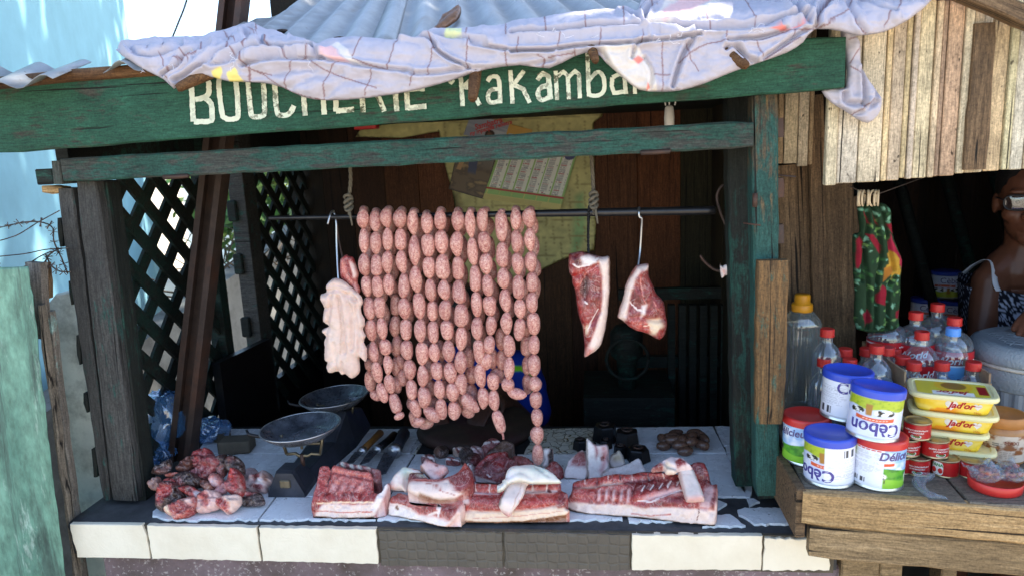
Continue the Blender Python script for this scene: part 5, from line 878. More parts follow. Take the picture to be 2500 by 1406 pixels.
def lump(name, x, y, conv, rx, ry, rz, c, lab, zoff=0.0, seed=1, cat='meat', c2=None, yaw_=0.0):
    px = conv([(x, y)])[0]; p = PZ(px[0], px[1], Z0+rz*.9+zoff); mb = MB().ball((0, 0, 0), (rx, ry, rz), 22); v = np.array(mb.v); n = fbm(v*38+seed*9, 4); v = v*(1+.22*n)[:, None]; v[:, 2] = np.maximum(v[:, 2], -rz*.85); cs = np.array(c)*(1+.3*fbm(v*60+seed, 3))[:, None]
    if c2 is not None: k = np.clip((fbm(v*26+seed*3, 2)+v[:, 0]/rx*.6-.05)*6, 0, 1)[:, None]; cs = cs*(1-k)+np.array(c2)*k
    mb.v = [tuple(a) for a in v]; mb.c = [tuple(np.clip(a, 0, 1)) for a in cs]; o = mb.build(name, m_meat, None, Matrix.Translation(p) @ Matrix.Rotation(yaw_, 4, 'Z')); tag(o, lab, cat, PC); return o
lump('trotter', 885, 415, CM, .020, .022, .018, lin((120, 104, 84)), 'greyish round trotter end in front of the chopping block', seed=3, c2=lin((60, 54, 48)))
lump('trotter', 1200, 440, CM, .022, .026, .018, lin((50, 46, 44)), 'black skinned trotter between the round trotter end and the pale trimming', seed=4)
lump('trotter', 1260, 520, CM, .026, .03, .018, lin((60, 48, 42)), 'dark trotter with a raw red cut face right beside the dark shoulder piece', seed=5, c2=lin((120, 34, 38)))
# rib rack near the scale
slab('rib_rack', [(1440, 1160), (1455, 1100), (1490, 960), (1520, 845), (1590, 838), (1612, 870), (1640, 828), (1760, 858), (1870, 875), (1958, 900), (1975, 1000), (1985, 1060), (2040, 1060), (2085, 985), (2112, 1015), (2020, 1205), (1975, 1268), (1800, 1282), (1600, 1278), (1482, 1262), (1450, 1225)], (1730, 1280), [(0, 0), (.010, .040), (.085, .105), (.11, .12)],
     [([(1470, 1270), (1485, 1165), (1600, 1150), (1800, 1160), (1985, 1150), (1978, 1275), (1700, 1290)], FAT, 4), ([(1975, 1150), (2000, 1100), (2088, 985), (2115, 1010), (2020, 1210), (1972, 1275)], FATW, 4), ([(1975, 1000), (2000, 960), (2060, 990), (2040, 1060), (1985, 1110)], lin((140, 70, 76)), 5), ([(1640, 830), (1760, 858), (1955, 900), (1950, 950), (1800, 930), (1630, 890)], lin((204, 120, 112)), 4), ([(1520, 845), (1600, 838), (1610, 890), (1560, 1000), (1500, 980)], lin((184, 96, 94)), 5), ([(1580, 960), (1640, 910), (1960, 960), (1965, 1010), (1800, 1000), (1620, 1060)], lin((196, 126, 122)), 9), ([(1440, 1160), (1500, 1150), (1540, 1160), (1480, 1240), (1445, 1225)], lin((150, 50, 56)), 4)]+[([(1560+k*75, 1090), (1600+k*75, 1075), (1625+k*75, 1120), (1580+k*75, 1140)], lin((150, 58, 60)), 4) for k in range(6)]+[([(1620+k*80, 1000), (1660+k*80, 990), (1640+k*80, 1050), (1600+k*80, 1055)], lin((214, 160, 158)), 6) for k in range(4)],
     'square pork rib rack with a fat front next to the iron scale', 0, lin((178, 88, 90)), [([(1500, 1150), (1700, 1140), (1975, 1140)], 4, FATY), ([(1490, 1215), (1700, 1225), (1970, 1215)], 2.5, lin((206, 120, 108))), ([(1480, 1268), (1700, 1284), (1970, 1276)], 7, lin((130, 108, 92))), ([(1615, 870), (1590, 980)], 3, DRED)],
     [([(1570+k*75, 1060), (1545+k*75, 1150)], 3, .004) for k in range(6)]+[([(1630+k*70, 960+k*6), (1570+k*75, 1070)], 3, .004) for k in range(6)]+[([(1612, 870), (1580, 1000)], 4, .008), ([(1640, 890), (1950, 950)], 4, .006)], seed=31, conv=CL, res=2.6, amp=.006, freq=70)
slab('rib_piece', [(1690, 800), (1720, 792), (1775, 812), (1850, 818), (1880, 830), (1940, 835), (1965, 850), (2036, 872), (2030, 975), (1990, 990), (1960, 950), (1950, 895), (1700, 845)], (1900, 1150), [(.0, .06), (.03, .10), (.09, .125)], [([(1700+k*72, 800), (1725+k*72, 800), (1735+k*72, 860), (1712+k*72, 860)], lin((178, 190, 180)), 4) for k in range(5)], 'pale ribs poking up behind the square rib rack', 0, lin((156, 112, 116)), [], [([(1740+k*70, 800+k*12), (1745+k*70, 880+k*14)], 4, .008) for k in range(5)], seed=32, conv=CL, res=2.6, T=.010)
# long rib slab right
rr = rotof((240, 958), (1500, 1080), CR)
slab('long_rib_slab', [(118, 890), (150, 830), (192, 740), (200, 690), (215, 650), (320, 622), (420, 605), (500, 598), (640, 568), (760, 572), (900, 553), (1100, 548), (1280, 570), (1400, 470), (1520, 455), (1562, 500), (1602, 640), (1625, 680), (1672, 682), (1668, 880), (1660, 1050), (1640, 1086), (1500, 1078), (1330, 1072), (1000, 1022), (700, 1000), (400, 980), (240, 952), (150, 912)], (900, 1018), [(0, 0), (.012, .040), (.065, .068), (.082, .095), (.13, .125)],
     [([(110, 890), (140, 862), (250, 838), (500, 862), (750, 862), (900, 902), (1150, 892), (1480, 912), (1640, 932), (1672, 700), (1680, 900), (1665, 1095), (1330, 1090), (700, 1010), (240, 965)], FAT, 5), ([(215, 655), (320, 622), (640, 568), (900, 553), (1280, 572), (1270, 640), (1000, 630), (700, 640), (400, 680), (230, 700)], lin((186, 96, 92)), 4), ([(230, 720), (400, 690), (720, 660), (720, 690), (450, 715), (250, 740)], FATY, 4), ([(160, 830), (215, 740), (400, 730), (600, 700), (830, 690), (790, 860), (500, 860), (250, 840)], lin((186, 92, 92)), 6), ([(720, 660), (1000, 610), (1290, 620), (1310, 690), (1100, 740), (900, 770), (800, 790)], lin((132, 62, 76)), 7), ([(850, 840), (1000, 780), (1290, 700), (1330, 800), (1100, 830), (900, 855)], lin((222, 176, 172)), 7), ([(880, 880), (1000, 850), (1330, 790), (1345, 880), (1100, 895), (950, 898)], lin((140, 66, 80)), 6), ([(1390, 480), (1520, 455), (1600, 640), (1620, 690), (1540, 700), (1440, 560)], lin((120, 44, 50)), 8), ([(1480, 900), (1540, 720), (1620, 690), (1660, 700), (1650, 920), (1580, 920)], lin((206, 170, 172)), 6), ([(1630, 670), (1672, 684), (1650, 850), (1630, 930), (1600, 900), (1640, 760)], lin((130, 60, 68)), 4), ([(1280, 870), (1400, 860), (1480, 880), (1480, 915), (1300, 900)], lin((170, 78, 84)), 4)]+[([(460+k*75, 740), (490+k*75, 730), (480+k*75, 850), (455+k*75, 855)], lin((222, 190, 188)), 5) for k in range(5)]+[([(370+k*80, 845), (400+k*80, 838), (410+k*80, 858), (380+k*80, 862)], lin((120, 50, 62)), 4) for k in range(5)],
     'longest pork slab with a ridge of vertebrae and thick cream fat front, nearest the right post', rr, BRED, [([(330, 620), (325, 680)], 3, BONE), ([(450, 610), (448, 665)], 3, DRED), ([(560, 590), (566, 650)], 3, BONE), ([(680, 575), (690, 640)], 3, DRED), ([(800, 565), (812, 640)], 3, BONE), ([(970, 555), (975, 630)], 4, DRED), ([(1120, 555), (1125, 620)], 3, BONE), ([(860, 838), (1000, 845), (1150, 800), (1320, 740)], 3, FATW), ([(800, 965), (1000, 985), (1200, 975)], 3, lin((206, 130, 118))), ([(1490, 920), (1470, 1030)], 2, lin((110, 70, 60))), ([(150, 915), (240, 955), (400, 985), (700, 1005), (1000, 1028), (1330, 1078)], 9, lin((110, 95, 70)))]+[([(900+k*90, 760-k*16), (930+k*90, 700-k*16)], 3, FATW) for k in range(5)],
     [([(230, 710), (450, 690), (720, 660), (1000, 625)], 4, .007)]+[([(440+k*75, 730), (430+k*75, 855)], 3, .005) for k in range(6)]+[([(900+k*90, 770-k*16), (940+k*90, 690-k*16)], 3, .003) for k in range(5)]+[([(450, 600), (448, 670)], 2.5, .004), ([(680, 570), (690, 640)], 2.5, .004), ([(970, 550), (975, 630)], 3, .004), ([(860, 845), (1330, 745)], 4, .004)], seed=33, conv=CR, res=2.8, amp=.005)
mt('fat_strip', relief(CR([(1270, 548), (1335, 522), (1352, 472), (1425, 520), (1470, 620), (1510, 720), (1545, 830), (1500, 852), (1382, 857), (1350, 840), (1325, 760), (1300, 680)]), Surf(PZ(*CR([(1450, 1080)])[0], ZC), [(-.006, .05), (.045, .085), (.085, .125), (.1, .14)], rr), .012, .010, FAT, [(CR([(1270, 548), (1300, 540), (1330, 700), (1370, 850), (1345, 840)]), lin((206, 170, 160)), 3), (CR([(1350, 830), (1540, 820), (1500, 860), (1380, 865)]), LPNK, 6)], [], [], res=2.8, amp=.002, jag=1, seed=34, back=.3), 'fat white strip hanging down over the longest slab', 'fat', PC, m_fat)
mt('pork_trimming', relief(CR([(1000, 522), (1060, 478), (1140, 432), (1200, 393), (1255, 408), (1325, 420), (1420, 510), (1352, 525), (1280, 532), (1242, 570), (1150, 575), (1125, 530), (1060, 545), (1010, 552)]), Surf(PZ(*CR([(1250, 1060)])[0], ZC), [(.04, .10), (.14, .155)], rr), .014, .014, lin((232, 212, 210)), [(CR([(1245, 470), (1290, 435), (1345, 470), (1355, 500), (1260, 530)]), RED, 3), (CR([(1000, 525), (1060, 480), (1140, 500), (1110, 545), (1010, 555)]), lin((140, 66, 72)), 5), (CR([(1130, 490), (1170, 480), (1260, 560), (1150, 575)]), CREAM, 5)], [], [(catmull(CR([(1130, 480), (1180, 520), (1270, 540)]), 3, False), 4, .008)], res=2.8, amp=.007, jag=2, seed=35, drop=Z0+.10), 'crumpled white trimming with a red patch on top of the longest slab', group=PC)
slab('pork_block', [(115, 560), (150, 440), (240, 360), (330, 345), (350, 600), (240, 612), (130, 610)], (240, 608), [(0, 0), (.006, .035), (.08, .075)], [([(110, 600), (118, 500), (170, 490), (345, 490), (352, 615), (130, 620)], FATW, 5), ([(165, 480), (240, 350), (335, 345), (345, 490)], lin((176, 120, 122)), 5)], 'small white and pink pork block in front of the black weights', 0, FATW, seed=36, conv=CR, T=.007)
slab('pork_strip', [(338, 225), (372, 220), (440, 268), (545, 265), (572, 335), (552, 400), (565, 490), (500, 565), (490, 618), (368, 622), (345, 500)], (430, 622), [(0, 0), (.008, .07), (.03, .125)], [([(400, 240), (440, 268), (470, 340), (440, 400), (430, 300)], lin((178, 110, 116)), 4), ([(480, 280), (545, 265), (572, 335), (555, 440), (500, 560), (470, 520), (500, 430)], lin((214, 160, 160)), 6), ([(490, 380), (520, 370), (520, 420), (490, 420)], RED, 3), ([(336, 230), (346, 230), (366, 620), (350, 600)], RIND, 2)], 'tall white pork strip leaning up against the black weights', 0, FATW, seed=37, conv=CR, T=.012)
slab('fat_piece', [(500, 605), (520, 545), (700, 500), (830, 432), (885, 422), (922, 500), (945, 565), (800, 565), (640, 575)], (700, 640), [(0, 0), (.04, .02), (.12, .08)], [], 'ribbed white fat piece lying behind the vertebrae ridge of the longest slab', 0, FATW, creases=[([(560, 590), (700, 540)], 4, .004), ([(760, 560), (860, 470)], 4, .003)], seed=38, conv=CR, T=.012, cat='fat')
slab('fat_piece', [(565, 440), (600, 360), (690, 348), (735, 450), (692, 492), (600, 505)], (640, 530), [(0, 0), (.01, .04), (.08, .08)], [([(600, 360), (690, 350), (720, 430), (600, 430)], lin((214, 196, 160)), 6)], 'small fat cube between the tall strip and the black weights', 0, FATW, seed=39, conv=CR, T=.01, cat='fat')
# pile of trotters and bones
HB = lin((54, 46, 44)); sfp = lying(430, 1262, 26)
PILE = [([(130, 1145), (150, 1020), (205, 980), (290, 1000), (342, 1080), (340, 1125), (260, 1175), (190, 1212), (140, 1190)], HB, [([(135, 1140), (150, 1010), (290, 1000), (290, 1060), (220, 1140), (180, 1180)], BRED, 6)], 'black skinned hock with a raw red cut, at the left front of the bone pile', .03),
 ([(205, 1200), (260, 1160), (400, 1110), (462, 1130), (462, 1190), (380, 1270), (290, 1297), (260, 1262), (212, 1238)], lin((168, 84, 84)), [([(205, 1200), (240, 1180), (270, 1280), (215, 1240)], CREAM, 5), ([(330, 1130), (440, 1115), (460, 1180), (390, 1170)], lin((216, 180, 168)), 6), ([(262, 1262), (330, 1255), (380, 1272), (290, 1297)], LPNK, 4)], 'red and cream shank bone lying foremost in the pile', .028),
 ([(470, 1200), (480, 1100), (560, 1050), (650, 1072), (655, 1150), (622, 1202), (530, 1227), (480, 1227)], lin((216, 178, 172)), [([(500, 1090), (560, 1060), (600, 1150), (560, 1200)], lin((170, 80, 84)), 6)], 'white knuckle with red muscle in the front middle of the bone pile', .028),
 ([(640, 1150), (690, 1100), (800, 1085), (835, 1110), (822, 1170), (742, 1236), (700, 1216)], lin((222, 190, 176)), [([(640, 1150), (690, 1110), (770, 1170), (740, 1236), (690, 1215)], lin((184, 70, 66)), 5)], 'wedge with a bright red cut face at the right front of the pile', .024),
 ([(320, 1040), (400, 1010), (500, 1050), (582, 1080), (480, 1132), (440, 1112), (380, 1082)], lin((190, 90, 86)), [([(460, 1060), (582, 1080), (490, 1130)], FATW, 5), ([(390, 1030), (430, 1025), (440, 1065), (400, 1070)], DRED, 3)], 'red bone end with a round marrow hole in the middle of the pile', .026),
 ([(280, 950), (330, 900), (430, 898), (492, 950), (490, 1002), (420, 1022), (310, 1032)], HB, [([(300, 970), (350, 950), (380, 1000), (330, 1030)], lin((150, 70, 70)), 6)], 'smooth black skinned trotter on the middle of the pile', .03),
 ([(488, 970), (540, 958), (600, 1010), (602, 1042), (550, 1052), (518, 1022)], lin((120, 84, 62)), [([(560, 1000), (602, 1020), (590, 1050), (550, 1050)], lin((206, 160, 130)), 4)], 'short brown tube of bone on the pile', .02),
 ([(575, 935), (640, 908), (692, 970), (672, 1012), (610, 1015)], lin((206, 140, 132)), [([(600, 970), (660, 960), (672, 1010), (620, 1012)], lin((216, 190, 196)), 6)], 'pale pink ball joint on the pile', .026),
 ([(718, 1000), (782, 868), (852, 930), (864, 1050), (822, 1092), (750, 1062)], lin((176, 78, 82)), [([(780, 868), (800, 880), (800, 1000), (760, 960)], lin((214, 70, 62)), 4), ([(750, 980), (800, 1000), (800, 1060), (760, 1050)], lin((200, 150, 150)), 6), ([(845, 920), (868, 1050), (822, 1096), (850, 1040)], lin((150, 140, 136)), 3)], 'halved jaw with bright red inside facing the scale', .026),
 ([(628, 1040), (700, 984), (742, 1000), (732, 1050), (662, 1072)], lin((200, 150, 152)), [], 'small pale slice in front of the ball joint', .018),
 ([(490, 900), (520, 790), (600, 758), (652, 790), (642, 850), (582, 912), (540, 952), (480, 932)], lin((160, 98, 110)), [([(520, 900), (580, 880), (540, 950), (490, 930)], lin((130, 40, 50)), 5)], 'purple pink half snout high on the pile', .028),
 ([(620, 800), (650, 758), (712, 748), (722, 850), (682, 922), (640, 902)], lin((64, 50, 46)), [([(660, 860), (700, 850), (700, 930), (670, 940)], lin((190, 130, 120)), 5)], 'dark wrinkled ear on top of the pile', .022),
 ([(708, 820), (740, 758), (802, 758), (852, 810), (862, 892), (800, 902), (730, 882)], HB, [([(740, 790), (790, 770), (810, 800), (760, 830)], lin((110, 56, 54)), 6)], 'rounded black snout topmost at the right of the pile', .03),
 ([(858, 880), (930, 853), (982, 890), (962, 942), (870, 942)], lin((200, 170, 168)), [], 'pale grey gristle behind the halved jaw', .02),
 ([(866, 970), (1000, 898), (1052, 888), (1114, 950), (1112, 992), (1060, 1002), (1052, 1052), (990, 1052), (866, 1042)], lin((222, 190, 184)), [([(970, 920), (1030, 900), (1040, 960), (980, 970)], lin((140, 60, 66)), 5), ([(960, 1010), (1050, 1000), (1050, 1052), (990, 1055)], lin((130, 60, 72)), 4), ([(1000, 970), (1060, 968), (1060, 1000), (1010, 1000)], lin((236, 232, 232)), 4), ([(1060, 900), (1114, 950), (1110, 990), (1070, 970)], lin((150, 124, 110)), 4)], 'white and red knuckle at the right end of the pile, nearest the scale', .028),
 ([(418, 830), (450, 758), (502, 748), (532, 790), (482, 842)], lin((150, 54, 62)), [([(440, 800), (480, 770), (500, 800), (460, 830)], lin((200, 110, 110)), 5)], 'round red slice high at the back of the pile', .022),
 ([(428, 742), (480, 698), (560, 688), (602, 740), (560, 772), (450, 772)], lin((160, 46, 56)), [([(500, 740), (560, 740), (560, 770), (510, 770)], lin((214, 150, 150)), 5)], 'bright red trimming at the very back of the pile', .02),
 ([(78, 880), (130, 830), (222, 778), (242, 850), (200, 892), (120, 902)], lin((52, 42, 38)), [([(150, 870), (230, 840), (200, 890), (130, 900)], lin((170, 140, 126)), 5)], 'dark skin flap between the left post and the steel post', .014),
 ([(298, 862), (330, 800), (420, 758), (442, 800), (400, 862), (330, 882)], lin((110, 74, 56)), [], 'brown skin piece at the foot of the steel post', .02),
 ([(398, 892), (460, 850), (522, 838), (502, 892), (440, 912)], lin((170, 120, 128)), [], 'thin pink slice leaning on the black trotter', .014),
 ([(842, 1080), (880, 1058), (982, 1068), (1024, 1110), (1022, 1162), (930, 1177), (850, 1162)], lin((44, 38, 38)), [([(850, 1075), (890, 1058), (990, 1070), (960, 1090), (870, 1090)], lin((190, 120, 118)), 4)], 'black skinned trotter slice lying apart from the pile beside the scale foot', .018),
 ([(150, 1020), (200, 948), (272, 948), (292, 992), (222, 1012)], BRED, [([(200, 960), (260, 955), (260, 985), (210, 990)], lin((216, 140, 132)), 5)], 'red rounded cut resting on the black hock', .018),
 ([(58, 960), (132, 928), (150, 980), (140, 1032), (70, 1032)], lin((150, 130, 122)), [], 'greyish pale scrap at the foot of the left post', .012),
 ([(195, 905), (250, 890), (300, 895), (270, 925), (205, 925)], lin((206, 130, 110)), [], 'small orange pink bone end over the red rounded cut', .014)]
for k, (o_, c_, rg, lab, T_) in enumerate(PILE):
    P_ = CL(o_); ce = np.mean(np.array(P_), 0); P_ = [tuple(ce+(np.array(p_)-ce)*1.14) for p_ in P_]; cx = np.mean([p[0] for p in P_]); cy = np.mean([p[1] for p in P_]); low = max(p[1] for p in P_)
    s_ = sfp if k not in (14, 20, 13) else lying(cx, low, 30)
    h = s_.hit(cx, cy)[0]; a = R(48); sf = Surf(h+Vector((0, -.008, .008)), [(0, 0), (math.cos(a)*.1, math.sin(a)*.1)], random.uniform(-.2, .2))
    o = mt('offcut', relief(P_, sf, T_*.75, T_*.5, c_, [(CL(a_), b_2, c_2) for a_, b_2, c_2 in rg], [], [], res=2.2, amp=.011, freq=75, jag=2.5, seed=50+k, back=.8, zmin=Z0+.006, mot=.35, wob=3), lab, 'offcut', 'pile of trotters and bones')
# ================================================================== SCALE, WEIGHTS, TOOLS
m_pan, nt, b_ = newmat('worn_black_enamel', (.05, .055, .07), .25, .6, .6); g = G(nt); g.to(g.mix(g.ramp(g.noise(g.coord(), 30, 6, .7), [(.35, 0.0), (.7, 1.0)]), (.065, .07, .085), (.24, .25, .28)), b_); g.to(g.ramp(g.noise(g.coord(), 55, 5, .7), [(.3, .18), (.7, .42)]), b_, 'Roughness')
m_cast = plain('dark_blue_cast_iron', (.035, .038, .05), .5, .3, .35, 25, .3, 90)
m_brass = plain('dull_brass', (.20, .16, .10), .45, .7, .3, 60, .3, 200)
fx = PZ(705, 1212, Z0); bxk = Vector((fx.x+.03, 1.96, Z0))
t = thing('balance_scale', 'old black iron balance scale with two shallow pans beside the bone pile', 'scale', (fx.x, fx.y, Z0))
mb = MB(); rings = []
for y, w0, w1, h, dx in ((fx.y-.012, .046, .022, .066, 0), (fx.y, .047, .024, .070, 0), (fx.y+.045, .045, .024, .068, 0), (fx.y+.07, .04, .028, .040, .003), (fx.y+.2, .052, .038, .055, .012), (fx.y+.28, .058, .038, .112, .018), (fx.y+.36, .05, .028, .09, .024), (fx.y+.42, .046, .024, .07, .028)):
    x = fx.x+dx; rings.append([(x-w0, y, Z0+.005), (x-w0*.97, y, Z0+.016), (x-w1, y, Z0+h*.96), (x-w1*.85, y, Z0+h), (x+w1*.85, y, Z0+h), (x+w1, y, Z0+h*.96), (x+w0*.97, y, Z0+.016), (x+w0, y, Z0+.005)])
mb.loft(rings, 0, False); mb.build('base', m_cast, t)
mb = MB(); mb.box((fx.x-.012, fx.y-.0165, Z0+.030), (fx.x+.014, fx.y-.008, Z0+.050), b=.002); mb.build('badge', m_brass, t)
def pan(px, py, Y, dx_stem, tilt):
    c = PY(px, py, Y); M = Matrix.Translation(c) @ Matrix.Rotation(tilt, 4, 'Y')
    mb = MB(); prof = [(.001, -.024), (.05, -.023), (.066, -.019), (.082, -.008), (.092, .002), (.0955, .0035), (.0955, .001), (.092, -.003), (.082, -.0125), (.066, -.0235), (.05, -.0275), (.001, -.0285)]
    mb.lathe(prof, 48, cap=False); mb.build('pan', m_pan, t, M)
    mb = MB(); mb.tube([(math.cos(a)*.0955, math.sin(a)*.0955, .0025) for a in [2*math.pi*k/64 for k in range(65)]], .0018, 6); mb.build('pan_rim', m_steel, t, M)
    mb = MB(); mb.tube([(-.08, -.01, -.018), (-.105, -.015, -.014), (-.125, -.02, -.006), (-.131, -.016, .004)], [.005, .0045, .004, .003], 8); mb.build('pan_handle', m_black, t, M)
    q = MB(); cx, cy, cz = c; zt = cz-.028; zb = zt-.042
    for s in (-1, 1): q.tube([(cx+s*.052, cy, zt+.008), (cx+s*.050, cy, zt-.012), (cx+s*.043, cy, zb)], .004, 4)
    q.tube([(cx-.043, cy, zb), (cx-.02, cy, zb+.002), (cx-.012, cy, zb-.004), (cx+.012, cy, zb-.004), (cx+.02, cy, zb+.002), (cx+.043, cy, zb)], .0042, 4)
    q.tube([(cx-.046, cy-.004, zt-.014), (cx+.046, cy-.004, zt-.012)], .0035, 4); q.tube([(cx, cy-.005, zt-.006), (cx, cy-.005, zt-.026)], .004, 4); q.box((cx-.05, cy-.006, zt-.001), (cx+.05, cy+.006, zt+.003)); q.build('bracket', m_brass, t)
    mb = MB(); mb.tube([(cx-dx_stem, cy, zb), (cx-dx_stem, cy, Z0+.06)], .0055, 8); mb.build('stem', m_iron, t)
pan(734, 1042, fx.y+.045, .004, R(-2)); pan(816, 968, fx.y+.33, .0, R(-3))
def weight(x, y, w, h, lab):
    p = PZ(*CR([(x, y)])[0], Z0+.006); t = thing('scale_weight', lab, 'weight', M=Matrix.Translation(p) @ Matrix.Rotation(random.uniform(.2, .8), 4, 'Z'), group='hexagonal scale weights')
    M = WM[t.name]; mb = MB(); hexr = lambda r, z: [(r*math.cos(math.pi*k/3), r*math.sin(math.pi*k/3), z) for k in range(6)]
    mb.loft([hexr(w*.93, 0), hexr(w, .003), hexr(w*.86, h-.003), hexr(w*.80, h), hexr(w*.45, h), hexr(w*.40, h-.002)], 0, False); mb.build('body', m_black, t, M)
    mb = MB(); mb.tube([(math.cos(a)*w*.34, math.sin(a)*w*.34, h+.003) for a in [2*math.pi*k/20 for k in range(21)]], .0026, 7); mb.build('ring', m_iron, t, M)
weight(530, 225, .036, .044, 'largest black hexagonal scale weight at the back of the group'); weight(755, 270, .036, .040, 'big black hexagonal weight right beside the largest one'); weight(280, 310, .022, .026, 'black hexagonal weight standing apart at the left of the group')
weight(868, 430, .032, .034, 'black hexagonal weight nearest the dark sausage coil'); weight(690, 395, .020, .030, 'small black weight half hidden behind the fat cube'); weight(540, 300, .018, .022, 'smallest black weight right behind the tall white strip')
def knife(h0, h1, b1, lab, mat, hw, z):
    P = [PZ(*CL([p])[0], z) for p in (h0, h1, b1)]; t = thing('knife', lab, 'knife', P[1], group='butcher knives by the scale')
    d = (P[1]-P[0]); mb = MB(); mb.tube([P[0], P[0]+d*.06, P[0]+d*.5, P[1]], [hw*.6, hw, hw*.85, hw*.95], 10); mb.build('handle', mat, t)
    mb = MB(); mb.tube([P[1]-d*.04, P[1]+d*.08], hw*1.08, 10); mb.build('ferrule', m_steel, t)
    e = (P[2]-P[1]).normalized(); s = e.cross(Vector((0, 0, 1))).normalized(); a = P[1]+d*.08; mb = MB(); w = hw*2.2
    mb.add([a-s*w*.3, a+s*w*.7, P[2]+s*w*.5, P[2]-s*w*.25-e*.02, a-s*w*.3+Vector((0, 0, .002)), a+s*w*.7+Vector((0, 0, .0004)), P[2]+s*w*.5+Vector((0, 0, .0004)), P[2]-s*w*.25-e*.02+Vector((0, 0, .002))], [(0, 3, 2, 1), (4, 5, 6, 7), (0, 1, 5, 4), (1, 2, 6, 5), (2, 3, 7, 6), (3, 0, 4, 7)]); mb.build('blade', m_pan, t)
m_hand = plain('orange_wood_handle', (.22, .09, .02), .4, 0, .3, 40)
knife((2042, 540), (1880, 700), (1760, 830), 'butcher knife with an orange brown wooden handle, nearest the scale', m_hand, .011, Z0+.03)
knife((2165, 560), (2010, 690), (1890, 830), 'butcher knife with a dark handle and bright ferrule, between the other two', m_black, .012, Z0+.03)
knife((2240, 545), (2160, 700), (2030, 930), 'wide black cleaver like knife, farthest from the scale', m_cast, .018, Z0+.025)
m_block = plain('dirty_wood_block', (.10, .08, .055), .85, 0, .3, 30, .3, 60)
for (a, b, h, d, lab) in (((640, 742), (915, 728), .036, .055, 'larger dirty wooden block behind the bone pile'), ((640, 640), (760, 590), .026, .03, 'smaller wooden block half behind the larger one')):
    p, q_ = PZ(*CL([a])[0], Z0+.006), PZ(*CL([b])[0], Z0+.006); M = frame(p, q_-p, (0, 0, 1)); mb = MB(); mb.box((0, 0, 0), ((q_-p).length, d, h), b=.003); tag(mb.build('wood_block', m_block, None, M), lab, 'block', 'wood blocks on the counter')
c = PZ(1150, 1085, Z0); t = thing('chopping_block', 'low blood stained brown chopping block at the back of the counter', 'chopping block', c)
m_chop = plain('bloody_old_wood', (.035, .018, .010), .7, 0, .5, 14, .5, 50, dirt=(.05, .008, .008))
mb = MB().lathe([(.165, .004), (.17, .02), (.164, .030), (.152, .036), (.001, .035)], 40); v = np.array(mb.v); v[:, :2] *= (1+.05*fbm(v*14, 2))[:, None]; mb.v = [tuple(a) for a in v]; mb.build('block', m_chop, t, Matrix.Translation(c+Vector((.0, .09, 0))))
# plastic bags
def plastic(name, base, a=.55, rough=.15, gloss=.35):
    m, nt, b = newmat(name, base, rough, 0, .6); g = G(nt); tr = g.n('ShaderNodeBsdfTransparent', i_Color=(*[min(1, .5+x*.6) for x in base], 1)); lw = g.n('ShaderNodeLayerWeight', i_Blend=.35); mxs = g.n('ShaderNodeMixShader')
    k = g.n('ShaderNodeMapRange', i_Value=lw.outputs['Facing'], i_1=0.0, i_2=1.0, i_3=a*.45, i_4=min(1, a*1.5)); nt.links.new(k.outputs[0], mxs.inputs[0]); nt.links.new(tr.outputs[0], mxs.inputs[1]); gl_ = g.n('ShaderNodeBsdfGlossy', i_Color=(.95, .97, 1, 1), i_Roughness=rough); m2 = g.n('ShaderNodeMixShader', i_0=gloss); nt.links.new(b.outputs[0], m2.inputs[1]); nt.links.new(gl_.outputs[0], m2.inputs[2]); nt.links.new(m2.outputs[0], mxs.inputs[2]); nt.links.new(mxs.outputs[0], nt.nodes['Material Output'].inputs[0]); return m
m_bag = plastic('blue_plastic_film', (.14, .34, .66), .8, .12); m_film = plastic('clear_plastic_film', (.62, .70, .76), .22, .10); m_pet = plastic('clear_bottle_plastic', (.58, .64, .69), .40, .05, .58)
def crumple(name, c, r, mat, lab, cat, seed, amp=.35, f=2.6, group=None, rot=0.0, knot=False):
    mb = MB().ball((0, 0, 0), (1, 1, 1), 64); v = np.array(mb.v); n = v/np.linalg.norm(v, axis=1)[:, None]
    rd = 1-np.abs(fbm(n*f+seed*5.3, 4))*2.2; rd2 = 1-np.abs(fbm(n*f*2.4+seed*2.1, 2))*2; h = 1+amp*(rd-.5)+amp*.35*(rd2-.5); v = v*h[:, None]*np.array(r)
    if knot: v[:, 2] += np.exp(-((v[:, 0]/r[0])**2+(v[:, 1]/r[1])**2)*9)*np.where(v[:, 2] > 0, r[2]*.9, 0)
    mb.v = [tuple(a) for a in v]; return tag(mb.build(name, mat, None, Matrix.Translation(c) @ Matrix.Rotation(rot, 4, 'Z')), lab, cat, group)
crumple('plastic_bag', PY(398, 1022, 1.735), (.066, .06, .075), m_bag, 'big crumpled blue plastic bag between the left post and the steel post', 'bag', 3, .22, 1.15, 'blue plastic bags')
crumple('plastic_bag', PY(512, 1048, 1.86), (.055, .05, .034), m_bag, 'flattened blue plastic bag just right of the steel post', 'bag', 5, .24, 1.2, 'blue plastic bags')
crumple('plastic_bag', PY(392, 1105, 1.69), (.04, .035, .026), m_bag, 'small blue plastic bag under the big one', 'bag', 9, .24, 1.3, 'blue plastic bags')
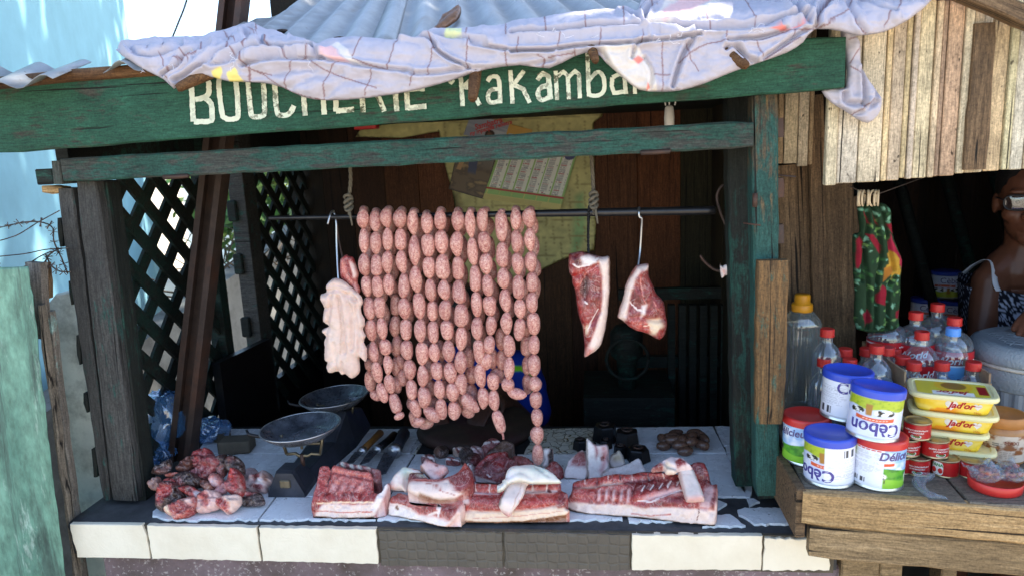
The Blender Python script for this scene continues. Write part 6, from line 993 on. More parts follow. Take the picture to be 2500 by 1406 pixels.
# dark furniture inside
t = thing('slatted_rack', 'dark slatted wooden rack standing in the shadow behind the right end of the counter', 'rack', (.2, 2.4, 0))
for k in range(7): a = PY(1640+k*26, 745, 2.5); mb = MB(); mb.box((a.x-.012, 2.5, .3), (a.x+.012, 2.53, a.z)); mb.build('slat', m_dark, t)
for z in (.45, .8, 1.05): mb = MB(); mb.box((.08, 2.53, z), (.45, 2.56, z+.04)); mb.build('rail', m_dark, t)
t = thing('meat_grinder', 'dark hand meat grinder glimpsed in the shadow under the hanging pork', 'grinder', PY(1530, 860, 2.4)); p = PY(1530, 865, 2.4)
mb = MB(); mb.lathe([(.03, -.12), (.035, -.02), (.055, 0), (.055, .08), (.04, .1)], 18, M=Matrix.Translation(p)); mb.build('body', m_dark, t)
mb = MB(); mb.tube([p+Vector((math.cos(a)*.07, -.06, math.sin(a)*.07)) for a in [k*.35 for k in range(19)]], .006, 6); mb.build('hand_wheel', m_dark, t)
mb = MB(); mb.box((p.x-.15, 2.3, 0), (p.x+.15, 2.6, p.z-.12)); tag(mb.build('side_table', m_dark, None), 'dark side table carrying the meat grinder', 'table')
t = thing('light_bulb_holder', 'white bulb holder hanging on two wires under the stall roof', 'lamp holder', PY(1634, 290, 1.9)); p = PY(1634, 288, 1.9)
m_wht = plain('white_plastic', (.75, .73, .68), .4); mb = MB().lathe([(.006, .03), (.011, .025), (.013, 0), (.012, -.03), (.001, -.032)], 16, M=Matrix.Translation(p)); mb.build('holder', m_wht, t)
for dx in (-.03, .0, .045): mb = MB(); mb.tube([p+Vector((dx*.3, 0, .03)), p+Vector((dx*.6, 0, .08)), p+Vector((dx, 0, .13))], .0018, 5); mb.build('wire', m_wht, t)
p = PY(890, 303, 2.2); mb = MB(); mb.box((p.x-.035, 2.2, p.z-.016), (p.x+.035, 2.24, p.z+.02), 0, lin((190, 40, 40)), b=.002); mb.box((p.x-.01, 2.1985, p.z-.006), (p.x+.03, 2.1995, p.z+.012), 0, lin((230, 225, 215))); m_print = painted('printed_card', .45, .05); tag(origin_build(mb, 'carton', m_print), 'small red and white carton tucked up under the roof', 'carton')
# ================================================================== KIOSK GOODS
def facing_rot(p): return math.atan2(-(p.x-CAM.x), p.y-CAM.y)
m_paper = painted('glossy_printed_label', .3, .04, 60, .5)
m_lidB = plain('blue_plastic_lid', (.035, .075, .50), .35, 0, .05); m_lidR = plain('red_plastic_lid', (.55, .03, .025), .38, 0, .06); m_ink = {}
def ink(c):
    if c not in m_ink: m_ink[c] = plain('ink_%s' % ['indigo', 'red', 'white', 'green', 'purple', 'grey'][len(m_ink) % 6], lin(c), .4, 0, .03)
    return m_ink[c]
def wrap_label(name, Rd, h0, h1, fn, parent, M, nu=150, nv=70, a0=-math.pi, a1=math.pi):
    U, V = np.meshgrid(np.linspace(a0, a1, nu), np.linspace(0, 1, nv)); u, v = U.ravel(), V.ravel(); C = np.clip(fn(u, v), 0, 1)
    P = np.stack([Rd*np.sin(u), -Rd*np.cos(u), h0+(h1-h0)*v], 1); mb = MB(); F_ = [(j*nu+i, j*nu+i+1, (j+1)*nu+i+1, (j+1)*nu+i) for j in range(nv-1) for i in range(nu-1)]
    mb.v = [tuple(p) for p in P]; mb.c = [tuple(c) for c in C]; mb.f = F_; mb.mi = [0]*len(F_); mb.sm = [True]*len(F_); return mb.build(name, m_paper, parent, M)
def wrap_text(s, Rd, u0, z, size, c, parent, M, rot=0.0, shear=0.0, bold=0.0, off=.0009, name='lettering', taper=None):
    v, f = text_mesh(s, size, shear, bold); mb = MB(); cr, sr = math.cos(rot), math.sin(rot); V = []
    for x, y in v: X, Y = x*cr-y*sr, x*sr+y*cr; u = u0+X/Rd; rr_ = (Rd+off) if taper is None else taper(z+Y)+off; V.append((rr_*math.sin(u), -rr_*math.cos(u), z+Y))
    mb.add(V, f); return mb.build(name, ink(c), parent, M)
def sm(x, a, b): return np.clip((x-a)/(b-a), 0, 1)
def mixc(C, k, c): return C*(1-k[:, None])+np.array(c)*k[:, None]
def N2(u, v, s, o=3, z=0.0): return fbm(np.c_[u*s, v*s*2.2, np.full(len(u), z)], o)
def txtlines(C, u, v, u0, u1, v0, v1, n, c=(.35, .36, .42)):
    row = (v-v0)/(v1-v0)*n; k = ((row % 1) < .42) & (row > 0) & (row < n) & (u > u0) & (u < u1-.12*(np.sin(np.floor(row)*7.3)+1)*(u1-u0)) & (fbm(np.c_[u*60, np.floor(row)*3.1, row*0], 2) > -.25)
    return mixc(C, k*.6, c)
def lab_cebon(flip, back_at):
    def fn(u, v):
        if flip: v = 1-v; u = -u
        un = (u+math.pi) % (2*math.pi)-math.pi
        C = np.tile(np.array(lin((206, 216, 244))), (len(u), 1)); C = mixc(C, sm(N2(u, v, 1.6), -.1, .6)*.7, lin((240, 244, 252)))
        grass = sm(.30+.03*np.sin(u*5)-v, -.01, .02); C = mixc(C, grass, lin((176, 192, 50))); C = mixc(C, grass*sm(N2(u, v, 9), .1, .5)*.6, lin((110, 150, 40)))
        path = sm(.16-np.abs(un-.25)-(v-.12)*.1, 0, .03)*sm(.46-v, -.01, .02)*sm(v, .16, .2); C = mixc(C, path, lin((168, 120, 50)))
        for cu, cv in ((-.55, .36), (-.15, .37), (.62, .36), (.85, .38)):
            e = ((un-cu)/.20)**2+((v-cv)/.075)**2; k = sm(1.1-e, 0, .3); pat = sm(N2(u, v, 7, 2, cu*9), -.05, .05); C = mixc(C, k, lin((240, 240, 236))); C = mixc(C, k*pat, lin((30, 34, 30)))
        bn = np.abs(v-.54-.03*np.cos(un*2.2)+.02); k = sm(.052-bn, 0, .012)*sm(.78-np.abs(un), 0, .04); C = mixc(C, k, lin((214, 92, 50))); C = mixc(C, sm(.012-bn, 0, .01)*sm(.5-np.abs(un), 0, .03)*(np.sin(un*50) > -.2), lin((250, 235, 225)))
        bk = np.abs(((un-back_at*(-1 if flip else 1)+math.pi) % (2*math.pi))-math.pi); k = sm(.80-bk, 0, .015); C = mixc(C, k, lin((236, 238, 246)))
        ub = ((un-back_at*(-1 if flip else 1)+math.pi) % (2*math.pi))-math.pi; C = txtlines(C, ub, v, -.66, .66, .34, .84, 13); br = (np.abs(ub+.25) < .34) & (v > .10) & (v < .28); C = mixc(C, br & (fbm(np.c_[ub*55, ub*0, ub*0], 1) > 0), (.05, .05, .06)); C = mixc(C, sm(.05-(v), 0, .01)*.6+sm(v-.965, 0, .01)*.6, lin((170, 172, 180))); return C
    return fn
def lab_delice(back_at):
    def fn(u, v):
        un = (u+math.pi) % (2*math.pi)-math.pi; C = np.tile(np.array(lin((150, 190, 236))), (len(u), 1)); C = mixc(C, sm(N2(u, v, 2.2), .0, .4), lin((236, 242, 252)))
        hill = .47+.05*np.sin(u*2.3+1); gk = sm(hill-v, 0, .015); C = mixc(C, gk, lin((96, 168, 48))); C = mixc(C, gk*sm(N2(u, v, 5), -.1, .4), lin((60, 130, 40))); C = mixc(C, sm(.22+.03*np.sin(u*4)-v, 0, .02), lin((140, 200, 60)))
        for cu, cv in ((.12, .30), (1.5, .28), (-1.4, .29), (2.6, .3)):
            e = ((un-cu)/.24)**2+((v-cv)/.085)**2; k = sm(1.1-e, 0, .3); k = np.maximum(k, (np.abs(np.abs(un-cu)-.15) < .025)*(v > cv-.17)*(v < cv)*1.0); C = mixc(C, k, lin((240, 238, 230))); C = mixc(C, k*sm(N2(u, v, 6, 2, cu), -.05, .05), lin((24, 24, 24)))
        bn = np.abs(v-.60-.05*(un-.2)); C = mixc(C, sm(.045-bn, 0, .012)*sm(.30-np.abs(un-.35), 0, .04), lin((220, 86, 44)))
        ub = ((un-back_at+math.pi) % (2*math.pi))-math.pi; k = sm(.72-np.abs(ub), 0, .015); C = mixc(C, k, lin((232, 236, 246))); C = txtlines(C, ub, v, -.62, .30, .60, .90, 9); C = txtlines(C, ub, v, -.62, .62, .32, .56, 8); C = txtlines(C, ub, v, .35, .6, .6, .9, 9); br = (np.abs(ub+.1) < .36) & (v > .08) & (v < .2); C = mixc(C, br & (fbm(np.c_[ub*60, ub*0, ub*0], 1) > 0), (.04, .04, .05)); C = mixc(C, (np.abs(v-.94) < .016)*(np.abs(ub) < .6)*(np.sin(ub*60) > -.5), lin((210, 60, 50))); return C
    return fn
def can(base_px, z, lid, label, lab, texts=(), tilt=0.0, spin=0.0, Rd=.0455, Hc=.0965, lean=0.0, Yfix=None):
    p = PZ(*base_px, z); M = Matrix.Translation(p) @ Matrix.Rotation(tilt, 4, 'Y') @ Matrix.Rotation(lean, 4, 'X') @ Matrix.Rotation(facing_rot(p)+spin, 4, 'Z'); t = thing('milk_powder_can', lab, 'can', M=M, group='milk powder cans on the kiosk counter')
    mb = MB(); mb.lathe([(.001, .004), (Rd-.006, .003), (Rd-.003, .0), (Rd+.0012, .001), (Rd+.0014, .003), (Rd, .005), (Rd-.0003, Hc-.006), (Rd-.0003, Hc-.005), (.001, Hc-.005)], 48); mb.build('body', m_zincS, t, M)
    l = wrap_label('label', Rd+.0004, .007, Hc-.012, label, t, M)
    for a in texts: wrap_text(*a[:1], Rd, *a[1:5], l, M, *a[5:])
    mb = MB(); mb.lathe([(Rd+.0022, Hc-.014), (Rd+.0026, Hc-.004), (Rd+.0020, Hc+.0005), (Rd-.001, Hc+.002), (Rd-.004, Hc+.0015), (Rd-.006, Hc-.0012), (.0005, Hc-.0008)], 48, cap=False); mb.build('lid', lid, t, M)
IND = (70, 62, 140); PI = math.pi
can((1966, 1118), SZ, m_lidR, lab_delice(2.6), 'red lidded can half hidden by the post, a cow on its green field', [('Délicieux', -.72, .068, .022, (92, 80, 130), .06, .25, .0006)])
can((2060, 1013), SZ+.0955, m_lidB, lab_cebon(False, -.62), 'blue lidded can at the back of the top row, white side panel to the front', [('Cèbon', .52, .069, .031, IND, 0, 0, .0007)], tilt=R(3))
can((2128, 1060), SZ+.0955, m_lidB, lab_cebon(True, 3.0), 'blue lidded can at the front of the top row, its lettering upside down', [('Cèbon', .06, .026, .034, IND, PI, 0, .0008)], tilt=R(5.5), lean=R(-2))
can((2022, 1168), SZ, m_lidB, lab_cebon(True, .62), 'blue lidded can in the bottom row with upside down lettering and a barcode', [('Cèbon', -.72, .026, .032, IND, PI, 0, .0008)])
can((2139, 1174), SZ, m_lidR, lab_delice(-.50), 'red lidded can in the bottom row with a white table panel and a small cow', [('Délice', .62, .070, .022, (92, 80, 130), .04, .25, .0006)], tilt=R(2))
# tomato tins
m_gold = plain('gold_lacquered_tin', (.42, .34, .20), .35, .85, .15, 40)
def lab_tin(u, v):
    C = np.tile(np.array(lin((176, 28, 30))), (len(u), 1)); C = mixc(C, sm(N2(u, v, 4), .0, .6)*.4, lin((140, 16, 22))); k = np.abs(u-1.9) < .07; C = mixc(C, k, lin((150, 140, 120))); k = np.abs(u-1.9) < .02; C = mixc(C, k, lin((70, 60, 50))); k = np.abs(u+1.9) < .02; return mixc(C, k, lin((90, 20, 20)))
def tin(base_px, z, spin, lab, logo=True):
    p = PZ(*base_px, z); M = Matrix.Translation(p) @ Matrix.Rotation(facing_rot(p)+spin, 4, 'Z'); t = thing('tomato_tin', lab, 'tin', M=M, group='red tomato paste tins'); Rd, h = .0240, .0345
    mb = MB(); mb.lathe([(.001, .002), (Rd-.002, .002), (Rd-.001, 0), (Rd+.001, .0005), (Rd+.001, .002), (Rd, .0035), (Rd, h-.0035), (Rd+.001, h-.002), (Rd+.001, h-.0003), (Rd-.001, h), (Rd-.0018, h-.002), (Rd*.7, h-.0025), (Rd*.66, h-.0018), (.001, h-.0018)], 40); mb.build('body', m_gold, t, M)
    l = wrap_label('label', Rd+.0003, .0035, h-.0035, lab_tin, t, M, 90, 24)
    if logo:
        mb = MB(); pts = []; n = 26
        for k in range(n): a = 2*PI*k/n; ca, sa = math.cos(a), math.sin(a); pts.append((.0125*abs(ca)**.5*(1 if ca > 0 else -1), .0155*abs(sa)**.5*(1 if sa > 0 else -1)))
        V = []; F_ = []
        for ring in (.85, .56, .28): V += [((Rd+.0008)*math.sin(x*ring/Rd), -(Rd+.0008)*math.cos(x*ring/Rd), h/2+y*ring) for x, y in pts]
        for r_ in range(2):
            for k in range(n): a_, b2 = r_*n+k, r_*n+(k+1) % n; F_.append((a_, b2, b2+n, a_+n))
        F_.append(tuple(range(2*n, 3*n))); mb.add(V, F_); mb.build('logo_panel', m_wht, l, M); wrap_text('FANA', Rd, 0, h*.70, .0082, (40, 130, 70), l, M, 0, 0, .0003, .0014)
        for dx in (-.0055, .0055): mb = MB(); mb.ball((dx, -math.sqrt((Rd+.0006)**2-dx*dx), h*.38), (.0052, .0012, .0056), 14); mb.build('tomato_print', m_lidR, l, M)
    else:
        for z_, s_ in ((.020, 'DOPPIO CONCENTRATO'), (.015, 'DI POMODORO')): wrap_text(s_, Rd, 0, z_, .0038, (230, 220, 214), l, M, 0, 0, .0001, .0006)
        q = MB(); V = []; pts = [(.009*abs(math.cos(a))**.5*math.copysign(1, math.cos(a)), .0034*abs(math.sin(a))**.7*math.copysign(1, math.sin(a))) for a in [2*PI*k/20 for k in range(20)]]
        q.add([((Rd+.0007)*math.sin(x/Rd), -(Rd+.0007)*math.cos(x/Rd), .0080+y) for x, y in pts], [tuple(range(20))]); q.build('logo_panel', m_wht, l, M); wrap_text('FANA', Rd, 0, .0080, .006, (40, 130, 70), l, M, 0, 0, .0002, .0013)
tin((2192, 1146), SZ, -.9, 'red tomato tin mostly hidden behind the red lidded can'); tin((2236, 1150), SZ, .1, 'red tomato tin in the bottom row showing small white print, second from the can', False); tin((2306, 1154), SZ, -.55, 'red tomato tin in the bottom row with its white tomato logo to the front'); tin((2371, 1158), SZ, .75, 'red tomato tin at the right end of the bottom row, touching the bagged snacks', False)
tin((2212, 1104), SZ+.035, .4, 'red tomato tin in the middle row beside the red lidded can', False); tin((2281, 1108), SZ+.035, .5, 'red tomato tin in the middle row in front of the margarine tubs', False); tin((2238, 1064), SZ+.070, -.05, 'topmost red tomato tin of the pyramid', False)
# margarine tubs
m_tubl = plain('pale_yellow_plastic', (.78, .70, .36), .4, 0, .05); 
def superr(w, d, z, n=48, e=.38): return [(w*math.copysign(abs(math.cos(a))**e, math.cos(a)), d*math.copysign(abs(math.sin(a))**e, math.sin(a)), z) for a in [2*PI*k/n for k in range(n)]]
def tub(x, y, z, rz, lab, print_top=False):
    M = Matrix.Translation((x, y, z)) @ Matrix.Rotation(rz, 4, 'Z'); t = thing('margarine_tub', lab, 'tub', M=M, group='stacked margarine tubs'); h = .0315
    mb = MB(); n = 120; rings = []; cs = []
    for k in range(9):
        v = k/8; w, d = .062+.010*v, .042+.008*v; r_ = superr(w, d, h*v, n); rings.append(r_)
        for (a, b, c_) in r_: cs.append((a, b, v))
    cs = np.array(cs); C = np.tile(np.array(lin((246, 208, 50))), (len(cs), 1)); C = mixc(C, sm(fbm(np.c_[cs[:, 0]*40, cs[:, 2]*3, cs[:, 1]*40], 2), .0, .4)*.7, lin((250, 226, 120))); sun = (((cs[:, 0]+.012)/.03)**2+((cs[:, 2]+.02)/.32)**2) < 1; C = mixc(C, sun*1.0, lin((240, 150, 30)))
    mb.loft(rings, 0, True); mb.c = [tuple(c_) for c_ in C]; mb.build('body', m_print, t, M)
    mb = MB(); mb.loft([superr(.073, .051, h-.004), superr(.0765, .0545, h-.003), superr(.078, .056, h+.001), superr(.0765, .0545, h+.006), superr(.075, .053, h+.0068), superr(.069, .047, h+.0066), superr(.067, .045, h+.004)], 0, False); l = mb.build('lid', m_tubl, t, M)
    def ft(s, x0, z0, size, c_, shear=0.0, bold=0.0, off=.0008):
        v, f = text_mesh(s, size, shear, bold); q = MB(); q.add([(a+x0, -(.042+.008*(b+z0)/h)-off, b+z0) for a, b in v], f); q.build('lettering', ink(c_), t, M)
    for hx, hz, hs, c_ in ((-.004, .018, .012, (250, 240, 220)), (.040, .0185, .008, (250, 240, 220))):
        q = MB(); pts = [(hs*.9*math.sin(a)**3, hs*(.8*math.cos(a)-.33*math.cos(2*a)-.13*math.cos(3*a)-.06*math.cos(4*a))) for a in [2*PI*k/32 for k in range(32)]]; q.add([(hx+a, -(.042+.008*(hz+b)/h)-.0005, hz+b) for a, b in pts], [tuple(range(32))]); q.build('heart_print', m_wht, t, M)
    ft("Jad'or", .012, .018, .018, (176, 24, 40), .35, .0006); ft('250g', .040, .0045, .006, (190, 90, 20)); ft('margarine', .040, .019, .0028, (190, 40, 50), 0, 0, .001)
    if print_top:
        q = MB(); U, V = np.meshgrid(np.linspace(-.062, .062, 60), np.linspace(-.040, .040, 36)); u, v = U.ravel(), V.ravel(); C = np.tile(np.array(lin((226, 206, 60))), (len(u), 1)); C = mixc(C, sm(.024-np.hypot(u-.005, (v-.018)), 0, .003), lin((150, 110, 30))); C = mixc(C, sm(.036-np.hypot(u-.005, (v-.018)), 0, .004)*sm(np.hypot(u-.005, v-.018)-.022, 0, .003), lin((236, 190, 40))); C = mixc(C, (v < -.018)*(np.abs(u) < .035)*1.0, lin((250, 244, 230))); C = mixc(C, (np.abs(u-.052) < .008)*(np.abs(v-.0) < .025)*1.0, lin((150, 26, 30)))
        q.v = [(a, b, h+.0048) for a, b in zip(u, v)]; q.c = [tuple(c_) for c_ in C]; q.f = [(j*60+i, j*60+i+1, (j+1)*60+i+1, (j+1)*60+i) for j in range(35) for i in range(59)]; q.mi = [0]*len(q.f); q.sm = [False]*len(q.f); q.build('lid_print', m_print, l, M)
        v, f = text_mesh("Jad'or", .022, .3, .0006); q = MB(); q.add([(-(a), -b-.024, h+.0056) for a, b in v], [tuple(reversed(f_)) if False else f_ for f_ in f]); q.build('lettering', ink((176, 24, 40)), l, M)
tp = PY(2314, 1090, 1.455); rz = facing_rot(tp)*.75
for k, (dx, lab) in enumerate(((.004, 'lowest yellow margarine tub of the stack, behind the red tins'), (-.012, 'second lowest yellow margarine tub, half behind the topmost red tin'), (.003, 'yellow margarine tub directly under the topmost tub'), (0, 'topmost yellow margarine tub with a sunflower printed lid'))): tub(tp.x+dx, 1.458, SZ+.0015+.0375*k, rz+random.uniform(-.04, .04), lab, k == 3)
# cardboard box
m_card = plain('brown_cardboard', (.34, .23, .13), .85, 0, .15, 12, .2, 60, dirt=(.10, .05, .04), dscale=4)
t = thing('cardboard_box', 'open brown cardboard box full of empty bottles behind the margarine tubs', 'box', (.76, 1.58, SZ)); a = PY(2205, 1000, 1.50).x; b = PY(2416, 1000, 1.50).x; th_ = .004
for lo_, hi_ in (((a, 1.50, SZ), (b, 1.504, 1.085)), ((a, 1.505, SZ), (a+th_, 1.74, 1.11)), ((b-th_, 1.505, SZ), (b, 1.74, 1.105)), ((a, 1.741, SZ), (b, 1.745, 1.11))): mb = MB(); mb.box(lo_, hi_); mb.build('panel', m_card, t)
# bottles
m_capR = plain('red_bottle_cap', (.55, .025, .02), .38, 0, .06); m_capB = plain('light_blue_bottle_cap', (.10, .32, .80), .38, 0, .06); m_capO = plain('orange_bottle_cap', (.80, .33, .015), .4, 0, .06)
def bottle(cap_px, hgt, Rb, capm, lab, label=None, z0=SZ, body=m_pet, kind='round', group='empty plastic bottles on the kiosk counter', tilt=0.0, Y=None):
    p = PZ(cap_px[0], cap_px[1], z0+hgt); p.z = z0; M = Matrix.Translation(p) @ Matrix.Rotation(tilt, 4, 'Y') @ Matrix.Rotation(facing_rot(p), 4, 'Z'); t = thing('plastic_bottle', lab, 'bottle', M=M, group=group)
    n_ = .0125; hc = .018; hn = hgt-hc; sh = hn-.012
    prof = [(.001, .004), (Rb*.6, .002), (Rb*.92, .004), (Rb, .014), (Rb, hgt*.30), (Rb*.95, hgt*.34), (Rb, hgt*.38), (Rb, hgt-.072), (Rb*.985, hgt-.062), (Rb*.92, hgt-.052), (Rb*.76, hgt-.043), (Rb*.52, hgt-.035), (n_+.001, sh-.002), (n_, sh), (n_, hn), (n_, hgt-.004)] if kind == 'round' else [(.001, .004), (Rb*.6, .002), (Rb*.95, .005), (Rb, .02), (Rb*.97, hgt*.3), (Rb*.90, hgt*.38), (Rb*.95, hgt*.45), (Rb, hgt*.52), (Rb, hgt*.6), (Rb*.95, hgt*.68), (Rb*.75, hgt*.78), (Rb*.45, hgt*.85), (n_, hgt*.88), (n_, hgt-.004)]
    mb = MB(); mb.lathe(prof, 28, cap=False); v = np.array(mb.v); k = 1+.05*np.abs(fbm(v*np.array([30, 30, 45])+p.x*99, 3))*np.clip((sh-.03-v[:, 2])/.02, 0, 1)-.02; v[:, :2] *= k[:, None]; mb.v = [tuple(a_) for a_ in v]; mb.build('body', body, t, M)
    mb = MB(); rc = .0148; seg = 48; rings = []
    for r_, z in ((rc*.96, hgt-hc), (rc*1.04, hgt-hc+.001), (rc*1.04, hgt-hc+.0035), (rc, hgt-hc+.004), (rc, hgt-.002), (rc*.93, hgt), (.001, hgt)): rings.append([(r_*(1+(.02 if (j % 2) and .005 < z-(hgt-hc) < .016 else 0))*math.cos(2*PI*j/seg), r_*(1+(.02 if (j % 2) and .005 < z-(hgt-hc) < .016 else 0))*math.sin(2*PI*j/seg), z) for j in range(seg)])
    mb.loft(rings, 0, False); mb.build('cap', capm, t, M)
    if label == 'cola':
        h0, h1 = hgt-.135, hgt-.070; fn = lambda u, v: mixc(mixc(np.tile(np.array(lin((186, 24, 34))), (len(u), 1)), (np.abs(v-.93) < .02)*(u < -.5)*1.0, (.8, .8, .8)), (np.abs(u-1.25) < .12)*(np.abs(v-.5) < .2)*1.0, (.8, .8, .78)); l = wrap_label('label', Rb*1.03, h0, h1, fn, t, M, 60, 24)
        wrap_text('World', Rb*1.03, -.05, h0+(h1-h0)*.68, .022, (240, 236, 232), l, M, .08, .3, .0005); wrap_text('Cola', Rb*1.03, .12, h0+(h1-h0)*.36, .022, (240, 236, 232), l, M, .08, .3, .0005)
    if label == 'eau':
        h0, h1 = hgt-.130, hgt-.078; fn = lambda u, v: mixc(txtlines(np.tile(np.array(lin((110, 180, 236))), (len(u), 1)), u, v, -.7, .3, .1, .9, 10, (.1, .2, .5)), (v > .94)*1.0, (.7, .8, .9)); l = wrap_label('label', Rb*1.03, h0, h1, fn, t, M, 60, 24); wrap_text('Eau', Rb*1.03, .75, h0+(h1-h0)*.3, .018, (30, 50, 130), l, M, 0, 0, .0006)
B = lambda x, y: (1880+x/4.032, 700+y/4.032)
m_petg = plastic('cloudy_bottle_plastic', (.58, .62, .58), .50, .10, .5)
bottle(B(1165, 215), .262, .041, m_capR, 'tall cola bottle behind the others, nearest the flowered curtain', 'cola'); bottle(B(1438, 245), .258, .041, m_capR, 'tall cola bottle in the middle of the back row', 'cola'); bottle(B(1652, 165), .268, .042, m_capR, 'tallest clear bottle without label, farthest back'); bottle(B(1820, 300), .248, .041, m_capR, 'tall cola bottle behind the blue capped bottle, its barcode showing', 'cola')
bottle(B(1498, 437), .225, .036, m_capR, 'smaller cola bottle in the middle with a full red label', 'cola'); bottle(B(1806, 400), .230, .034, m_capB, 'bottle with a light blue cap and a blue label', 'eau')
bottle(B(565, 410), .240, .031, m_capR, 'slim clear bottle beside the big orange capped bottle'); bottle(B(535, 700), .178, .031, m_capR, 'small clear bottle behind the blue lidded cans, lowest at the left'); bottle(B(742, 605), .190, .031, m_capR, 'small clear bottle standing in the back left against the plank'); bottle(B(787, 705), .178, .031, m_capR, 'small clear bottle just behind the blue lids'); bottle(B(1052, 570), .215, .033, m_capR, 'clear bottle with a round shoulder and blue water label left of the box', 'eau')
bottle(B(952, 600), .180, .031, m_capR, 'small clear bottle half hidden at the left of the round shouldered one'); bottle(B(1160, 590), .195, .031, m_capR, 'clear bottle in the shadow under the nearest tall cola bottle'); bottle(B(1222, 605), .180, .031, m_capR, 'small clear bottle in the box, second from its left corner'); bottle(B(1312, 680), .180, .031, m_capR, 'small clear bottle in the box, its pinkish label hidden'); bottle(B(1420, 735), .178, .032, m_capR, 'small clear bottle in the front of the box, left of the three'); bottle(B(1695, 735), .178, .032, m_capR, 'small clear bottle in the front of the box, middle of the three'); bottle(B(2005, 735), .178, .032, m_capR, 'small clear bottle in the front of the box, next to the grey pot')
# big bottle with orange cap
p = PZ(1950, 998, SZ); M = Matrix.Translation(p) @ Matrix.Rotation(facing_rot(p)+.5, 4, 'Z'); t = thing('plastic_bottle', 'large clear square bottle with an orange screw cap beside the post', 'bottle', M=M, group='empty plastic bottles on the kiosk counter')
zt = PY(1938, 718, p.y).z-SZ; k = zt/.30; mb = MB()
prof = [(.036, .002), (.040, .01), (.040, .10), (.038, .13), (.038, .17)]+[(.0385+(.0015 if i % 2 else 0), .175+i*.005) for i in range(10)]+[(.040, .228), (.036, .240), (.024, .256), (.018, .262), (.018, .27)]
mb.loft([superr(r_, r_, z*k, 32, .55) for r_, z in prof], 0, True, cap=False); mb.build('body', m_petg, t, M); mb = MB(); mb.lathe([(.0235, .257*k), (.0245, .259*k), (.0245, .273*k), (.0225, .277*k), (.0185, .278*k), (.018, .297*k), (.016, .30*k), (.001, .30*k)], 32); mb.build('cap', m_capO, t, M)
# peanut butter jar
m_jar = plain('brown_jar', (.36, .17, .06), .35, 0, .15); m_jlid = plain('orange_brown_lid', (.42, .17, .04), .45, 0, .12)
p = PZ(2438, 1120, SZ); M = Matrix.Translation(p) @ Matrix.Rotation(facing_rot(p), 4, 'Z'); t = thing('spread_jar', 'brown jar with an orange brown screw lid and worn label beside the tins', 'jar', M=M)
mb = MB(); mb.lathe([(.001, .003), (.038, .002), (.043, .007), (.044, .02), (.044, .07), (.041, .078), (.038, .08)], 40); mb.build('body', m_jar, t, M); mb = MB(); mb.lathe([(.0405, .078), (.042, .08), (.042, .098), (.0405, .1005), (.036, .0995), (.035, .0985), (.001, .0985)], 40); mb.build('lid', m_jlid, t, M)
def lab_jar(u, v):
    C = np.tile(np.array(lin((206, 190, 172))), (len(u), 1)); C = mixc(C, sm(N2(u, v, 2.5, 4), .0, .25), lin((140, 84, 44))); C = txtlines(C, u, v, .0, .8, .15, .75, 8, (.2, .12, .08)); return mixc(C, ((np.abs(u+.15) < .13) & (v > .3) & (v < .7) & (fbm(np.c_[v*40, v*0, v*0], 1) > 0))*1.0, (.05, .05, .05))
l = wrap_label('label', .0444, .012, .066, lab_jar, t, M, 80, 30, -1.3, 1.3); wrap_text('MAXI', .0444, .45, .052, .011, (110, 40, 30), l, M)
# grey insulated pot
m_pot, nt, b_ = newmat('grey_textured_plastic', (.30, .34, .36), .5); g = G(nt); b_.inputs['Base Color'].default_value = (.27, .30, .32, 1); g.bump(g.noise(g.coord(), 190, 2, .6), b_, .8, .003)
m_potr = plain('grey_ribbed_plastic', (.25, .27, .29), .45, 0, .08); m_band = plain('dirty_white_band', (.55, .50, .42), .6, 0, .2, dirt=(.25, .18, .10))
p = PY(2512, 1000, 1.69); p.z = SZ; M = Matrix.Translation(p); t = thing('insulated_pot', 'grey insulated food pot with a ribbed side and textured lid under the woman hand', 'pot', M=M); zl = PY(2450, 800, 1.69).z-SZ-.018
mb = MB(); mb.lathe([(.10, .002), (.122, .006), (.126, .02), (.127, .05)], 64); mb.build('foot', m_pot, t, M); mb = MB(); seg = 120
mb.loft([[((r_+(.0018 if (j % 4) < 2 else -.001))*math.cos(2*PI*j/seg), (r_+(.0018 if (j % 4) < 2 else -.001))*math.sin(2*PI*j/seg), z) for j in range(seg)] for r_, z in ((.126, .05), (.127, zl*.45))], 0, False); mb.build('ribbed_band', m_potr, t, M)
mb = MB(); mb.lathe([(.128, zl*.45), (.130, zl*.47), (.1305, zl*.68), (.129, zl*.70)], 64); mb.build('body', m_pot, t, M); mb = MB(); mb.lathe([(.129, zl*.70), (.133, zl*.705), (.134, zl*.73), (.130, zl*.745)], 64); mb.build('band', m_band, t, M)
mb = MB(); mb.lathe([(.131, zl*.745), (.134, zl*.77), (.132, zl*.86), (.122, zl*.93), (.108, zl*.965), (.104, zl*.955), (.06, zl*.985), (.001, zl)], 64); lidp = mb.build('lid', m_pot, t, M)
mb = MB()
for k in range(-8, 9):
    for s in (1, -1):
        pts = []
        for j in range(12):
            a_ = -.1+.2*j/11; x, y = a_, s*a_*.9+k*.022; r_ = math.hypot(x, y)
            if r_ < .100: pts.append((x, y, zl*(1-.045*(r_/.104)**1.3)+.0006))
        if len(pts) > 1: mb.tube(pts, .0011, 4)
mb.build('lid_grid', m_potr, lidp, M)
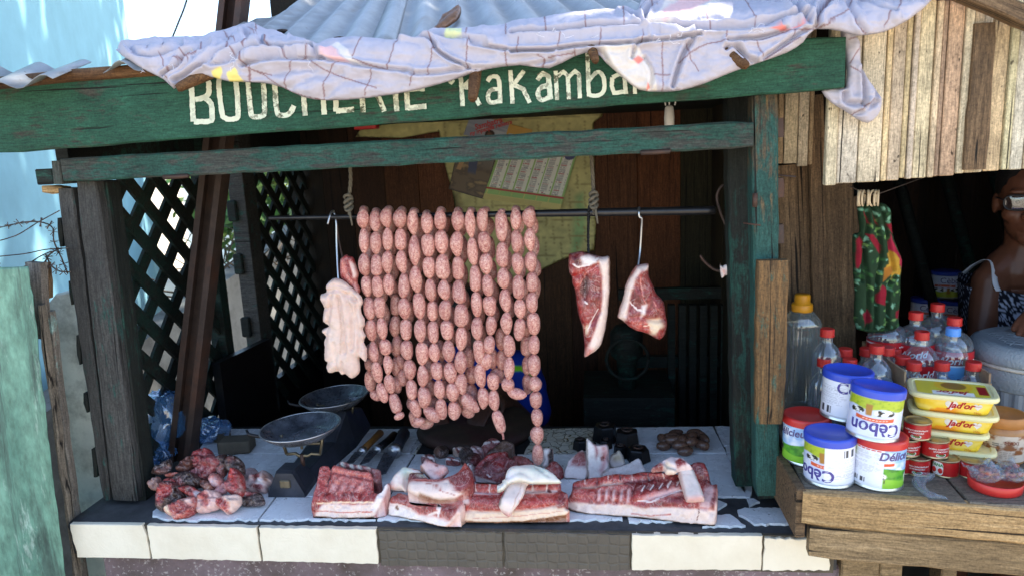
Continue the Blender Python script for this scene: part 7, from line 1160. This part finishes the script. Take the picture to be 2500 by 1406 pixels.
# snacks in a red lid, plastic scrap
p = PZ(2428, 1192, SZ); M = Matrix.Translation(p); t = thing('red_dish', 'shallow red plastic lid used as a dish for the bagged snacks', 'dish', M=M); mb = MB(); mb.lathe([(.001, .001), (.040, .001), (.0435, .004), (.045, .021), (.0438, .022), (.042, .006), (.001, .005)], 48); mb.build('dish', m_lidR, t, M)
m_snack = painted('reddish_snack', .5, .2, 60)
for k, (dx, dy, lab) in enumerate(((-.018, -.006, 'clear plastic bag of reddish snacks at the left of the red dish'), (.024, .0, 'clear plastic bag of reddish snacks at the right of the red dish'))):
    c = p+Vector((dx, dy, .034)); t = thing('snack_bag', lab, 'snack bag', c, group='bagged snacks in the red dish'); o = crumple('film', c, (.027, .022, .016), m_film, None, None, 12+k, .22, 1.2, None, k*1.3, True); o.parent = t; o.matrix_basis = WM[t.name].inverted() @ WM[o.name]
    mb = MB()
    for j in range(16): q_ = Vector((random.uniform(-.016, .016), random.uniform(-.014, .012), random.uniform(-.008, .010))); mb.ball(q_, (.007, .005, .005), 8, 0, np.array(lin(random.choice([(150, 50, 44), (120, 60, 60), (170, 90, 70)]))))
    mb.build('snack', m_snack, t, Matrix.Translation(c))
    for j in range(3):
        a_ = random.uniform(0, 6.28); e = Vector((math.cos(a_), math.sin(a_)*.6, .35)); wv = []
        for i in range(9): s = i/8; w = .004+.010*s; q_ = e*.02+e*.022*s; n_ = Vector((-e.y, e.x, 0)).normalized(); wv.append([tuple(q_+n_*w*u_+Vector((0, 0, .004*math.sin(u_*6+i)))) for u_ in (-1, -.5, 0, .5, 1)])
        mb = MB(); mb.loft(wv, 0, True, closed=False); mb.build('film_tail', m_film, t, Matrix.Translation(c))
fl = relief(K(1880, 950, 4.032)([(1405, 870), (1450, 820), (1520, 815), (1600, 830), (1630, 810), (1620, 850), (1560, 890), (1530, 930), (1560, 990), (1640, 1030), (1720, 1060), (1750, 1082), (1640, 1075), (1560, 1070), (1490, 1010), (1430, 940)]), Surf(PZ(2270, 1205, SZ+.003), [(0, 0), (.2, .03)]), .007, .012, (.6, .7, .8), [], [], [(catmull(K(1880, 950, 4.032)([(1450, 850), (1500, 950), (1600, 1050)]), 3, False), 4, .005)], res=3, amp=.004, freq=120, drop=SZ+.002)
tag(origin_build(fl, 'plastic_scrap', m_film), 'torn strip of clear plastic lying on the kiosk counter edge', 'plastic scrap')
# ================================================================== THINGS ON THE WALL INSIDE
m_sheetp = painted('yellowed_wall_vinyl', .5, .25, 6, .4); m_post_p = painted('printed_poster_paper', .45, .05, 30)
YEW = lin((222, 214, 142)); BRN = lin((172, 160, 100))
lines = []
for k in range(14): lines.append(([(1080, 300+k*42), (1270, 292+k*42), (1470, 280+k*42)], 3.2, BRN))
for k in range(14):
    for j in range(11): x = 1085+j*38+(k % 2)*19; lines.append(([(x, 300+k*42), (x+3, 342+k*42)], 3.2, BRN))
o = relief([(868, 335), (880, 315), (1000, 290), (1200, 268), (1480, 246), (1470, 285), (1450, 300), (1452, 420), (1456, 560), (1452, 612), (1400, 622), (1320, 660), (1240, 690), (1180, 700), (1140, 690), (1120, 560), (1105, 470), (1085, 400), (1072, 322), (980, 338)], facing(1250, 450, 2.852), .003, .01, YEW, [([(1405, 480), (1425, 470), (1432, 560), (1405, 640), (1395, 620)], lin((160, 196, 130)), 8), ([(1080, 470), (1120, 470), (1140, 560), (1110, 560)], lin((120, 110, 60)), 10)], lines, [], res=5, amp=.003, freq=9, smooth=1, mot=.25, back=.2)
tag(origin_build(o, 'wall_sheet', m_sheetp), 'yellow brick patterned vinyl sheet nailed on the inner plank wall', 'wall covering')
def sheet(name, TL, TR, BR, BL, Y, fn, nu, nv, lab, cat, mat=None, group=None):
    c = [PY(*p, Y) for p in (TL, TR, BR, BL)]; U, V = np.meshgrid(np.linspace(0, 1, nu), np.linspace(0, 1, nv)); u, v = U.ravel(), V.ravel(); C = np.clip(fn(u, v), 0, 1); a = [np.array(tuple(x)) for x in c]
    P = (a[0][None]*((1-u)*(1-v))[:, None]+a[1][None]*(u*(1-v))[:, None]+a[2][None]*(u*v)[:, None]+a[3][None]*((1-u)*v)[:, None]); P[:, 1] -= .004*np.sin(u*3.1)*v+.006*v**3
    mb = MB(); mb.v = [tuple(p) for p in P]; mb.c = [tuple(x) for x in C]; mb.f = [(j*nu+i, (j+1)*nu+i, (j+1)*nu+i+1, j*nu+i+1) for j in range(nv-1) for i in range(nu-1)]; mb.mi = [0]*len(mb.f); mb.sm = [True]*len(mb.f)
    ob = origin_build(mb, name, mat or m_post_p); ob.modifiers.new('s', 'SOLIDIFY').thickness = -.0008; return tag(ob, lab, cat, group)
def f_cal(u, v):
    C = np.tile(np.array(lin((150, 190, 110))), (len(u), 1)); colu = (u-.02)/.96*6; cu = colu % 1; body = (cu > .07) & (cu < .95) & (v > .12) & (v < .78) & (colu > 0) & (colu < 6); C = mixc(C, body*1.0, lin((232, 232, 222)))
    rw = (v-.14)/.62*31; txt = body & ((rw % 1) > .35) & (cu > .12) & (cu < .62) & (fbm(np.c_[colu*9, np.floor(rw)*5.1, rw*0], 1) > -.35); C = mixc(C, txt*.65, (.10, .10, .16)); sund = txt & (np.floor(rw+np.floor(colu)*3) % 7 == 0); C = mixc(C, sund*.8, (.5, .04, .06)); C = mixc(C, (body & (np.abs(cu-.86) < .03) & (fbm(np.c_[np.floor(colu)*7, np.floor(rw)*9, u*0], 1) > .45))*1.0, (.05, .05, .06))
    C = mixc(C, ((v > .785) & (v < .815))*1.0, lin((176, 40, 44))); C = mixc(C, (v > .90)*1.0, lin((206, 196, 120))); C = mixc(C, ((v > .915) & (v < .985) & ((v*60 % 1) < .4) & (u < .75))*.5, (.3, .2, .08)); C = mixc(C, ((cu < .05) & (v > .815) & (v < .9))*1.0, lin((214, 200, 110))); C = mixc(C, ((v > .085) & (v < .11))*((u > .1) & (u < .6))*1.0, lin((170, 40, 44))); C = mixc(C, ((((u-.92)/.07)**2+((v-.11)/.07)**2) < 1)*1.0, lin((50, 54, 110))); return C
sheet('wall_calendar', (1225, 350), (1412, 366), (1367, 513), (1179, 485), 2.842, f_cal, 190, 130, 'calendar page with six month columns in a green border pinned crooked on the yellow sheet', 'calendar')
def f_ph(u, v):
    C = np.tile(np.array(lin((104, 86, 66))), (len(u), 1)); n = N2(u, v, 3.5, 4); C = mixc(C, sm(n, -.1, .4), lin((64, 50, 40))); C = mixc(C, sm(n, .25, .6), lin((150, 124, 84))); C = mixc(C, sm(.4-v, 0, .3)*.7, lin((110, 110, 110))); C = mixc(C, (np.abs(u-.48-.1*(v-.3)) < .11)*sm(.55-v, 0, .08), lin((52, 62, 96))); C = mixc(C, (np.abs(u-.16-.2*(.4-v)) < .06)*(v < .5)*1.0, lin((170, 132, 88))); C = mixc(C, ((u < .02) | (u > .98) | (v > .985))*1.0, lin((60, 50, 44))); return C
sheet('poster', (1118, 360), (1212, 380), (1182, 487), (1096, 462), 2.844, f_ph, 70, 70, 'dark brown photo poster pinned left of the calendar page', 'poster')
def f_p2(u, v):
    C = np.tile(np.array(lin((150, 158, 172))), (len(u), 1)); C = mixc(C, sm(N2(u, v, 2.5), 0, .4)*.6, lin((200, 204, 206))); C = mixc(C, (u > .62)*1.0, lin((206, 160, 70))); C = mixc(C, ((u > .66) & (u < .76) & (v > .45))*1.0, lin((180, 170, 160)))
    e = ((u-.38)/.06)**2+((v-.72)/.16)**2; C = mixc(C, (e < 1.6)*1.0, lin((60, 40, 30))); C = mixc(C, (((u-.38)/.04)**2+((v-.76)/.12)**2 < 1)*1.0, lin((120, 84, 60))); return C
ps = sheet('poster', (1150, 278), (1300, 318), (1290, 362), (1132, 330), 2.844, f_p2, 90, 50, 'grey blue poster with red heading showing between the sign board and the green beam', 'poster')
for s_, x, y, sz in (('Sambatra', 1192, 303, .030), ('ny mpanjifa rehetra', 1198, 313, .022)):
    v, f = text_mesh(s_, sz, .15, .0006); p = PY(x, y, 2.836); q = MB(); M = Matrix.Translation(p) @ Matrix.Rotation(R(-13), 4, 'Y') @ Matrix.Rotation(R(90), 4, 'X'); q.add([(a, b, 0) for a, b in v], f); q.build('lettering', ink((196, 60, 60)), ps, M)
# ================================================================== CURTAIN
KC = K(1850, 400, 3.515)
rg = []; q = random.Random(4)
for k in range(150):
    x, y = q.uniform(810, 1230), q.uniform(340, 1420); r_ = q.uniform(14, 34); an = q.uniform(0, 6.3); pts = [(x+math.cos(an+t_)*r_*(1 if abs(math.sin(t_)) < .5 else .45), y+math.sin(an+t_)*r_*(1 if abs(math.sin(t_)) < .5 else .45)) for t_ in [i*6.28/8 for i in range(8)]]
    rg.append((KC(pts), lin(q.choice([(60, 104, 56), (96, 150, 120), (44, 84, 48), (120, 160, 90), (130, 180, 150)])), 1.0))
RDC = lin((140, 26, 44)); YLC = lin((190, 146, 52))
for pl, c_ in (([(830, 640), (870, 620), (895, 680), (890, 800), (850, 880), (830, 900)], RDC), ([(890, 400), (920, 440), (945, 520), (920, 500)], RDC), ([(965, 420), (1000, 500), (1010, 530), (970, 470)], RDC), ([(915, 600), (960, 600), (1040, 690), (1040, 780), (990, 720), (940, 650)], RDC), ([(1090, 510), (1145, 510), (1155, 610), (1130, 590)], RDC), ([(1120, 600), (1160, 700), (1232, 820), (1220, 890), (1150, 800), (1100, 740)], lin((172, 40, 68))), ([(1040, 1020), (1085, 1060), (1085, 1200), (1000, 1180), (1000, 1120)], RDC), ([(1160, 1250), (1205, 1240), (1190, 1320), (1160, 1310)], RDC), ([(880, 1270), (930, 1240), (960, 1330), (900, 1380)], lin((130, 26, 44))),
               ([(1085, 760), (1120, 740), (1160, 760), (1195, 810), (1190, 860), (1215, 910), (1200, 950), (1160, 940), (1130, 990), (1120, 940), (1060, 900), (1080, 860), (1100, 850)], YLC), ([(1055, 880), (1120, 870), (1150, 900), (1090, 960), (1050, 1000)], lin((170, 110, 40)))): rg.append((KC(pl), c_, 1.2))
m_curt = painted('flowered_cotton', .8, .15, 40, .2)
t = thing('flowered_curtain', 'green curtain with red and yellow flowers gathered on rings in the kiosk opening', 'curtain', PY(2140, 500, 1.66))
co = relief(KC([(855, 350), (900, 345), (960, 340), (1040, 335), (1090, 345), (1140, 400), (1145, 500), (1160, 620), (1200, 730), (1235, 830), (1222, 1000), (1220, 1150), (1205, 1300), (1180, 1420), (850, 1420), (830, 1100), (815, 900), (810, 640), (830, 600), (870, 580), (860, 460)]), facing(2130, 650, 1.66), .018, .03, lin((38, 62, 40)), rg, [], [(catmull(KC(p_), 3, False), 4, .014) for p_ in ([(900, 350), (930, 500), (900, 700), (880, 1000)], [(960, 345), (1000, 520), (1040, 760), (1000, 1000), (990, 1400)], [(1030, 340), (1080, 520), (1110, 700), (1150, 900)], [(870, 600), (900, 800), (930, 1100), (920, 1400)], [(1160, 950), (1100, 1050), (1090, 1400)])], res=3, amp=.003, freq=30, mot=.1, back=.3)
co.build('fabric', m_curt, t)
m_ring = plain('cream_plastic_ring', (.62, .50, .34), .4, 0, .15)
for k, x in enumerate((862, 882, 905, 945, 985, 1010, 1032)):
    p = PY(*KC([(x, 296)])[0], 1.655); mb = MB(); w = (.35, .55, .5, .3, .7, .5, .35)[k]; mb.tube([p+Vector((math.cos(a)*.0145*w, math.cos(a)*.0145*(1-w*w)**.5, math.sin(a)*.0165)) for a in [2*PI*i/24 for i in range(25)]], .0024, 7); mb.build('curtain_ring', m_ring, t)
mb = MB(); mb.tube([PY(2075, 455, 1.66), PY(2120, 478, 1.655), PY(2150, 472, 1.66), PY(2260, 432, 1.75)], .0012, 5); mb.build('curtain_wire', m_wire, t)
# cans on the dark shelf
for (px, z_, lab) in (((2305, 725), 0, 'blue can on the dark kiosk shelf, on top of the others'), ((2255, 790), 0, 'blue can on the dark kiosk shelf, lower left of the top one'), ((2320, 795), 0, 'blue can on the dark kiosk shelf under the top one')):
    p = PY(px[0], px[1], 2.66); M = Matrix.Translation(p) @ Matrix.Rotation(facing_rot(p), 4, 'Z'); t = thing('milk_powder_can', lab, 'can', M=M, group='cans on the dark shelf')
    mb = MB(); mb.lathe([(.001, .001), (.045, 0), (.045, .094), (.001, .094)], 32); mb.build('body', m_zincS, t, M); l = wrap_label('label', .0454, .006, .084, lab_cebon(False, -1.6), t, M, 90, 40); wrap_text('Cèbon', .0454, .5, .066, .028, IND, l, M); mb = MB(); mb.lathe([(.0465, .083), (.0468, .095), (.043, .0965), (.001, .094)], 32); mb.build('lid', m_lidB, t, M)
p = PY(2285, 795, 2.66); mb = MB(); mb.box((p.x-.2, 2.58, p.z-.03), (p.x+.35, 2.80, p.z-.002)); tag(mb.build('wall_shelf', m_dark), 'dark shelf inside the kiosk carrying blue cans', 'shelf')
# ================================================================== PEOPLE
def remesh(mb, voxel, smooth_it, name, mat, parent, colf=None):
    me0 = mb.mesh('tmp'); o = bpy.data.objects.new('tmp', me0); col.objects.link(o); md = o.modifiers.new('r', 'REMESH'); md.mode = 'VOXEL'; md.voxel_size = voxel; md.use_smooth_shade = True
    if smooth_it: s_ = o.modifiers.new('s', 'SMOOTH'); s_.factor = .5; s_.iterations = smooth_it
    bpy.context.view_layer.update(); dg = bpy.context.evaluated_depsgraph_get(); me = bpy.data.meshes.new_from_object(o.evaluated_get(dg)); bpy.data.objects.remove(o); bpy.data.meshes.remove(me0)
    if not me.materials: me.materials.append(mat)
    else: me.materials[0] = mat
    me.name = name
    if colf:
        n = len(me.vertices); co_ = np.empty(n*3); me.vertices.foreach_get('co', co_); a = me.color_attributes.new('Col', 'FLOAT_COLOR', 'POINT'); a.data.foreach_set('color', np.hstack([np.clip(colf(co_.reshape(-1, 3)), 0, 1), np.ones((n, 1))]).ravel())
    ob = bpy.data.objects.new(name, me); col.objects.link(ob); place(ob, Matrix(), parent); return ob
def limb(mb, pts, rads): mb.tube(pts, rads, 14); [mb.ball(p_, r_, 12) for p_, r_ in zip(pts, rads)]
def hand(mb, wrist, dirv, palm_n, s=1.0, curl=.5):
    d = Vector(dirv).normalized(); n_ = Vector(palm_n); n_ = (n_-d*n_.dot(d)).normalized(); side = d.cross(n_)
    w = Vector(wrist); rot = Matrix((side, d, n_)).transposed(); c = w+d*.045*s; mb.ball(c, (.038*s, .05*s, .016*s), 14, rot=rot)
    for k, (off, L) in enumerate(((-.027, .066), (-.009, .074), (.009, .070), (.026, .055))):
        b = w+d*.082*s+side*off*s; pts = [b-d*.02*s, b]; dd = d
        for j in range(3): dd = (dd-n_*curl*.35).normalized(); pts.append(pts[-1]+dd*L*s*(.42, .32, .26)[j])
        limb(mb, pts, [.0092*s, .0090*s, .0085*s, .0078*s, .0068*s])
    b = w+d*.025*s-side*.030*s; dd = (d*.7-side*.8).normalized(); limb(mb, [b, b+dd*.028*s, b+(dd*.8+d*.5-n_*.2).normalized()*.055*s], [.012*s, .0105*s, .008*s])
m_skin = painted('brown_skin', .45, .10, 30, .4); SKN = np.array(lin((112, 70, 52)))
skinf = lambda p_: SKN*(1+.15*fbm(p_*22, 3))[:, None]
Hc_ = PY(2516, 492, 2.04); fr = facing_rot(Hc_)+R(4); Rz = Matrix.Rotation(fr, 4, 'Z'); wt = thing('person', 'woman with glasses in a black and white patterned sleeveless dress behind the kiosk counter', 'person', (Hc_.x, Hc_.y, 0))
hd = lambda x, y, z: Hc_+(Rz.to_3x3() @ Vector((x, y, z)))     # local: -y forward, +x her left
mb = MB(); r3 = Rz.to_3x3()
mb.ball(hd(0, .012, .025), (.074, .092, .092), 22, rot=r3); mb.ball(hd(0, -.018, -.042), (.058, .066, .068), 20, rot=r3); mb.ball(hd(0, -.055, -.088), (.030, .028, .024), 14, rot=r3)
for s in (-1, 1): mb.ball(hd(s*.040, -.052, -.028), (.026, .026, .024), 12, rot=r3); mb.ball(hd(s*.076, .012, -.005), (.010, .018, .030), 10, rot=r3); mb.ball(hd(s*.030, -.072, .030), (.026, .012, .008), 10, rot=r3); mb.ball(hd(s*.014, -.092, -.030), (.011, .012, .010), 10, rot=r3)
limb(mb, [hd(0, -.080, .016), hd(0, -.092, -.006), hd(0, -.104, -.026)], [.010, .0115, .0125])
limb(mb, [hd(-.025, -.074, -.057), hd(-.008, -.086, -.053), hd(.008, -.086, -.053), hd(.025, -.074, -.057)], [.005, .0075, .0075, .005]); limb(mb, [hd(-.022, -.073, -.062), hd(0, -.086, -.067), hd(.022, -.073, -.062)], [.005, .009, .005])
nk = Hc_+Vector((.0, .03, -.19)); limb(mb, [hd(0, .02, -.05), hd(0, .025, -.12), nk], [.052, .052, .066])
mpp_ = 2.0/F; shR = PY(2418, 684, 2.06); shC = nk+Vector((0, .01, -.02)); shL = shC+(shC-shR); shL.z = shR.z; hip = Vector((shC.x, shC.y+.03, shR.z-.46))
for s_ in (shR, shL): limb(mb, [nk+Vector((0, .005, .045)), nk.lerp(s_, .5)+Vector((0, .005, .022)), s_], [.046, .048, .042])
limb(mb, [shR+Vector((0, 0, -.012)), shC.lerp(shR, .45)+Vector((0, 0, .02)), shC+Vector((0, 0, -.01)), shC.lerp(shL, .45)+Vector((0, 0, .02)), shL+Vector((0, 0, -.012))], [.046, .045, .055, .045, .046])
def trs(z): k = (shR.z-z)/.46; return (.128-.025*math.sin(min(k, 1)*PI*.9)+.03*max(0, k-.7), .092+.015*math.sin(min(1, k*2.2)*PI)*(1 if k < .45 else 0)-.01*k)
mb.loft([[(shC.x+(shC.x*0+math.cos(a))*trs(z)[0], shC.y+.015+math.sin(a)*trs(z)[1], z) for a in [2*PI*j/32 for j in range(32)]] for z in [shR.z-.03-.05*i for i in range(10)]], 0, True)
elR = PY(2392, 850, 2.02); wrR = elR+Vector((.10, -.16, -.10)); limb(mb, [shR, shR.lerp(elR, .5), elR, elR.lerp(wrR, .5), wrR], [.046, .041, .036, .034, .024]); hand(mb, wrR, (wrR-elR), (0, 0, -1), .92)
lidz = SZ+zl; hp = PY(2506, 790, 1.70); wrL = Vector((hp.x+.095, hp.y+.07, lidz+.045)); elL = shL+Vector((.05, -.06, -.27)); limb(mb, [shL, shL.lerp(elL, .5), elL, elL.lerp(wrL, .5), wrL], [.046, .041, .036, .034, .024]); hand(mb, wrL, (hp+Vector((0, 0, .0))-wrL), (0, 0, 1), .95, .55)
for s in (-1, 1): limb(mb, [hip+Vector((s*.08, 0, .02)), Vector((hip.x+s*.09, hip.y, .46)), Vector((hip.x+s*.09, hip.y+.02, .08)), Vector((hip.x+s*.09, hip.y-.10, .04))], [.085, .058, .04, .035])
remesh(mb, .0048, 2, 'body', m_skin, wt, skinf)
m_hair = plain('black_hair', (.012, .010, .009), .6, 0, .3, 60, .6, 120); mb = MB()
mb.ball(hd(0, .026, .046), (.082, .092, .085), 24, rot=r3); mb.ball(hd(0, .095, .03), (.045, .04, .045), 14, rot=r3); v = np.array(mb.v); v += (fbm(v*60, 3)*.004)[:, None]; mb.v = [tuple(a) for a in v]; mb.build('hair', m_hair, wt)
m_fr = plain('dark_glasses_frame', (.02, .02, .025), .35, 0, .1); m_lens = plastic('glasses_lens', (.30, .30, .32), .34, .04, .6)
for s in (-1, 1):
    pts = [(.027*abs(math.cos(a))**.75*math.copysign(1, math.cos(a)), .019*abs(math.sin(a))**.75*math.copysign(1, math.sin(a))) for a in [2*PI*k/30 for k in range(31)]]; cx = s*.035
    mb = MB(); mb.tube([hd(cx+x, -.098+abs(cx+x)*.22, .004+z) for x, z in pts], .0026, 7); mb.build('glasses_frame', m_fr, wt)
    mb = MB(); mb.add([hd(cx+x, -.097+abs(cx+x)*.22, .004+z) for x, z in pts[:-1]]+[hd(cx, -.100+abs(cx)*.22, .004)], [(k, (k+1) % 30, 30) for k in range(30)], 0, True); mb.build('glasses_lens', m_lens, wt)
    mb = MB(); mb.tube([hd(s*.062, -.083, .010), hd(s*.076, -.02, .012), hd(s*.080, .03, .004)], .002, 6); mb.build('glasses_temple', m_fr, wt)
for s in (-1, 1): mb = MB(); mb.ball(hd(s*.032, -.070, .006), .0135, 14, 0, lin((200, 190, 180))); mb.ball(hd(s*.032, -.080, .005), .0062, 10, 0, lin((30, 18, 12))); mb.build('eye', m_skin, wt)
mb = MB(); mb.tube([hd(-.010, -.098, .008), hd(0, -.102, .011), hd(.010, -.098, .008)], .0022, 6); mb.build('glasses_bridge', m_fr, wt)
# dress: shell round the torso with its printed pattern
nz, na = 90, 220; zt_, zb_ = shR.z-.012, shR.z-.50; V = []; C = []
CEN = [(-2.5, shR.z-.035, .042), (-1.85, shR.z-.085, .055), (-2.25, shR.z-.115, .036), (-1.5, shR.z-.04, .045), (-1.7, shR.z-.36, .05), (-.9, shR.z-.40, .06), (-2.7, shR.z-.2, .06)]
for i in range(nz):
    f_ = i/(nz-1)
    for j in range(na):
        a = 2*PI*j/na; fro = -math.sin(a); top = zt_-.012*math.cos(a*1)**2+.03*abs(math.cos(a))*(1 if abs(math.cos(a)) < .85 else .4)-.02*max(0, fro)
        z = top+(zb_-top)*f_; w, d = trs(z); x_, y_ = shC.x+math.cos(a)*(w+.007), shC.y+.015+math.sin(a)*(d+.008+.004*math.sin(a*9+z*20)); V.append((x_, y_, z)); aw = (a+PI) % (2*PI)-PI
        wht = 0.0; n_ = math.sin(a*70+z*55)*math.sin(z*210-a*16); wht = 1.0 if n_ > .62 else 0.0
        for ca, cz, r_ in CEN:
            dx, dz = (aw-ca)*.125, z-cz; rr_ = math.hypot(dx, dz); th_a = math.atan2(dz, dx)
            if rr_ < r_: q_ = rr_/r_; wht = 1.0 if (q_ < .17 or (.30 < q_ < .40 and math.sin(th_a*26) > 0) or (.52 < q_ < .95 and math.sin(th_a*21) > .1)) else 0.0
        C.append(lin((176, 182, 204)) if wht else lin((22, 22, 34)))
mb = MB(); mb.v = V; mb.c = C; mb.f = [(i*na+j, i*na+(j+1) % na, (i+1)*na+(j+1) % na, (i+1)*na+j) for i in range(nz-1) for j in range(na)]; mb.mi = [0]*len(mb.f); mb.sm = [True]*len(mb.f); m_dress = painted('printed_dress_cotton', .8, .08, 40, .2); mb.build('dress', m_dress, wt)
m_strap = plain('white_dress_strap', (.62, .64, .72), .8)
for s in (-1, 1):
    w, d = trs(zt_); pts = [Vector((shC.x+s*w*.62, shC.y+.015-d*.80-.012, zt_-.01)), Vector((shC.x+s*.085, shC.y-.065, shR.z+.0)), Vector((shC.x+s*.075, shC.y-.02, shR.z+.052)), Vector((shC.x+s*.078, shC.y+.05, shR.z+.03)), Vector((shC.x+s*.09, shC.y+.10, zt_))]
    Q = [Vector(x) for x in catmull([tuple(x) for x in pts], 6, False)]; mb = MB(); mb.loft([[tuple(x+Vector((e*.0068, 0, 0))+Vector((0, -.004 if k < 14 else .003, .003))) for e in (-1, -.3, .3, 1)] for k, x in enumerate(Q)], 0, True, closed=False); so_ = mb.build('dress_strap', m_strap, wt); so_.modifiers.new('s', 'SOLIDIFY').thickness = .002
# man in blue behind the sausages
mc = PY(1178, 985, 2.36); mt_ = thing('person', 'man in a blue shirt with a green stripe bending behind the hanging sausages', 'person', (mc.x, mc.y, 0)); mb = MB()
sR, sL = PY(1085, 900, 2.32), PY(1272, 905, 2.32); mid = (sR+sL)/2; head = mid+Vector((-.01, -.06, .17)); hipm = Vector((mid.x, 2.62, .50))
mb.ball(head, (.075, .09, .11), 20); mb.ball(head+Vector((0, -.07, -.035)), (.045, .04, .05), 12); mb.ball(head+Vector((0, -.095, -.005)), (.014, .018, .02), 10)
for s in (-1, 1): mb.ball(head+Vector((s*.076, .01, -.005)), (.012, .02, .03), 10)
limb(mb, [head+Vector((0, .02, -.05)), mid+Vector((0, .02, .03))], [.055, .06]); limb(mb, [sR, mid, sL], [.06, .075, .06]); limb(mb, [mid, mid.lerp(hipm, .5), hipm], [.11, .14, .15])
for s, sh in ((-1, sR), (1, sL)):
    el = sh+Vector((s*.07, -.06, -.24)); wr = Vector((mc.x+s*.10, 2.02, Z0+.09)); limb(mb, [sh, sh.lerp(el, .5), el, el.lerp(wr, .5), wr], [.055, .05, .042, .038, .028]); hand(mb, wr, Vector((-s*.4, -1, -.35)), (0, 0, 1), 1.0, .5)
    kn = Vector((mid.x+s*.14, 2.22, .48)); limb(mb, [hipm+Vector((s*.09, 0, -.02)), kn, Vector((kn.x, 2.3, .07)), Vector((kn.x, 2.2, .05))], [.09, .065, .045, .04])
remesh(mb, .007, 2, 'body', m_skin, mt_, lambda p_: np.array(lin((70, 44, 34)))*(1+.1*fbm(p_*20, 2))[:, None])
m_shirt = painted('blue_shirt_cotton', .75, .12, 12, .2); mb = MB(); limb(mb, [sR+Vector((-.02, -.01, -.05)), sR, mid+Vector((0, 0, .0)), sL, sL+Vector((.02, -.01, -.05))], [.068, .072, .088, .072, .068]); limb(mb, [mid, mid.lerp(hipm, .5), hipm], [.125, .155, .165])
for s, sh in ((-1, sR), (1, sL)): el = sh+Vector((s*.07, -.06, -.24)); limb(mb, [sh, sh.lerp(el, .55)], [.068, .064])
gl = sL+Vector((-.01, 0, -.02))
remesh(mb, .008, 3, 'shirt', m_shirt, mt_, lambda p_: np.where((np.abs(np.linalg.norm((p_-np.array(gl))*np.array([1, .3, 1]), axis=1)-.055) < .007)[:, None] & (p_[:, 0] > gl.x-.02)[:, None] & (p_[:, 2] > gl.z-.03)[:, None], np.array(lin((130, 200, 30))), np.array(lin((22, 52, 150)))))
mb = MB(); mb.ball(head+Vector((0, .02, .035)), (.08, .09, .09), 18); mb.build('hair', m_hair, mt_)
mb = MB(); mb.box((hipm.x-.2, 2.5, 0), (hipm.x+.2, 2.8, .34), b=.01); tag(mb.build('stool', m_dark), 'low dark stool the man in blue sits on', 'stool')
